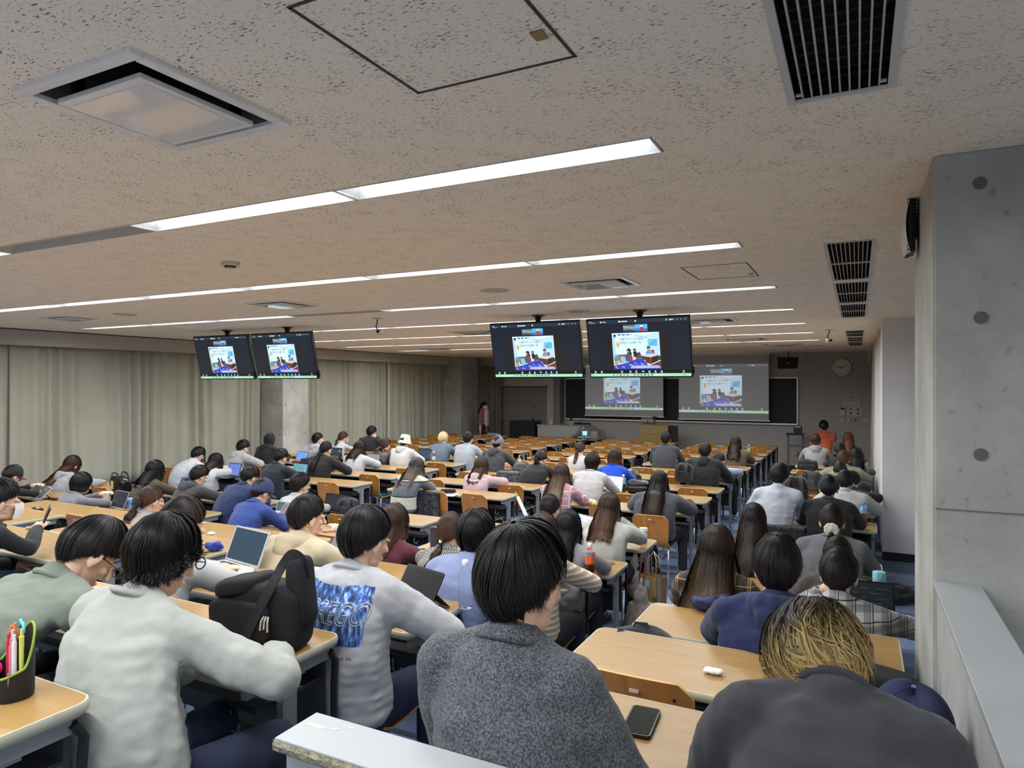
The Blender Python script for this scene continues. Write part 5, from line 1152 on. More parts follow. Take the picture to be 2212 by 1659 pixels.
# nearest students
q29 = P(29, 'seated person with shaggy black hair and off-white sweatshirt, arms on the bag desk', 352, 1108, 'C', 1, hair='shag', hc='black', top='crew', tc=CL('offwhite', 160, 162, 156), dy=.06, pitch=22, yaw=-6, pose=((( -.29, .10, .66), (-.06, .28, .76)), ((.26, .24, .76), (.08, .40, .75))), width=1.04, puff=.022, extras=('glasses', 'jeans'), bx=-1.70, hipback=.02, fold=.03)
q28 = P(28, 'seated person in sage green shirt bowing over desk beside off-white sweatshirt', 195, 1115, 'C', 1, hair='short', hc='black', top='crew', tc=CL('sage', 116, 124, 112), dy=.18, pitch=48, yaw=-14, pose='wide', width=1.15, puff=.03, extras=('glasses',), bx=-2.62, fold=.03, hipback=.02)
q34 = P(34, 'seated person in thick grey wool sweater seen from behind, nearest at centre', 1132, 1130, 'R', 1, hair='messy', hc='black', top='crew', tc=cloth('greywool', srgb(52, 56, 61), 'heather', srgb(104, 108, 115)), dy=.06, pitch=6, yaw=-16, pose='low', width=.92, puff=.024, bx=-.575, fold=.02, hipback=-.06)
q68 = P(68, 'seated person in charcoal sweatshirt slumped forward, wavy blond streaked hair', 1772, 1312, 'R', 1, hair='shag', hc='mix', top='crew', tc=CL('charcoal2', 50, 50, 56), dy=.20, pitch=58, yaw=24, pose='desk', width=.92, puff=.03, bx=-.04, fold=.03, hv=dict(hf=.0, hb=.0, hs=.0, wave=.02, mess=1.9, v=.020, swirl=1.4, b=126, s=106, f=92, lift=.004, curl=.20), hipback=-.05, Sov=(.0, .155, .955))
q30 = P(30, 'seated person in white sweatshirt with blue printed back, behind the bottle desk', 790, 1093, 'C', 2, hair='short', hc='black', top='crew', tc=CL('whitesweat', 172, 172, 176), dy=-.02, pitch=14, yaw=-14, pose=('desk', ((.32, .20, .76), (.10, .38, .74))), width=1.05, puff=.028, bx=-1.72, extras=('jeans',), fold=.028)
q27 = P(27, 'seated person in white top behind shaggy-haired student, using the white laptop', 398, 1072, 'C', 2, hair='short', hc='dark', top='crew', tc=White, dy=.0, pitch=10, pose='type', puff=.015)
q66 = P(66, 'seated person in navy hooded jersey with thick black hair, near right', 1678, 1158, 'R', 3, hair='messy', hc='black', top='hoodie', tc=cloth('navyjersey', srgb(24, 35, 74)), dy=-.04, pitch=10, yaw=6, width=1.12, puff=.026, bx=-.30, fold=.024)
q67 = P(67, 'seated person in grey plaid shirt with neat black hair near tumbler', 1812, 1185, 'R', 4, hair='short', hc='black', top='shirt', tc=cloth('plaid', srgb(168, 168, 168), 'plaid', srgb(80, 82, 86), srgb(24, 24, 26)), dy=.0, pitch=14, yaw=-4, pose=('face', 'wide'), puff=.014, bx=-.05, width=1.1)
q18 = P(18, 'seated person in beige hoodie resting chin on hand, centre left', 665, 1068, 'C', 3, hair='short', hc='black', top='hoodie', tc=CL('beige', 190, 176, 148), dy=.02, pitch=6, yaw=-24, pose=('desk', ((.34, .30, .76), (.185, .345, .97))), width=1.1, puff=.026, bx=-2.98, fold=.024)
q33 = P(33, 'seated person in light blue collared shirt before the clear bottle', 1030, 1100, 'C', 3, hair='mullet', hc='black', top='shirt', tc=CL('blueshirt', 126, 138, 174), dy=0, pitch=8, yaw=-12, width=1.1, puff=.022, bx=-1.80, fold=.02, hv=dict(hb=.03))
q1 = P(1, 'masked person at left edge holding up a dark phone', 0, 1033, 'M', 2, hair='short', hc='black', top='crew', tc=Blk, yaw=-20, pitch=6, pose=('low', ((.16, .20, .77), (-.06, .37, .85))), extras=('mask',), lod=0)
q65 = P(65, 'seated person with very long brown-to-gold straight hair and plaid shirt', 1548, 1133, 'R', 4, hair='longer', hc='ombre', top='shirt', tc=cloth('plaid2', srgb(66, 50, 38), 'plaid', srgb(30, 26, 24), srgb(170, 140, 96)), pitch=4, puff=.01, lod=0, hv=dict(hb=.42, spread=.07, hs=.40))
q12 = P(12, 'seated person in navy cap and royal blue sweater using phone', 565, 1032, 'M', 5, hair='cap', hc='black', top='crew', tc=CL('royal', 44, 66, 130), pitch=24, yaw=-10, pose=('desk', 'phone'), puff=.014, width=1.05, hv=dict(cm=(CL('capnavy', 46, 54, 86), CL('capnavy', 46, 54, 86))), lod=1, bx=-5.14, dy=.05)
q5 = P(5, 'seated person with brown ponytail, glasses and big black bow', 327, 1047, 'M', 4, hair='ponytail', hc='brown', top='crew', tc=CL('greytop', 150, 146, 142), pitch=10, yaw=-8, extras=('glasses',), lod=1, hv=dict(tail=.26, tr=.05, tw=.02, scr=(Blk, 1.35)))
q31 = P(31, 'seated person in maroon sweatshirt with dark brown hair', 852, 1088, 'C', 4, hair='mid', hc='brown', top='crew', tc=CL('maroon', 84, 30, 44), dy=.0, pitch=8, puff=.016, bx=-2.86, lod=1)
q32 = P(32, 'seated person in houndstooth top with long brown tied hair', 975, 1105, 'C', 4, hair='ponytail', hc='brown', top='crew', tc=cloth('hound', srgb(196, 192, 186), 'check', srgb(40, 38, 38)), hv=dict(tail=.34, tr=.055, tw=.02, tie=-.06), puff=.012, bx=-2.36, lod=1)
q35 = P(35, 'seated person in beige striped sweater behind grey wool sweater', 1172, 1108, 'C', 4, hair='mid', hc='brown', top='crew', tc=cloth('beigestripe', srgb(176, 150, 122), 'stripes', srgb(214, 210, 202)), puff=.014, lod=1, pose='wide')
q36 = P(36, 'seated person in grey blouse with long straight black hair', 1228, 1100, 'C', 5, hair='long', hc='black', top='crew', tc=CL('greyblouse', 136, 132, 140), puff=.012, lod=1, pitch=6)
q37 = P(37, 'seated person in navy jacket with low black bun', 1188, 1066, 'C', 6, hair='bun', hc='black', top='shirt', tc=Navy, hv=dict(tie=-.06, scr=(Blk, .9)), lod=1)
q45 = P(45, 'seated person in white knit with long brown hair beside the paper cup', 1316, 1065, 'C', 6, hair='long', hc='brown', top='crew', tc=CL('whiteknit', 172, 173, 166, kind='plain'), puff=.022, lod=1, pose=('desk', 'face'), hv=dict(hb=.22, hs=.22), width=1.08)
q64 = P(64, 'seated person with low dark hair behind the plaid shirt', 1810, 1158, 'R', 5, hair='swept', hc='dark', top='crew', tc=CL('brownish', 62, 54, 52), puff=.02, lod=1, pitch=14)
q63 = P(63, 'seated person in grey cardigan with white scrunchie ponytail', 1797, 1088, 'R', 6, hair='ponytail', hc='dark', top='crew', tc=cloth('greycard', srgb(80, 82, 86), 'heather', srgb(118, 120, 124)), hv=dict(tail=.15, tr=.026, tie=-.055, scr=(CL('cream', 197, 194, 181), 1.15)), puff=.026, width=1.12, lod=1)
q62 = P(62, 'seated person in dusky plum sweater with long dark hair', 1628, 1087, 'R', 6, hair='long', hc='dark', top='crew', tc=CL('plum', 78, 54, 58), puff=.014, lod=1)
q61 = P(61, 'seated person in white dress shirt with short black hair and glasses', 1684, 1000, 'R', 7, hair='short', hc='black', top='shirt', tc=CL('dresswhite', 181, 185, 194), puff=.018, width=1.1, lod=1, yaw=-12, extras=('glasses',), dy=-.06, bx=-.76)
q60 = P(60, 'seated person in black zip jacket and black cap beside white dress shirt', 1790, 1025, 'R', 7, hair='cap', hc='black', top='shirt', tc=Blk, puff=.022, width=1.12, lod=1, hv=dict(cm=(Blk, Blk)), bx=-.24)
q59 = P(59, 'seated person in white hoodie just beyond the black cap', 1826, 1015, 'R', 8, hair='short', hc='black', top='crew', tc=CL('whiteh', 181, 181, 181), puff=.03, width=1.12, pose='wide', pitch=26, yaw=-10)
P(58, 'seated person in black short-sleeved tee beyond the white hoodie', 1842, 1016, 'R', 9, hair='crop', hc='black', top='tee', tc=Blk, extras=('short',), width=1.1, pitch=30, dy=.1, pose='wide', puff=.015)
P(57, 'seated person in navy sweater bending low, right column', 1815, 996, 'R', 10, hair='crop', hc='black', top='crew', tc=CL('navydark', 24, 28, 42), width=1.15, pitch=40, dy=.1, pose='wide', puff=.03)
P(55, 'seated person in pale olive cable sweater, right column', 1823, 972, 'R', 11, hair='short', hc='brown', top='crew', tc=CL('oliveknit', 140, 138, 112), width=1.12, puff=.025, pose='wide', pitch=18)
P(56, 'seated person with long black hair beside wall, right column', 1850, 968, 'R', 12, hair='long', hc='black', top='crew', tc=CL('greyr', 110, 110, 112), pitch=10)
P(54, 'seated dark-haired person behind grey hoodie, right column', 1815, 958, 'R', 13, hair='short', hc='dark', top='crew', tc=Blk, pitch=20)
P(52, 'seated person in light grey hoodie, left seat near the small steel table', 1762, 937, 'R', 14, hair='mid', hc='brown', top='hoodie', tc=Gry, puff=.018, hv=dict(hb=.05, hs=.04))
P(53, 'seated person with long auburn hair near front right corner', 1833, 933, 'R', 15, hair='long', hc='auburn', top='crew', tc=Chr)
P(51, 'seated person in orange top and dark vest near front wall', 1779, 908, 'R', 15, hair='short', hc='black', top='crew', tc=CL('orange', 176, 84, 40), yaw=14, Yhead=16.3, puff=.02, hv=dict(v=.02), width=1.2, dy=0)
# centre column
P(46, 'seated person in slate grey jacket with long brown hair on fully visible chair', 1424, 1016, 'C', 7, hair='long', hc='dark', top='jacket', tc=CL('slate', 74, 74, 80), puff=.035, width=1.18, lod=1, legs='out', bx=-1.93, pose='wide', hv=dict(hb=.36))
P(44, 'seated person in pink grid cardigan with long ombre hair', 1212, 1000, 'C', 7, hair='longer', hc='ombre2', top='crew', tc=cloth('pinkgrid', srgb(180, 132, 142), 'grid', srgb(220, 206, 204)), puff=.02, lod=1, hv=dict(hb=.38))
P(42, 'seated person in white long sleeve tee with shaggy dark hair', 1280, 977, 'C', 8, hair='mullet', hc='dark', top='crew', tc=White, puff=.018, width=1.1, lod=1)
P(43, 'seated person in bright blue track top with shoulder-length hair', 1328, 968, 'C', 9, hair='mid', hc='brown', top='crew', tc=CL('brightblue', 20, 72, 190), puff=.014, lod=1, hv=dict(hb=.12, hs=.12))
P(48, 'seated person in black puffer with fluffy hood', 1523, 955, 'C', 10, hair='short', hc='dark', top='hoodie', tc=CL('puffer', 28, 29, 34), puff=.04, width=1.18, lod=1, pose='wide')
P(49, 'seated person in pale blue shirt bent low over desk', 1553, 976, 'C', 11, hair='crop', hc='black', top='shirt', tc=CL('paleblue', 160, 168, 200), pitch=40, dy=.12, puff=.02, bx=-1.86)
P(50, 'seated person in olive brown jacket with long wavy hair', 1589, 942, 'C', 13, hair='long', hc='dark', top='crew', tc=CL('olivebrown', 88, 78, 62), puff=.03, width=1.1, hv=dict(wave=.015, hb=.26))
P(47, 'seated person in dark grey sweater sitting upright, right of lectern', 1439, 931, 'C', 12, hair='short', hc='black', top='crew', tc=CL('dkgrey', 56, 58, 64), puff=.022, width=1.15, pitch=2)
# middle column
P(24, 'seated person in cream and grey block sweater with ash hair', 900, 988, 'M', 7, hair='long', hc='ash', top='crew', tc=cloth('blocks', srgb(200, 198, 182), 'blocks', srgb(100, 104, 112), srgb(30, 32, 38)), puff=.024, lod=1, pitch=22, dy=.06, bx=-5.2, hv=dict(hb=.20, hs=.22, wave=.012))
P(38, 'seated person in pale pink hoodie with brown hair', 1040, 987, 'M', 8, hair='mid', hc='brown', top='hoodie', tc=CL('pink', 185, 159, 166), puff=.024, lod=1, pose='wide', pitch=10)
P(40, 'seated person in black tee bent forward with low ponytail', 1168, 972, 'M', 9, hair='ponytail', hc='black', top='crew', tc=Blk, pitch=36, dy=.10, puff=.024, width=1.15, lod=1, hv=dict(tail=.10), bx=-4.22)
P(39, 'seated person in dark grey hoodie and grey mesh cap', 1075, 940, 'M', 10, hair='cap', hc='black', top='hoodie', tc=Chr, puff=.022, width=1.1, lod=1, hv=dict(cm=(CL('capgrey', 112, 106, 112), CL('capblue', 130, 170, 196)), sm=White), pose='wide')
P(41, 'seated person in white top with brown ponytail, upper centre', 1253, 953, 'M', 11, hair='ponytail', hc='brown', top='crew', tc=White, hv=dict(tail=.22, tr=.03, tie=-.0))
P(15, 'seated person in white tee with black hair and glasses, middle column', 650, 1021, 'M', 6, hair='short', hc='black', top='crew', tc=White, pitch=4, lod=1, extras=('glasses',), yaw=-14, hv=dict(v=.018))
# second column
P(4, 'seated person with sharp black bob and grey-mauve tee using phone', 176, 1020, 'L', 5, hair='bob', hc='black', top='crew', tc=CL('mauve', 116, 114, 122), pose='phone', pitch=14, lod=1)
P(6, 'seated person in dark khaki top with long black hair', 335, 993, 'L', 6, hair='long', hc='black', top='crew', tc=CL('khaki', 68, 62, 48), lod=1, pitch=10, puff=.015, hv=dict(hb=.18, hs=.18, wave=.014))
P(8, 'seated person in dark grey hoodie bowing head, second column', 430, 1004, 'L', 6, hair='short', hc='black', top='hoodie', tc=CL('hoodgrey', 62, 60, 64), lod=1, pitch=26, yaw=-6, puff=.02, bx=-7.1, dy=.05)
P(11, 'seated person in navy sweater bowing head behind blue cap', 540, 1005, 'L', 6, hair='short', hc='black', top='crew', tc=CL('navysweat', 30, 44, 84), lod=1, pitch=30, yaw=-6, puff=.028, width=1.15, bx=-6.36, dy=.08)
P(14, 'seated person in black sweater looking down, before blue laptop', 607, 968, 'L', 7, hair='short', hc='black', top='crew', tc=CL('blackblue', 28, 32, 42), lod=1, pitch=24, yaw=-6, puff=.022, width=1.1)
P(17, 'seated person in black tee with long black ponytail', 704, 952, 'L', 8, hair='ponytail', hc='black', top='crew', tc=Blk, lod=1, pitch=14, puff=.03, width=1.15, hv=dict(tail=.30, tr=.05), pose='wide')
P(20, 'seated person in white sweatshirt with long half-up dark hair', 777, 952, 'L', 9, hair='mid', hc='dark', top='crew', tc=White, pitch=18, puff=.03, width=1.12, hv=dict(hb=.16, hs=.18))
P(22, 'seated person in brown leather jacket with brown tied hair', 833, 945, 'L', 10, hair='bun', hc='brown', top='shirt', tc=mat('brown leather', srgb(62, 44, 42), .35), puff=.02, hv=dict(tie=-.07))
P(23, 'seated person in white hoodie and white bucket hat', 875, 938, 'L', 10, hair='bucket', hc='black', top='hoodie', tc=CL('whitehood', 190, 190, 190), puff=.028, width=1.1, pitch=12, hv=dict(cm=(CL('hatwhite', 197, 199, 185), White)))
P(25, 'seated person in slate blue top with blond hair', 958, 932, 'L', 11, hair='messy', hc='blond', top='crew', tc=CL('slateblue', 92, 106, 122), puff=.03, width=1.15, pitch=14, hv=dict(f=95, s=105, b=115))
P(26, 'seated person in light grey sweater beside the blond-haired student', 1012, 932, 'L', 11, hair='messy', hc='black', top='crew', tc=CL('ltgrey', 156, 162, 172), puff=.026, width=1.12, pitch=12)
# curtain-side column
P(2, 'seated person in black cap with maroon brim at far left', 27, 1003, 'W', 5, hair='cap', hc='black', top='crew', tc=Blk, lod=1, pitch=22, hv=dict(cm=(Blk, CL('brim', 110, 24, 48))), pose='phone')
P(3, 'seated person in grey hoodie with long brown hair, left by curtains', 157, 983, 'W', 6, hair='long', hc='brown', top='hoodie', tc=Gry, lod=1, pitch=10, puff=.018, hv=dict(hb=.22, hs=.24, blow=(-.35, -.1, 0)))
P(7, 'seated person in white shirt and black mask, left by curtains', 428, 964, 'W', 7, hair='short', hc='black', top='shirt', tc=CL('whiteshirt', 190, 192, 197), lod=1, pitch=30, yaw=-8, extras=('maskb',), puff=.022, width=1.1, bx=-9.5, dy=.08)
P(9, 'seated person in white sweatshirt with long dark hair typing', 466, 978, 'W', 7, hair='long', hc='dark', top='crew', tc=CL('sweat2', 181, 181, 179), lod=1, pitch=16, pose='wide', puff=.03, hv=dict(hb=.16, hs=.18), bx=-8.85)
P(10, 'seated person in light grey hoodie bowing, right by curtains', 525, 949, 'W', 8, hair='short', hc='black', top='hoodie', tc=CL('hoodlight', 160, 160, 164), lod=1, pitch=22, yaw=-6, puff=.034, width=1.15, bx=-9.35, pose='wide')
P(13, 'seated person with black hood up before concrete column', 583, 934, 'W', 9, hair='hood', hc='black', top='hoodie', tc=CL('blackhood', 24, 25, 28), puff=.03, width=1.1, pitch=4)
P(16, 'seated person in pale grey hoodie looking right, beyond column', 687, 934, 'W', 10, hair='short', hc='black', top='hoodie', tc=CL('palehood', 160, 162, 168), puff=.028, width=1.12, yaw=-30, pitch=0, bx=-9.45)
P(19, 'seated person in white tee with ponytail and mask, far left row', 741, 931, 'W', 11, hair='ponytail', hc='brown', top='crew', tc=White, extras=('mask',), hv=dict(tail=.13, tr=.022, tie=-.03), yaw=-12)
P(21, 'seated person in black tee, hand at face, by curtains', 803, 920, 'W', 12, hair='short', hc='black', top='crew', tc=Blk, pose=('desk', 'face'), yaw=-14, puff=.03, width=1.15, hv=dict(v=.02))
bpy.data.objects.remove(TMP)
# ---- small things -----------------------------------------------------------------
from mathutils.bvhtree import BVHTree
from mathutils import noise as mnoise
TMP = bpy.data.objects.new('tmp', bpy.data.meshes.new('tmp')); COL.objects.link(TMP)
_rm = TMP.modifiers.new('r', 'REMESH'); _rm.mode = 'VOXEL'; _rm.use_smooth_shade = True; _sm = TMP.modifiers.new('s', 'SMOOTH')
_d1 = TMP.modifiers.new('d', 'DISPLACE'); _d1.texture = TX['fold']; _d2 = TMP.modifiers.new('e', 'DISPLACE'); _d2.texture = TX['small']
def dk(px, py, row, dz=0): return atZ(px, py, ROWF[row]+DZ+dz)
def sup(c, r, e1=.5, e2=.5, M=None, nu=28, nv=18, noise=0, seed=0, taper=0):
    """closed super-ellipsoid: rounded box for bags"""
    c = Vector(c); V = []; sg = lambda v, e: math.copysign(abs(v)**e, v)
    for j in range(nv+1):
        ph = -PI/2+PI*j/nv
        for k in range(nu):
            th = 2*PI*k/nu; p = Vector((r[0]*sg(math.cos(ph), e1)*sg(math.cos(th), e2), r[1]*sg(math.cos(ph), e1)*sg(math.sin(th), e2), r[2]*sg(math.sin(ph), e1)))
            tz = 1-taper*(p.z/r[2]+1)/2; p.x *= tz; p.y *= tz
            if noise: p += Vector(mnoise.noise_vector(p*9+Vector((seed, seed, 0))))*noise
            if M is not None: p = M @ p
            V.append(tuple(c+p))
    return V, [(j*nu+k, j*nu+(k+1) % nu, (j+1)*nu+(k+1) % nu, (j+1)*nu+k) for j in range(nv) for k in range(nu)]
def rz(a): return Matrix.Rotation(R(a), 4, 'Z')
def lit_screen(c, k): return mat('panel %s %.2f' % (c, k), c, .25, emit=k)
def laptop(label, px, py, row, w_=.31, body=(150, 152, 156), scr=(44, 58, 70), k=.7, yaw=0, tilt=18, kind='doc', stand=False, name='laptop', d_=.21, hh=.20, lines=True):
    p = dk(px, py, row); t = thing(name, label, name.replace('_', ' '), p, R(yaw)); bm_ = mat('shell %d' % body[0], srgb(*body), .35, metal=.3)
    M = Matrix.Rotation(R(-tilt), 4, 'X')
    if not stand:
        b = MB(); b.prism(rrect(-w_/2, w_/2, -d_, 0, .012), .003, .013); b.build('base', bm_, t); b = MB(); b.prism(rrect(-w_*.44, w_*.44, -d_*.62, -.02, .004), .013, .0145); b.build('keyboard', M_black, t)
        MB().box(-w_*.16, w_*.16, -d_*.94, -d_*.68, .013, .0136).build('trackpad', M_steel, t)
    V = [(x, z) for x, z in rrect(-w_/2, w_/2, .004, hh, .010)]
    b = MB(); n = len(V); Mx = Matrix.Translation((0, 0, .012)) @ M
    b.add([tuple(Mx @ Vector((x, 0, z))) for x, z in V]+[tuple(Mx @ Vector((x, .007, z))) for x, z in V], [tuple(range(n)), tuple(range(n, 2*n))[::-1]]+[(q, n+q, n+(q+1) % n, (q+1) % n) for q in range(n)])
    l_ = b.build('lid', bm_ if body[0] > 60 else M_black, t)
    e = .010; s_ = MB(); s_.box(-w_/2+e, w_/2-e, -.0012, 0, .004+e, hh-e, Mx); s_.build('screen', lit_screen(srgb(*scr), k), t)
    if lines:
        c_ = tuple(min(255, v+26) if sum(scr) < 380 else max(0, v-90) for v in scr); q = MB(); rs = random.Random(int(px))
        for j in range(5):
            z = hh*(.80-.13*j); x = -w_*.38
            while x < w_*.3: l2 = rs.uniform(.02, .07); q.box(x, min(x+l2, w_*.4), -.002, -.0012, z, z+.005, Mx); x += l2+rs.uniform(.01, .06)
        q.build('screen_lines', lit_screen(srgb(*c_), k), t)
    if stand: q = MB(); q.add([tuple(Mx @ Vector((x, .008, z))) for x, z in ((-w_*.45, hh*.5), (w_*.45, hh*.5))]+[(-w_*.45, .14, 0.002), (w_*.45, .14, .002)]+[tuple(Mx @ Vector((x, .011, z))) for x, z in ((-w_*.45, hh*.5), (w_*.45, hh*.5))]+[(-w_*.45, .144, 0.002), (w_*.45, .144, .002)], [(0, 1, 3, 2), (4, 6, 7, 5), (0, 2, 6, 4), (1, 5, 7, 3), (0, 4, 5, 1), (2, 3, 7, 6)]); q.build('folded_cover', mat('dark taupe cover', srgb(62, 54, 50), .8), t)
    return t
def bottle(label, px, py, row, h=.21, r=.032, liq=None, cap=(230, 232, 234), band=None, lev=.6, z=None):
    p = dk(px, py, row) if z is None else atZ(px, py, z); t = thing('drink_bottle', label, 'bottle', p); k = h/.21
    cl = mat('clear plastic', (.97, .98, .98), .03, trans=1.0, ior=1.12); pr = [(r*.7, 0), (r*.95, .004), (r, .012)]
    for j in range(6): z0 = .02+.02*j; pr += [(r, z0*k), (r*.94, (z0+.010)*k)]
    pr += [(r, .145*k), (r*.9, .16*k), (r*.45, .185*k), (r*.4, .19*k), (r*.4, .198*k)]
    MB().lathe(pr, n=28).build('body', cl, t, smooth=35)
    if liq: MB().lathe([(r*.6, .004), (r*.9, .008), (r*.9, h*lev), (.001, h*lev)], n=20).build('drink', mat('drink %d' % liq[0], srgb(*liq), .15, trans=.5 if liq[0] > 90 else .3), t, smooth=40)
    MB().lathe([(r*.46, .192*k), (r*.48, .194*k), (r*.48, .212*k), (r*.42, .215*k), (.001, .215*k)], n=20).build('cap', mat('cap %d' % cap[0], srgb(*cap), .4), t, smooth=40)
    if band:
        MB().lathe([(r*1.012, h*band[0]), (r*1.02, h*(band[0]+.01)), (r*1.02, h*band[1]), (r*1.01, h*band[1]+.001)], n=24).build('label_band', mat('label %s' % (band[2],), srgb(*band[2]), .5, var=.5, vscale=60), t, smooth=40)
        if len(band) > 3: MB().lathe([(r*1.03, h*(band[1]-.08)), (r*1.035, h*(band[1]-.07)), (r*1.03, h*band[1])], n=24).build('label_top', mat('label %s' % (band[3],), srgb(*band[3]), .5, var=.3, vscale=70), t, smooth=40)
    return t
def tumbler(label, px, py, row, h, r, c, lid):
    t = thing('tumbler', label, 'tumbler', dk(px, py, row)); MB().lathe([(r*.95, 0), (r, .006), (r, h*.84), (.001, h*.84)], n=32).build('body', mat('tumbler %s' % (c,), srgb(*c), .4), t, smooth=40)
    MB().lathe([(r*.9, h*.84), (r*1.02, h*.845), (r*1.02, h*.95), (r*.97, h*.99), (r*.5, h), (.001, h)], n=32).build('lid', mat('lid %s' % (lid,), srgb(*lid), .4), t, smooth=40)
    MB().box(-r*.3, r*.5, -r*1.05, -r*.6, h*.9, h*1.02).build('lid_tab', MATS['lid %s' % (lid,)], t, bevel=.003); return t
def phone(label, px, py, row, yaw=0, c=(28, 30, 32), scr=(34, 40, 40), case=None):
    t = thing('phone', label, 'phone', dk(px, py, row), R(yaw)); MB().prism(rrect(-.038, .038, -.078, .078, .012), .001, .010).build('body', mat('phone %s' % (case or c,), srgb(*(case or c)), .35), t)
    MB().prism(rrect(-.034, .034, -.073, .073, .009), .010, .0108).build('screen', mat('phone glass %d' % scr[0], srgb(*scr), .08), t); return t
def heap(name, label, cat, c, r, m, seed=1, vox=.008, fold=.04, n=7, group=None, small=.02, rzv=0):
    rs = random.Random(seed); pr = [ell((0, 0, r[2]*.5), (r[0]*.8, r[1]*.8, r[2]*.5))]
    for k in range(n): a = rs.uniform(0, 6.28); pr.append(ell((math.cos(a)*r[0]*.55, math.sin(a)*r[1]*.5, r[2]*rs.uniform(.35, .75)), (r[0]*rs.uniform(.3, .5), r[1]*rs.uniform(.3, .55), r[2]*rs.uniform(.25, .4))))
    me = blob(pr, vox, 3, fold, small, name); me.materials.append(m); V, _f = mesh_np(me); zmin = V[:, 2].min(); me.transform(Matrix.Translation((0, 0, -zmin)))
    o = obj(name, me, None, loc=c); o.rotation_euler.z = R(rzv); return tag(o, label, cat, group)
# black tote on the off-white sweatshirt student's desk
p = dk(578, 1396, 1); t = thing('tote_bag', 'large black canvas bag with strap standing on near left desk', 'bag', p, R(10)); p_bag = p
M_cv = mat('black canvas', srgb(27, 27, 31), .85, bump=.3, bscale=500, var=.15)
MB().add(*sup((-.02, .02, .108), (.165, .075, .112), .42, .35, noise=.014, seed=4)).build('body', M_cv, t, smooth=True)
MB().add(*sup((-.10, .02, .20), (.085, .082, .030), .5, .5, M=Matrix.Rotation(R(-12), 4, 'Y'), noise=.012, seed=7)).build('top_flap', M_cv, t, smooth=True)
MB().add(*sup((-.06, -.062, .10), (.115, .026, .07), .35, .35, noise=.006, seed=2)).build('front_pocket', M_cv, t, smooth=True)
MB().add(*sup((.115, .03, .19), (.035, .05, .115), .5, .6, M=Matrix.Rotation(R(-6), 4, 'Y'), noise=.01, seed=9)).build('gathered_end', M_cv, t, smooth=True)
def strap(par, name, pts, w_, th, m, up=(0, 1, 0)):
    q = MB(); P = []; pts = [Vector(a) for a in pts]; n = len(pts); fine = []
    for i in range(n-1):
        for k in range(6):
            u = k/6; p0, p1, p2, p3 = pts[max(0, i-1)], pts[i], pts[i+1], pts[min(n-1, i+2)]
            fine.append(.5*((2*p1)+(p2-p0)*u+(2*p0-5*p1+4*p2-p3)*u*u+(3*p1-p0-3*p2+p3)*u**3))
    fine.append(pts[-1]); up = Vector(up)
    for i, a in enumerate(fine):
        d = (fine[min(i+1, len(fine)-1)]-fine[max(i-1, 0)]).normalized(); s_ = d.cross(up).normalized(); nn = s_.cross(d).normalized()
        P.append([a+s_*w_/2+nn*th/2, a-s_*w_/2+nn*th/2, a-s_*w_/2-nn*th/2, a+s_*w_/2-nn*th/2, a+s_*w_/2+nn*th/2])
    q.grid(P); return q.build(name, m, par, smooth=30)
strap(t, 'shoulder_strap', [(-.02, -.098, .02), (-.01, -.10, .06), (.02, -.092, .13), (.05, -.06, .21), (.06, .0, .28), (.09, .01, .315), (.125, .02, .29), (.13, .03, .24)], .034, .004, mat('webbing', srgb(38, 36, 40), .9, bump=.4, bscale=300), up=(0, -1, .3))
MB().box(-.028, .018, -.108, -.098, .035, .062).build('strap_buckle', M_black, t, bevel=.004)
MB().box(.045, .068, -.0965, -.0885, .018, .038).build('brand_patch', mat('grey woven patch', srgb(158, 158, 156), .7), t)
q = MB(); [q.box(.049, .064, -.0972, -.0964, z, z+.0022) for z in (.022, .027, .032)]; q.build('patch_text', M_dark, t)
for k, (x, l_) in enumerate(((.050, .035), (.058, .03), (.066, .038))): MB().tube([(x, -.085, .135), (x-.006+.004*k, -.092, .12), (x-.012+.006*k, -.09, .135-l_-.01)], .003, 6).build('zipper_pull', mat('pale leather pull', srgb(196, 192, 180), .6), t)
# black handbag, backpacks, jackets on chairs
M_lea = mat('black glossy leather', srgb(24, 24, 26), .25)
p = dk(262, 1062, 6); t = thing('handbag', 'shiny black handbag with yellow tag on curtain-side desk', 'handbag', p, R(-8))
MB().add(*sup((0, 0, .10), (.19, .09, .105), .6, .6, noise=.03, seed=3, taper=.12)).build('body', M_lea, t, smooth=True)
for y in (-.07, .05): strap(t, 'handle', [(-.10, y, .16), (-.08, y-.01, .24), (0, y-.02, .262), (.08, y-.01, .24), (.10, y, .15)], .016, .006, M_lea)
strap(t, 'front_strap', [(.05, -.10, .14), (.07, -.12, .05), (.11, -.13, .012), (.13, -.11, .03), (.14, -.09, .08)], .014, .005, M_lea, up=(0, -1, 0)); MB().box(-.06, .0, -.106, -.096, .05, .15).build('charm_tag', mat('yellow charm', srgb(222, 196, 110), .6), t, bevel=.01)
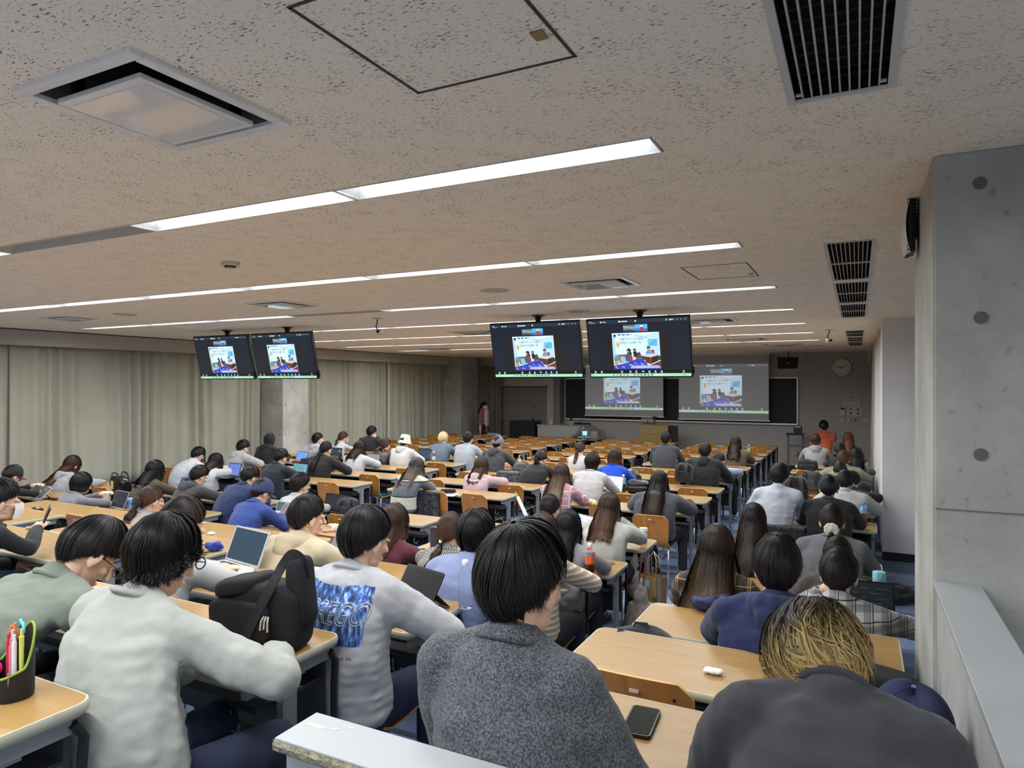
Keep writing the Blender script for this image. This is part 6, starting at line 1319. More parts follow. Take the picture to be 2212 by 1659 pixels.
def backpack(label, p, w_=.28, h=.34, d_=.14, m=None, rzv=0, straps=True, M=None):
    m = m or M_blackm; t = thing('backpack', label, 'backpack', p, R(rzv))
    if M is not None: t.rotation_euler = (M.to_3x3() @ Matrix.Rotation(R(rzv), 3, 'Z')).to_euler()
    MB().add(*sup((0, 0, h/2), (w_/2, d_/2, h/2), .55, .45, noise=.02, seed=int(p.x*10) % 9, taper=.15)).build('body', m, t, smooth=True)
    MB().add(*sup((0, -d_*.48, h*.34), (w_*.40, d_*.2, h*.28), .5, .45, noise=.01, seed=5)).build('front_pocket', m, t, smooth=True)
    if straps:
        for s_ in (-1, 1): strap(t, 'shoulder_strap', [(s_*w_*.2, -d_*.3, h*.96), (s_*w_*.24, -d_*.62, h*.8), (s_*w_*.27, -d_*.72, h*.45), (s_*w_*.3, -d_*.5, h*.12)], .045, .010, mat('strap grey', srgb(48, 50, 56), .9), up=(0, -1, 0))
    MB().tube([(-.03, 0, h*.98), (-.025, 0, h*1.05), (.025, 0, h*1.05), (.03, 0, h*.98)], .006).build('top_loop', m, t)
    return t
M_navyb = mat('navy nylon', srgb(34, 42, 82), .6, var=.2)
backpack('navy backpack hanging on chair beside black-ponytail student', atY(738, 1046, 9.25)+Vector((0, 0, -.04)), .32, .30, .16, M_navyb, 10)
backpack('small charcoal backpack standing on middle desk behind open laptop', dk(752, 1115, 5), .26, .20, .13, mat('charcoal nylon', srgb(44, 46, 56), .7), 5)
backpack('dark backpack hanging on chair right of white dress shirt', atY(1718, 1083, 8.75), .30, .30, .15, M_blackm, 0)
backpack('grey-green backpack hanging on chair, second seat row beyond dress shirt', atY(1752, 1060, 9.6), .28, .26, .13, mat('slate nylon', srgb(66, 74, 78), .8), -6)
backpack('black backpack lying on the blue carpet by the right aisle', atZ(1928, 1292, .012), .36, .14, .30, M_blackm, 30, straps=True)
backpack('black bag with magenta rim on right column chair', atY(1745, 1015, 11.2), .30, .16, .14, mat('magenta black', srgb(36, 30, 36), .6, var=.6, vscale=6), 0, straps=False)
backpack('black bag on chair beside grey slate jacket', atY(1380, 1066, 8.35), .30, .18, .16, M_lea, 8, straps=False)
backpack('black rucksack lying on fourth column desk', dk(1365, 1044, 9), .30, .15, .22, M_blackm, 20, straps=False)
backpack('dark rucksack hanging on chair before black puffer jacket', atY(1478, 1040, 9.5), .26, .26, .14, M_blackm, -10)
backpack('grey leather bag on desk between mesh cap and black tee', dk(1124, 1020, 9), .26, .16, .14, mat('grey leather', srgb(64, 66, 74), .4), 10, straps=False)
backpack('black bag on desk by laptop near concrete column', dk(665, 1003, 8), .26, .12, .2, M_blackm, 15, straps=False)
backpack('black bag on first right desk behind grey sweater', dk(1385, 1487, 2, -.25), .34, .26, .14, M_blackm, 10)
def drape(label, p, w_, h, m, seed=0, d_=.10, name='jacket', over=.0, cat='jacket'):
    """garment hanging over a chair back: a folded sheet of real thickness"""
    t = []; rs = random.Random(seed); pr = []
    for k in range(9):
        x = -w_/2+w_*k/8; hh = h*(rs.uniform(.75, 1.0)); pr.append(capsule((x, -d_*.35, -.01), (x*1.05, -d_*.55-rs.uniform(0, .03), -hh), .030, .036)); pr.append(capsule((x, d_*.3, -.01), (x, d_*.35, -hh*.5), .028, .024)); pr.append(capsule((x, -d_*.35, -.01), (x, d_*.3, -.01), .032, .032))
    me = blob(pr, .011, 3, .03, .02, name); me.materials.append(m); o = obj(name, me, None, loc=p); return tag(o, label, cat)
drape('black puffy jacket draped over chair beside cream block sweater', atY(928, 1062, 7.3), .34, .36, mat('black shell', srgb(34, 36, 44), .5, var=.06), 2, .16)
drape('dark grey jacket draped over middle column chair behind pink hoodie', atY(1100, 1020, 8.95), .32, .22, mat('grey shell', srgb(58, 60, 66), .5), 4)
drape('black jacket draped on the chair of the white dress shirt', atY(1685, 1138, 6.98), .38, .30, M_blackm, 6)
drape('denim jacket draped over chair behind white shirt by curtains', atY(387, 1030, 7.1), .30, .3, mat('denim', srgb(70, 92, 122), .8, var=.2), 8)
drape('light blue jacket with white cap on chair by black bow ponytail', atY(288, 1080, 4.95), .22, .28, mat('baby blue', srgb(130, 160, 206), .8), 9)
heap('folded_jacket', 'crumpled navy jacket on the right column desk behind navy jersey', 'jacket', dk(1535, 1318, 3), (.12, .07, .07), M_navyb, 3, fold=.06, small=.03)
heap('cloth', 'crumpled royal blue cloth on desk beside the white laptop', 'cloth', dk(462, 1188, 3), (.06, .05, .05), mat('royal cloth', srgb(40, 60, 150), .7), 5, vox=.006, fold=.05, small=.03)
heap('tissue', 'crumpled white tissue on the near right desk', 'tissue', dk(1540, 1455, 2), (.038, .022, .016), mat('tissue white', srgb(226, 226, 226), .9), 2, vox=.003, fold=.02, small=.015)
heap('tissue', 'small white tissue beside blue cloth on desk', 'tissue', dk(457, 1155, 3), (.045, .02, .02), MATS['tissue white'], 6, vox=.004, fold=.02, small=.015)
heap('scarf', 'cream crumpled scarf on desk right of pink cardigan', 'scarf', dk(1268, 1090, 7), (.11, .07, .07), mat('cream scarf', srgb(206, 196, 166), .9), 7, fold=.05)
heap('pouch', 'small pink pouch beside the cream scarf', 'pouch', dk(1300, 1095, 7), (.06, .04, .05), mat('pink pouch', srgb(200, 156, 162), .8, var=.3, vscale=30), 8, fold=.03)
heap('sweater', 'grey garment hanging low below the striped sweater sleeve', 'sweater', atY(1215, 1345, 4.0), (.14, .10, .28), mat('grey garment', srgb(112, 114, 112), .9), 9, vox=.012, fold=.08)
# laptops and tablets
laptop('silver open laptop with dark screen on near desk before beige hoodie', 520, 1222, 2, .33, (214, 214, 214), (44, 60, 74), .55, -10, 22, lines=False)
laptop('black tablet propped on cover in front of the printed sweatshirt', 884, 1316, 2, .26, (30, 30, 32), (16, 17, 19), .3, -16, 32, stand=True, name='tablet', hh=.185, lines=False)
laptop('white tablet on black stand before the capped student at far left', 80, 1079, 5, .26, (220, 220, 222), (64, 70, 74), .5, -18, 45, stand=True, name='tablet', hh=.19)
laptop('dark-screened laptop beside black bob student', 252, 1099, 5, .30, (150, 150, 154), (34, 36, 46), .5, -8, 20)
laptop('laptop with teal-grey screen before royal blue sweater', 612, 1128, 5, .33, (206, 206, 206), (56, 78, 90), .6, -8, 16)
laptop('blue-violet screened laptop of the typing student by curtains', 503, 1029, 7, .30, (60, 60, 70), (86, 100, 160), .8, -6, 14)
laptop('blue screened laptop before pale grey hoodie', 649, 1000, 9, .31, (90, 96, 110), (100, 140, 210), .9, -8, 16)
laptop('teal screened laptop before black sweater student', 645, 1030, 7, .32, (90, 92, 96), (90, 140, 150), .7, -6, 12)
laptop('dark screened laptop between black tee and brown ponytail', 724, 990, 10, .28, (40, 42, 46), (36, 52, 64), .5, -6, 14)
laptop('grey screened laptop before white half-up sweatshirt', 803, 1004, 9, .32, (60, 62, 64), (120, 118, 112), .6, -4, 18)
laptop('dark blue laptop right of the white bucket hat', 915, 993, 10, .31, (60, 64, 76), (48, 58, 78), .6, -4, 14)
laptop('small violet tablet between blond hair and grey sweater', 982, 980, 11, .2, (60, 60, 70), (110, 110, 190), .8, 0, 20, name='tablet', stand=True, hh=.14)
laptop('black laptop standing open on empty middle desk', 722, 1108, 6, .32, (44, 46, 52), (40, 44, 48), .35, -4, 10, lines=False)
laptop('white-framed laptop between navy bun and white knit', 1252, 1160, 6, .31, (214, 216, 220), (188, 198, 216), .8, -28, 12)
laptop('laptop with bright document beside the shaggy white tee student', 1322, 1062, 8, .30, (176, 178, 182), (190, 202, 216), .8, -14, 14)
laptop('grey tablet before bright blue track top', 1358, 1041, 9, .24, (170, 164, 160), (80, 84, 92), .5, -20, 18, name='tablet', stand=True, hh=.17)
laptop('black laptop with dark web page beside the blue tumbler', 1868, 1340, 4, .30, (34, 34, 38), (22, 26, 32), .6, 8, 12)
laptop('grey-blue laptop under the beige hoodie student elbow', 742, 1196, 3, .32, (110, 118, 130), (92, 104, 120), .5, -8, 40, lines=False)
laptop('presenting laptop with bright picture on the dark front table', 1263, 941, 17, .36, (30, 30, 32), (20, 26, 34), .7, 0, 14, hh=.24)
l_ = [o for o in bpy.data.objects if o.get('label', '').startswith('presenting laptop')][0]; l_.location = FTP+Vector((1.36, .25, 0))
for ch in list(l_.children):
    if ch.name.startswith('screen_lines'): bpy.data.objects.remove(ch)
q = MB(); Mx = Matrix.Translation((0, -.0, .012)) @ Matrix.Rotation(R(-14), 4, 'X'); q.box(-.06, .07, -.003, -.0012, .07, .19, Mx); q.build('shared_picture', lit_screen(srgb(150, 200, 224), .9), l_)
q = MB(); q.box(-.16, .16, -.003, -.0012, .02, .035, Mx); q.build('task_bar', lit_screen(srgb(150, 210, 190), .8), l_)
# phones
phone('large black phone on the nearest right desk beside grey sweater', 1385, 1562, 1, 4)
phone('phone with pink edge on desk behind tea bottle', 1308, 1219, 5, -20, case=(196, 120, 106), scr=(70, 74, 78))
phone('phone with marbled white cover beside amber tea bottle', 1258, 1252, 4, -70, case=(196, 196, 204), scr=(170, 172, 186))
phone('phone in hands of the mauve tee student', 232, 1093, 5, -50)
h = q12; p = q12['hands'][1]+q12['origin']; t = thing('phone', 'phone held up by the royal blue sweater student', 'phone', p+Vector((.0, .05, .04)), R(10)); t.rotation_euler = (R(50), 0, R(-10)); MB().prism(rrect(-.038, .038, -.075, .075, .01), -.004, .004).build('body', mat('phone rose', srgb(186, 168, 160), .4), t); MB().prism(rrect(-.034, .034, -.07, .07, .008), .004, .005).build('screen', lit_screen(srgb(90, 84, 80), .5), t)
p = q1['hands'][1]+q1['origin']; t = thing('phone', 'dark phone held in the raised hand at left edge', 'phone', p+Vector((-.03, .06, .05))); t.rotation_euler = (R(70), R(15), R(-30)); MB().prism(rrect(-.038, .038, -.075, .075, .01), -.004, .004).build('body', M_black, t); MB().prism(rrect(-.034, .034, -.07, .07, .008), .004, .005).build('screen', mat('phone glass 34', srgb(34, 40, 40), .08), t)
# bottles and cups
bottle('clear water bottle with white cap before light blue shirt', 1005, 1313, 2, .215, .031, None, (232, 236, 240))
bottle('amber tea bottle with orange label on near centre desk', 1274, 1247, 4, .225, .032, (96, 44, 16), (236, 226, 226), (.42, .78, (206, 104, 50), (90, 150, 200)), .42)
bottle('tea bottle with blue label before bright blue track top', 1347, 1061, 8, .22, .032, (110, 78, 50), (234, 236, 240), (.45, .80, (110, 160, 216)), .45)
bottle('tea bottle with light blue cap at the end of right desk', 1866, 1131, 7, .22, .033, (170, 122, 60), (96, 160, 220), (.5, .78, (130, 170, 214)), .5)
bottle('clear water bottle at left edge beside raised hand', 31, 1108, 4, .21, .032, None, (232, 236, 240))
bottle('green-capped tea bottle beside dark grey hoodie', 1122, 1010, 9, .21, .031, (176, 184, 130), (150, 190, 70), (.35, .75, (196, 204, 150)), .7)
bottle('pale tea bottle on desk right of blue laptop', 937, 1000, 10, .21, .031, (206, 190, 120), (232, 232, 232), (.3, .6, (176, 196, 206)), .7)
bottle('orange drink bottle with green cap before brown ponytail', 736, 990, 10, .20, .031, (210, 110, 80), (150, 190, 80), (.5, .8, (216, 170, 160)), .55)
bottle('clear bottle behind white mask student near curtains', 752, 962, 12, .2, .03, None, (230, 236, 240))
bottle('green tea bottle beside dark grey sweater near lectern', 1471, 996, 12, .2, .03, (176, 196, 110), (232, 232, 232), (.4, .75, (170, 200, 120)), .6)
bottle('green tea bottle right of the olive jacket', 1618, 982, 14, .2, .03, (180, 190, 120), (232, 232, 232), (.4, .75, (150, 180, 110)), .6)
bottle('white flask beside black ponytail student', 726, 1016, 9, .18, .03, (216, 216, 220), (226, 226, 226), (.05, .8, (220, 220, 224)), .7)
tumbler('light blue tumbler on right column desk beside laptop', 1899, 1326, 4, .24, .033, (150, 180, 204), (140, 206, 216))
tumbler('dark slate thermos standing by maroon sweater', 938, 1190, 4, .19, .031, (62, 62, 76), (58, 58, 72))
tumbler('grey-blue tall tumbler beside the track top tablet', 1369, 1046, 9, .21, .034, (104, 122, 138), (112, 130, 146))
tumbler('black flask standing behind black-masked student', 440, 1000, 8, .2, .033, (26, 27, 30), (22, 22, 24))
t = thing('paper_cup', 'white-lidded paper coffee cup with kraft sleeve at desk end', 'cup', dk(1390, 1172, 6)); MB().lathe([(.028, 0), (.029, .003), (.040, .11), (.001, .11)], n=28).build('cup_body', mat('cup white', srgb(216, 214, 210), .5), t, smooth=40)
MB().lathe([(.0312, .012), (.0315, .013), (.0372, .07), (.0368, .071)], n=28).build('sleeve', mat('kraft', srgb(176, 154, 112), .8), t, smooth=40); MB().lathe([(.041, .108), (.043, .112), (.042, .122), (.036, .124), (.036, .135), (.001, .135)], n=28).build('lid', MATS['cup white'], t, smooth=40)
q = MB()
for k in range(5): a0 = R(-90)+(k-2)*.28; q.tube([(.0362*math.cos(a0+.05*math.sin(z*90)), .0362*math.sin(a0+.05*math.sin(z*90)), z) for z in [.02+.045*j/8 for j in range(9)]], .0011, 4)
q.build('sleeve_drawing', M_black, t)
# near-left pencil pouch
p = dk(28, 1500, 0); t = thing('pencil_pouch', 'open black pencil pouch with green piping on nearest left desk', 'pencil case', p, R(-20)); t.scale = (1.12, 1.12, 1.28); M_pp = mat('black pouch nylon', srgb(30, 30, 32), .7)
q = MB(); P = []; n = 40
for k in range(n+1):
    a = 2*PI*k/n; x, y = .048*math.copysign(abs(math.cos(a))**.8, math.cos(a)), .038*math.copysign(abs(math.sin(a))**.8, math.sin(a)); hh = .052+.078*(max(0, math.sin(a-.35))**1.2)*1.0+.008*math.sin(2*a)
    P.append([(x*.96, y*.96, 0), (x, y, .006), (x*1.02, y*1.02, hh*.5), (x, y, hh), (x*.93, y*.93, hh), (x*.92, y*.92, .01)])
q.grid(P); q.prism([(r_[0][0], r_[0][1]) for r_ in P[:-1]], 0, .003); q.build('shell', M_pp, t, smooth=40)
MB().tube([(r_[3][0]*.985, r_[3][1]*.985, r_[3][2]+.001) for r_ in P[:-1]], .0026, 6, True).build('green_piping', mat('lime piping', srgb(140, 164, 60), .7), t, smooth=True)
MB().box(.043, .047, -.015, -.009, .03, .056).build('zipper_pull', M_steel, t, bevel=.001)
for k, (x, y, h_, c_) in enumerate(((-.032, .0, .115, (236, 130, 50)), (-.024, .006, .12, (230, 140, 90)), (-.012, -.006, .108, (236, 60, 110)), (-.002, .0, .112, (210, 212, 214)), (.006, -.008, .108, (190, 50, 60)), (.012, -.004, .1, (226, 130, 170)), (.024, .0, .108, (236, 236, 236)), (.02, .014, .116, (40, 70, 170)), (.032, .012, .118, (220, 220, 110)), (.006, .014, .12, (60, 64, 70)))):
    q = MB(); tl = Vector((x*.25, 0, 1)).normalized(); b0 = Vector((x*.8, y, .01)); q.cyl(b0, b0+tl*(h_-.014), .0047, n=10); q.cyl(b0+tl*(h_-.014), b0+tl*h_, .0035, .0028, n=10); q.build('pen', mat('pen %d %d' % (c_[0], k), srgb(*c_), .35), t, smooth=40)
for k, x in enumerate((-.016, .010)): MB().tube([(x+.013*math.cos(a), .016, .118+.016*math.sin(a)) for a in [PI*j/10 for j in range(11)]], .0032, 6).build('scissor_handle', mat('aqua plastic', srgb(90, 190, 196), .4), t, smooth=True)
q = MB(); q.add(*ell((-.03, -.024, .048), (.017, .010, .012), sub=2)); q.build('correction_tape', mat('pink plastic', srgb(220, 50, 140), .3), t, smooth=True)
q = MB(); q.add(*ell((-.036, -.030, .032), (.012, .008, .008), sub=2)); q.build('eraser', mat('blue plastic', srgb(40, 70, 190), .4), t, smooth=True)
t = thing('pencil_case', 'long black pencil case on open notebook, middle column', 'pencil case', dk(968, 1064, 7, .012), R(25)); MB().add(*sup((0, 0, .025), (.10, .03, .028), .7, .6, noise=.006)).build('case', M_blackm, t, smooth=True); MB().tube([(-.09, 0, .05), (0, 0, .055), (.09, 0, .05)], .002).build('zipper', M_steel, t)
t = thing('notebook', 'open white notebook under the long black pencil case', 'notebook', dk(962, 1068, 7), R(10)); MB().box(-.15, 0, -.10, .10, 0, .006).build('left_page', M_pap, t); MB().box(.001, .15, -.10, .10, 0, .005).build('right_page', M_pap, t)
t = thing('zip_case', 'black zip case with white piping beyond the blond streaked hair', 'case', dk(1905, 1475, 2), R(-20)); MB().add(*sup((0, 0, .022), (.10, .06, .024), .5, .5)).build('case', M_cv, t, smooth=True); MB().tube([(x, y, .034) for x, y in rrect(-.095, .095, -.055, .055, .03)], .002, 6, True).build('white_piping', M_white, t)
t = thing('pen', 'green retractable pen standing at the near right desk', 'pen', dk(1929, 1525, 1)+Vector((0, 0, .012))); q = MB(); q.cyl((0, 0, 0), (.01, .05, .03), .0055); q.build('barrel', mat('pen green', srgb(30, 110, 70), .3), t, smooth=40); MB().box(.006, .010, .0, .045, .018, .036).build('clip', M_white, t); MB().cyl((.01, .05, .03), (.012, .056, .034), .004).build('button', M_white, t)
# folded navy cap at the near right desk end
t = thing('baseball_cap', 'navy cap with embroidered emblem lying by the right parapet', 'cap', dk(2008, 1590, 1)+Vector((-.035, -.02, .01)), R(30)); M_cn = mat('navy cap cloth', srgb(38, 44, 78), .85, bump=.4, bscale=500)
q = MB(); P = []
for j in range(13):
    u = j/12*PI*.5; P.append([(.088*math.sin(u)*math.cos(a), .105*math.sin(u)*math.sin(a)*(1+.08*math.sin(3*a)), .115*math.cos(u)**.8*(1-.15*math.sin(2*a))) for a in [2*PI*k/32 for k in range(33)]])
q.grid(P); q.build('crown', M_cn, t, smooth=True); MB().add(*ell((0, 0, .117), (.009, .009, .005), sub=1)).build('top_button', M_steel, t)
for k in range(6):
    a = 2*PI*k/6; MB().tube([(.0885*math.sin(u)*math.cos(a), .1055*math.sin(u)*math.sin(a)*(1+.08*math.sin(3*a)), .1155*math.cos(u)**.8*(1-.15*math.sin(2*a))) for u in [PI*.5*v/8 for v in range(9)]], .0014, 4).build('seam', M_cn, t)
q = MB(); G = [[(.085*math.cos(a)*(1+.05*v), -.09*math.sin(a)-.075*v*math.sin(a)**.6, .006-.05*v) for a in [R(20+140*k/12) for k in range(13)]] for v in [j/5 for j in range(6)]]
q.grid(G); q.grid([[(x, y, z-.003) for x, y, z in r_][::-1] for r_ in G]); q.build('brim', M_cn, t, smooth=True)
q = MB(); rs = random.Random(4)
for k in range(9): x = -.05+.007*k; q.tube([(-.0865+.02*abs(k-4)*.08, -.035+.008*k, .045), (-.090, -.035+.008*k, .058+.006*math.sin(k*1.9)), (-.084, -.032+.008*k, .070)], .0016, 4)
q.build('emblem', mat('grey embroidery', srgb(146, 138, 136), .9), t)
# umbrella handles on chairs, hanging bags on the centre aisle
def hook(label, p, m, white=False, tip=None):
    t = thing('umbrella', label, 'umbrella', p); MB().tube([(.045, 0, .0), (.04, 0, .03), (.02, 0, .048), (0, 0, .04), (-.008, 0, .02), (-.006, 0, -.05), (0, 0, -.12)], .010).build('handle', m, t, smooth=True)
    MB().cyl((0, 0, -.12), (.02, .03, -.55), .022, .008).build('furled_canopy', mat('canopy %s' % white, srgb(214, 216, 220) if white else srgb(40, 40, 44), .6, var=.1), t, smooth=True)
    if tip: MB().tube([(.045, 0, -.012), (.045, 0, .004)], .0115).build('handle_tip', tip, t)
hook('clear umbrella with white curved handle hooked on left chair', atY(214, 1066, 5.75), M_white, True)
hook('black umbrella with yellow handle tip hooked on middle column chair', atY(1098, 1056, 8.2), M_black, False, mat('yellow tip', srgb(220, 206, 80), .5))
t = thing('umbrella', 'white rolled umbrella leaning against middle column desk end', 'umbrella', atY(1118, 1072, 7.6)); MB().cyl((0, 0, 0), (.30, .0, -.58), .020, .034).build('furled_canopy', mat('canopy True', srgb(214, 216, 220), .6), t, smooth=True); MB().tube([(0, 0, 0), (-.03, 0, .06)], .01).build('handle', M_white, t)
p = atY(1425, 1268, 5.75); p = atY(1412, 1300, 5.65); t = thing('paper_bag', 'brown kraft paper bag with green stripes hanging by centre aisle desk', 'bag', p, R(-18))
zt = .23; MB().add([(-.095, -.05, 0), (.095, -.05, 0), (.095, .05, 0), (-.095, .05, 0), (-.10, -.05, zt), (.10, -.05, zt), (.10, .05, zt), (-.10, .05, zt)], [(0, 3, 2, 1), (0, 1, 5, 4), (1, 2, 6, 5), (2, 3, 7, 6), (3, 0, 4, 7)]).build('body', mat('kraft bag', srgb(160, 128, 88), .8, var=.08), t)
MB().box(-.07, -.01, -.0535, -.0505, .13, .19).build('blue_sticker', mat('pale blue sticker', srgb(160, 196, 214), .6), t); q = MB(); q.cyl((.04, -.0505, .045), (.04, -.0535, .045), .020, n=24); q.build('round_logo', mat('logo green', srgb(30, 92, 62), .7), t)
q = MB(); [q.tube([(.04+.010*math.cos(a), -.0545, .045+.010*math.sin(a)) for a in [2*PI*k/12 for k in range(12)]], .001, 4, True) for _ in (0,)]; q.build('logo_ring', mat('kraft', srgb(176, 154, 112), .8), t)
for k, (x, c_) in enumerate(((.062, 'g'), (.072, 'w'), (.080, 'g'), (.088, 'w'))): MB().box(x, x+.006, -.0525, -.0505, .0, zt).build('printed_stripe', MATS['logo green'] if c_ == 'g' else M_white, t)
for y in (-.045, .045): MB().tube([(-.05, y, zt-.01), (-.04, y*.5, zt+.14), (0, 0, zt+.20), (.04, y*.5, zt+.14), (.05, y, zt-.01)], .004).build('twisted_handle', mat('twisted paper', srgb(196, 176, 130), .8), t, smooth=True)
p = atY(1385, 1360, 5.45); t = thing('tote_bag', 'greyish beige cloth tote hanging with brown straps by aisle', 'bag', p, R(10)); me = blob([capsule((0, 0, .40), (0, 0, .02), .03, .115), capsule((-.06, 0, .18), (-.07, 0, .02), .06, .08), capsule((.06, 0, .18), (.07, 0, .02), .06, .08)], .01, 3, .04, .02); me.materials.append(mat('beige tote', srgb(150, 138, 130), .9, var=.05)); obj('body', me, t)
for x in (-.015, .02): strap(t, 'strap', [(x, -.03, .36), (x+.01, -.02, .5), (x+.02, .0, .62)], .012, .004, mat('brown strap', srgb(92, 52, 40), .5), up=(0, -1, 0))
p = atY(1368, 1275, 5.7); t = thing('plastic_bag', 'translucent plastic bag hanging behind the kraft bag', 'bag', p); me = blob([ell((0, 0, .08), (.08, .05, .12)), capsule((0, 0, .15), (.02, 0, .32), .04, .015)], .009, 2, .06, .04); me.materials.append(mat('thin plastic film', (.8, .78, .76), .15, trans=.6, ior=1.1)); obj('body', me, t); MB().add(*ell((0, 0, .06), (.05, .03, .07), sub=2)).build('contents', mat('brown contents', srgb(140, 104, 92), .8, var=.3, vscale=30), t)
# small papers
t = thing('book', 'small open cream book held near the black-haired aisle student', 'book', dk(1215, 1232, 4, .09), R(20)); t.rotation_euler = (R(55), R(10), R(25)); MB().box(-.06, 0, -.05, .05, -.004, .004).build('left_page', M_pap, t); MB().box(0, .06, -.05, .05, -.004, .006, Matrix.Rotation(R(14), 4, 'Y')).build('right_page', M_pap, t)
t = thing('headphones', 'small black headphones on the left desk by the bottle', 'headphones', dk(80, 1108, 4), R(10))
for s_ in (-1, 1): MB().add(*ell((s_*.045, 0, .03), (.016, .03, .032), sub=2)).build('ear_cup', M_black, t, smooth=True)
MB().tube([(.045*math.cos(a), .055*math.sin(a), .03) for a in [PI*j/10 for j in range(11)]], .006).build('headband', M_black, t, smooth=True)
heap('cable_bundle', 'small black cable bundle beside the white tablet stand', 'cable', dk(92, 1076, 5)+Vector((.25, 0, 0)), (.05, .03, .02), M_black, 3, vox=.004)
# printed back of the white sweatshirt
sh = q30['shirt']; Vn, Fn = mesh_np(sh.data); bvh = BVHTree.FromPolygons([tuple(v) for v in Vn.tolist()], Fn); og = q30['t']
def onback(u, z, off=.0015):
    loc, nr, _, _ = bvh.ray_cast(Vector((u, -1.0, z)), Vector((0, 1, 0)))
    return (u, (loc.y if loc else -.15)-off, z)
u0, u1, z0_, z1_ = -.145, .145, .785, .975
def uvz(a, b): return u0+(u1-u0)*a, z0_+(z1_-z0_)*b-.03*(a-.5)*0
mp_ = mat('blue streak print', srgb(60, 96, 156), .8); N, L, b = nodes(mp_); tc = N.new('ShaderNodeTexCoord'); mm = N.new('ShaderNodeMapping'); mm.inputs['Scale'].default_value = (75, 75, 8); L.new(tc.outputs['Object'], mm.inputs[0]); nz = N.new('ShaderNodeTexNoise'); nz.inputs['Scale'].default_value = 1; nz.inputs['Detail'].default_value = 5; L.new(mm.outputs[0], nz.inputs[0]); rp = N.new('ShaderNodeValToRGB'); e = rp.color_ramp.elements; e[0].position = .36; e[0].color = (*srgb(44, 52, 84), 1); e[1].position = .68; e[1].color = (*srgb(190, 210, 232), 1); x_ = e.new(.5); x_.color = (*srgb(62, 98, 166), 1); x_ = e.new(.57); x_.color = (*srgb(96, 140, 200), 1); L.new(nz.outputs[0], rp.inputs[0]); L.new(rp.outputs[0], b.inputs['Base Color'])
q = MB(); q.grid([[onback(*uvz(i/40, j/28)) for j in range(29)] for i in range(41)]); pr_ = q.build('back_print', mp_, og, smooth=True)
me = text_mesh('FOREGO', .082, outline=.0016, align='CENTER'); xs_ = [v.co.x for v in me.vertices]; k_ = .285/(max(xs_)-min(xs_))
for v in me.vertices:
    u = v.co.x*k_+.005+.15*v.co.y*k_; z = .855+v.co.y*1.35*k_; y = v.co.z
    v.co = Vector((u, onback(u, z, .0028)[1]+y, z))
me.materials.append(M_white); obj('print_lettering', me, pr_)
for k, tx in enumerate(('ourselves can free our minds', 'on my own life and live an authentic life.')):
    me = text_mesh(tx, .0165, align='LEFT')
    for v in me.vertices: u = u0+.004+v.co.x; z = .762-.020*k+v.co.y; v.co = Vector((u, onback(u, z, .0022)[1], z))
    me.materials.append(M_black); obj('print_caption', me, pr_)
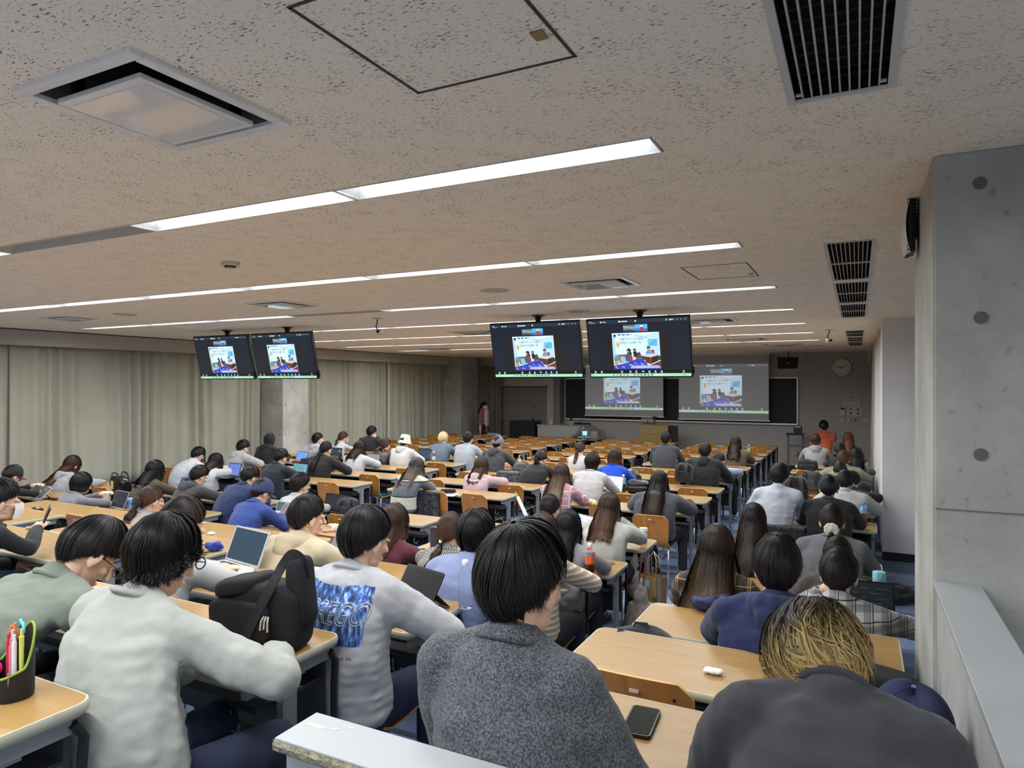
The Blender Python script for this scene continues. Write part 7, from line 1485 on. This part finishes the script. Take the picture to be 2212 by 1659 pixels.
# standing woman at the front
def standing():
    p = atY(1046, 868, 17.2); t = thing('person', 'standing woman in dusty pink cardigan and black trousers, front left', 'person', (p.x, 17.2, 0)); Ht = p.z
    Mh = Euler((0, 0, R(-78))).to_matrix(); hc_ = Vector((0, 0, Ht-.125)); sk = skin_mat(0); f = Mh @ Vector((0, 1, 0))
    N_ = Vector((0, 0, Ht-.27)); pr = [capsule(hc_+Vector((0, 0, -.04)), N_, .05, .055)]+[ell(Vector((0, 0, z)), (.10, .14, .12)) for z in (.95, 1.1, 1.25)]
    for s_ in (-1, 1):
        sh = N_+Vector((0, s_*.15, -.06)); pr += [capsule(sh, sh+Vector((-.03, s_*.05, -.30)), .045, .038), capsule(sh+Vector((-.03, s_*.05, -.30)), sh+Vector((-.04, -s_*.02+s_*.03, -.55)), .036, .026), ell(sh+Vector((-.04, s_*.01, -.60)), (.02, .035, .05))]
        pr += [capsule((0, s_*.08, .92), (0, s_*.085, .5), .08, .055), capsule((0, s_*.085, .5), (0, s_*.085, .08), .05, .035), capsule((0, s_*.085, .05), (.1, s_*.085, .03), .035, .03)]
    V, Fc = mesh_np(blob(pr, .018, 2)); o_ = len(V); HV = HEADL_V @ np.array(Mh).T+np.array(tuple(hc_)); me = bpy.data.meshes.new('body'); me.from_pydata(np.concatenate([V, HV]).tolist(), [], list(Fc)+[tuple(i+o_ for i in q_) for q_ in HEADL_F]); me.polygons.foreach_set('use_smooth', [True]*len(me.polygons)); me.materials.append(sk); obj('body', me, t)
    c = [ell(Vector((-.01, 0, z)), (.125, .175, .13), sub=2) for z in (.75, .9, 1.05, 1.2, 1.3)]+[capsule(N_+Vector((-.01, s_*.04, -.02)), N_+Vector((-.01, s_*.16, -.07)), .055, .065) for s_ in (-1, 1)]+[capsule(N_+Vector((-.01, s_*.16, -.07)), N_+Vector((-.035, s_*.21, -.34)), .062, .052) for s_ in (-1, 1)]
    me = blob(c, .016, 4, .02); me.materials.append(CL('rosewood', 140, 92, 84)); obj('cardigan', me, t)
    me = blob([ell(Vector((.06, 0, z)), (.085, .12, .13), sub=2) for z in (.98, 1.1, 1.22, 1.3)], .016, 3); me.materials.append(White); obj('shirt', me, t)
    me = blob([ell((0, 0, .93), (.12, .16, .12), sub=2)]+[capsule((0, s_*.085, .9), (0, s_*.09, .1), .095, .07) for s_ in (-1, 1)], .02, 3); me.materials.append(Blk); obj('trousers', me, t)
    me = hair_mesh(dict(HS['swept']), Mh, tuple(hc_), None, 2, np.random.default_rng(3)); me.materials.append(HC['black']()); obj('hair', me, t)
    pts = [tuple(hc_-f*.11+Vector((0, 0, -.02))-f*.05*min(1, k/4)+Vector((0, 0, -.02*k))) for k in range(10)]; me = tail_mesh(pts, .02, .03, 2, np.random.default_rng(4)); me.materials.append(HC['black']()); obj('ponytail', me, t)
standing()
t = heap('cushion', 'pale blue cloth pile on seat beside the standing woman', 'cloth', atY(1066, 944, 16.9), (.25, .15, .12), mat('pale blue cloth', srgb(150, 164, 186), .9), 4, vox=.015)
bpy.data.objects.remove(TMP)
row_chairs(OCC)
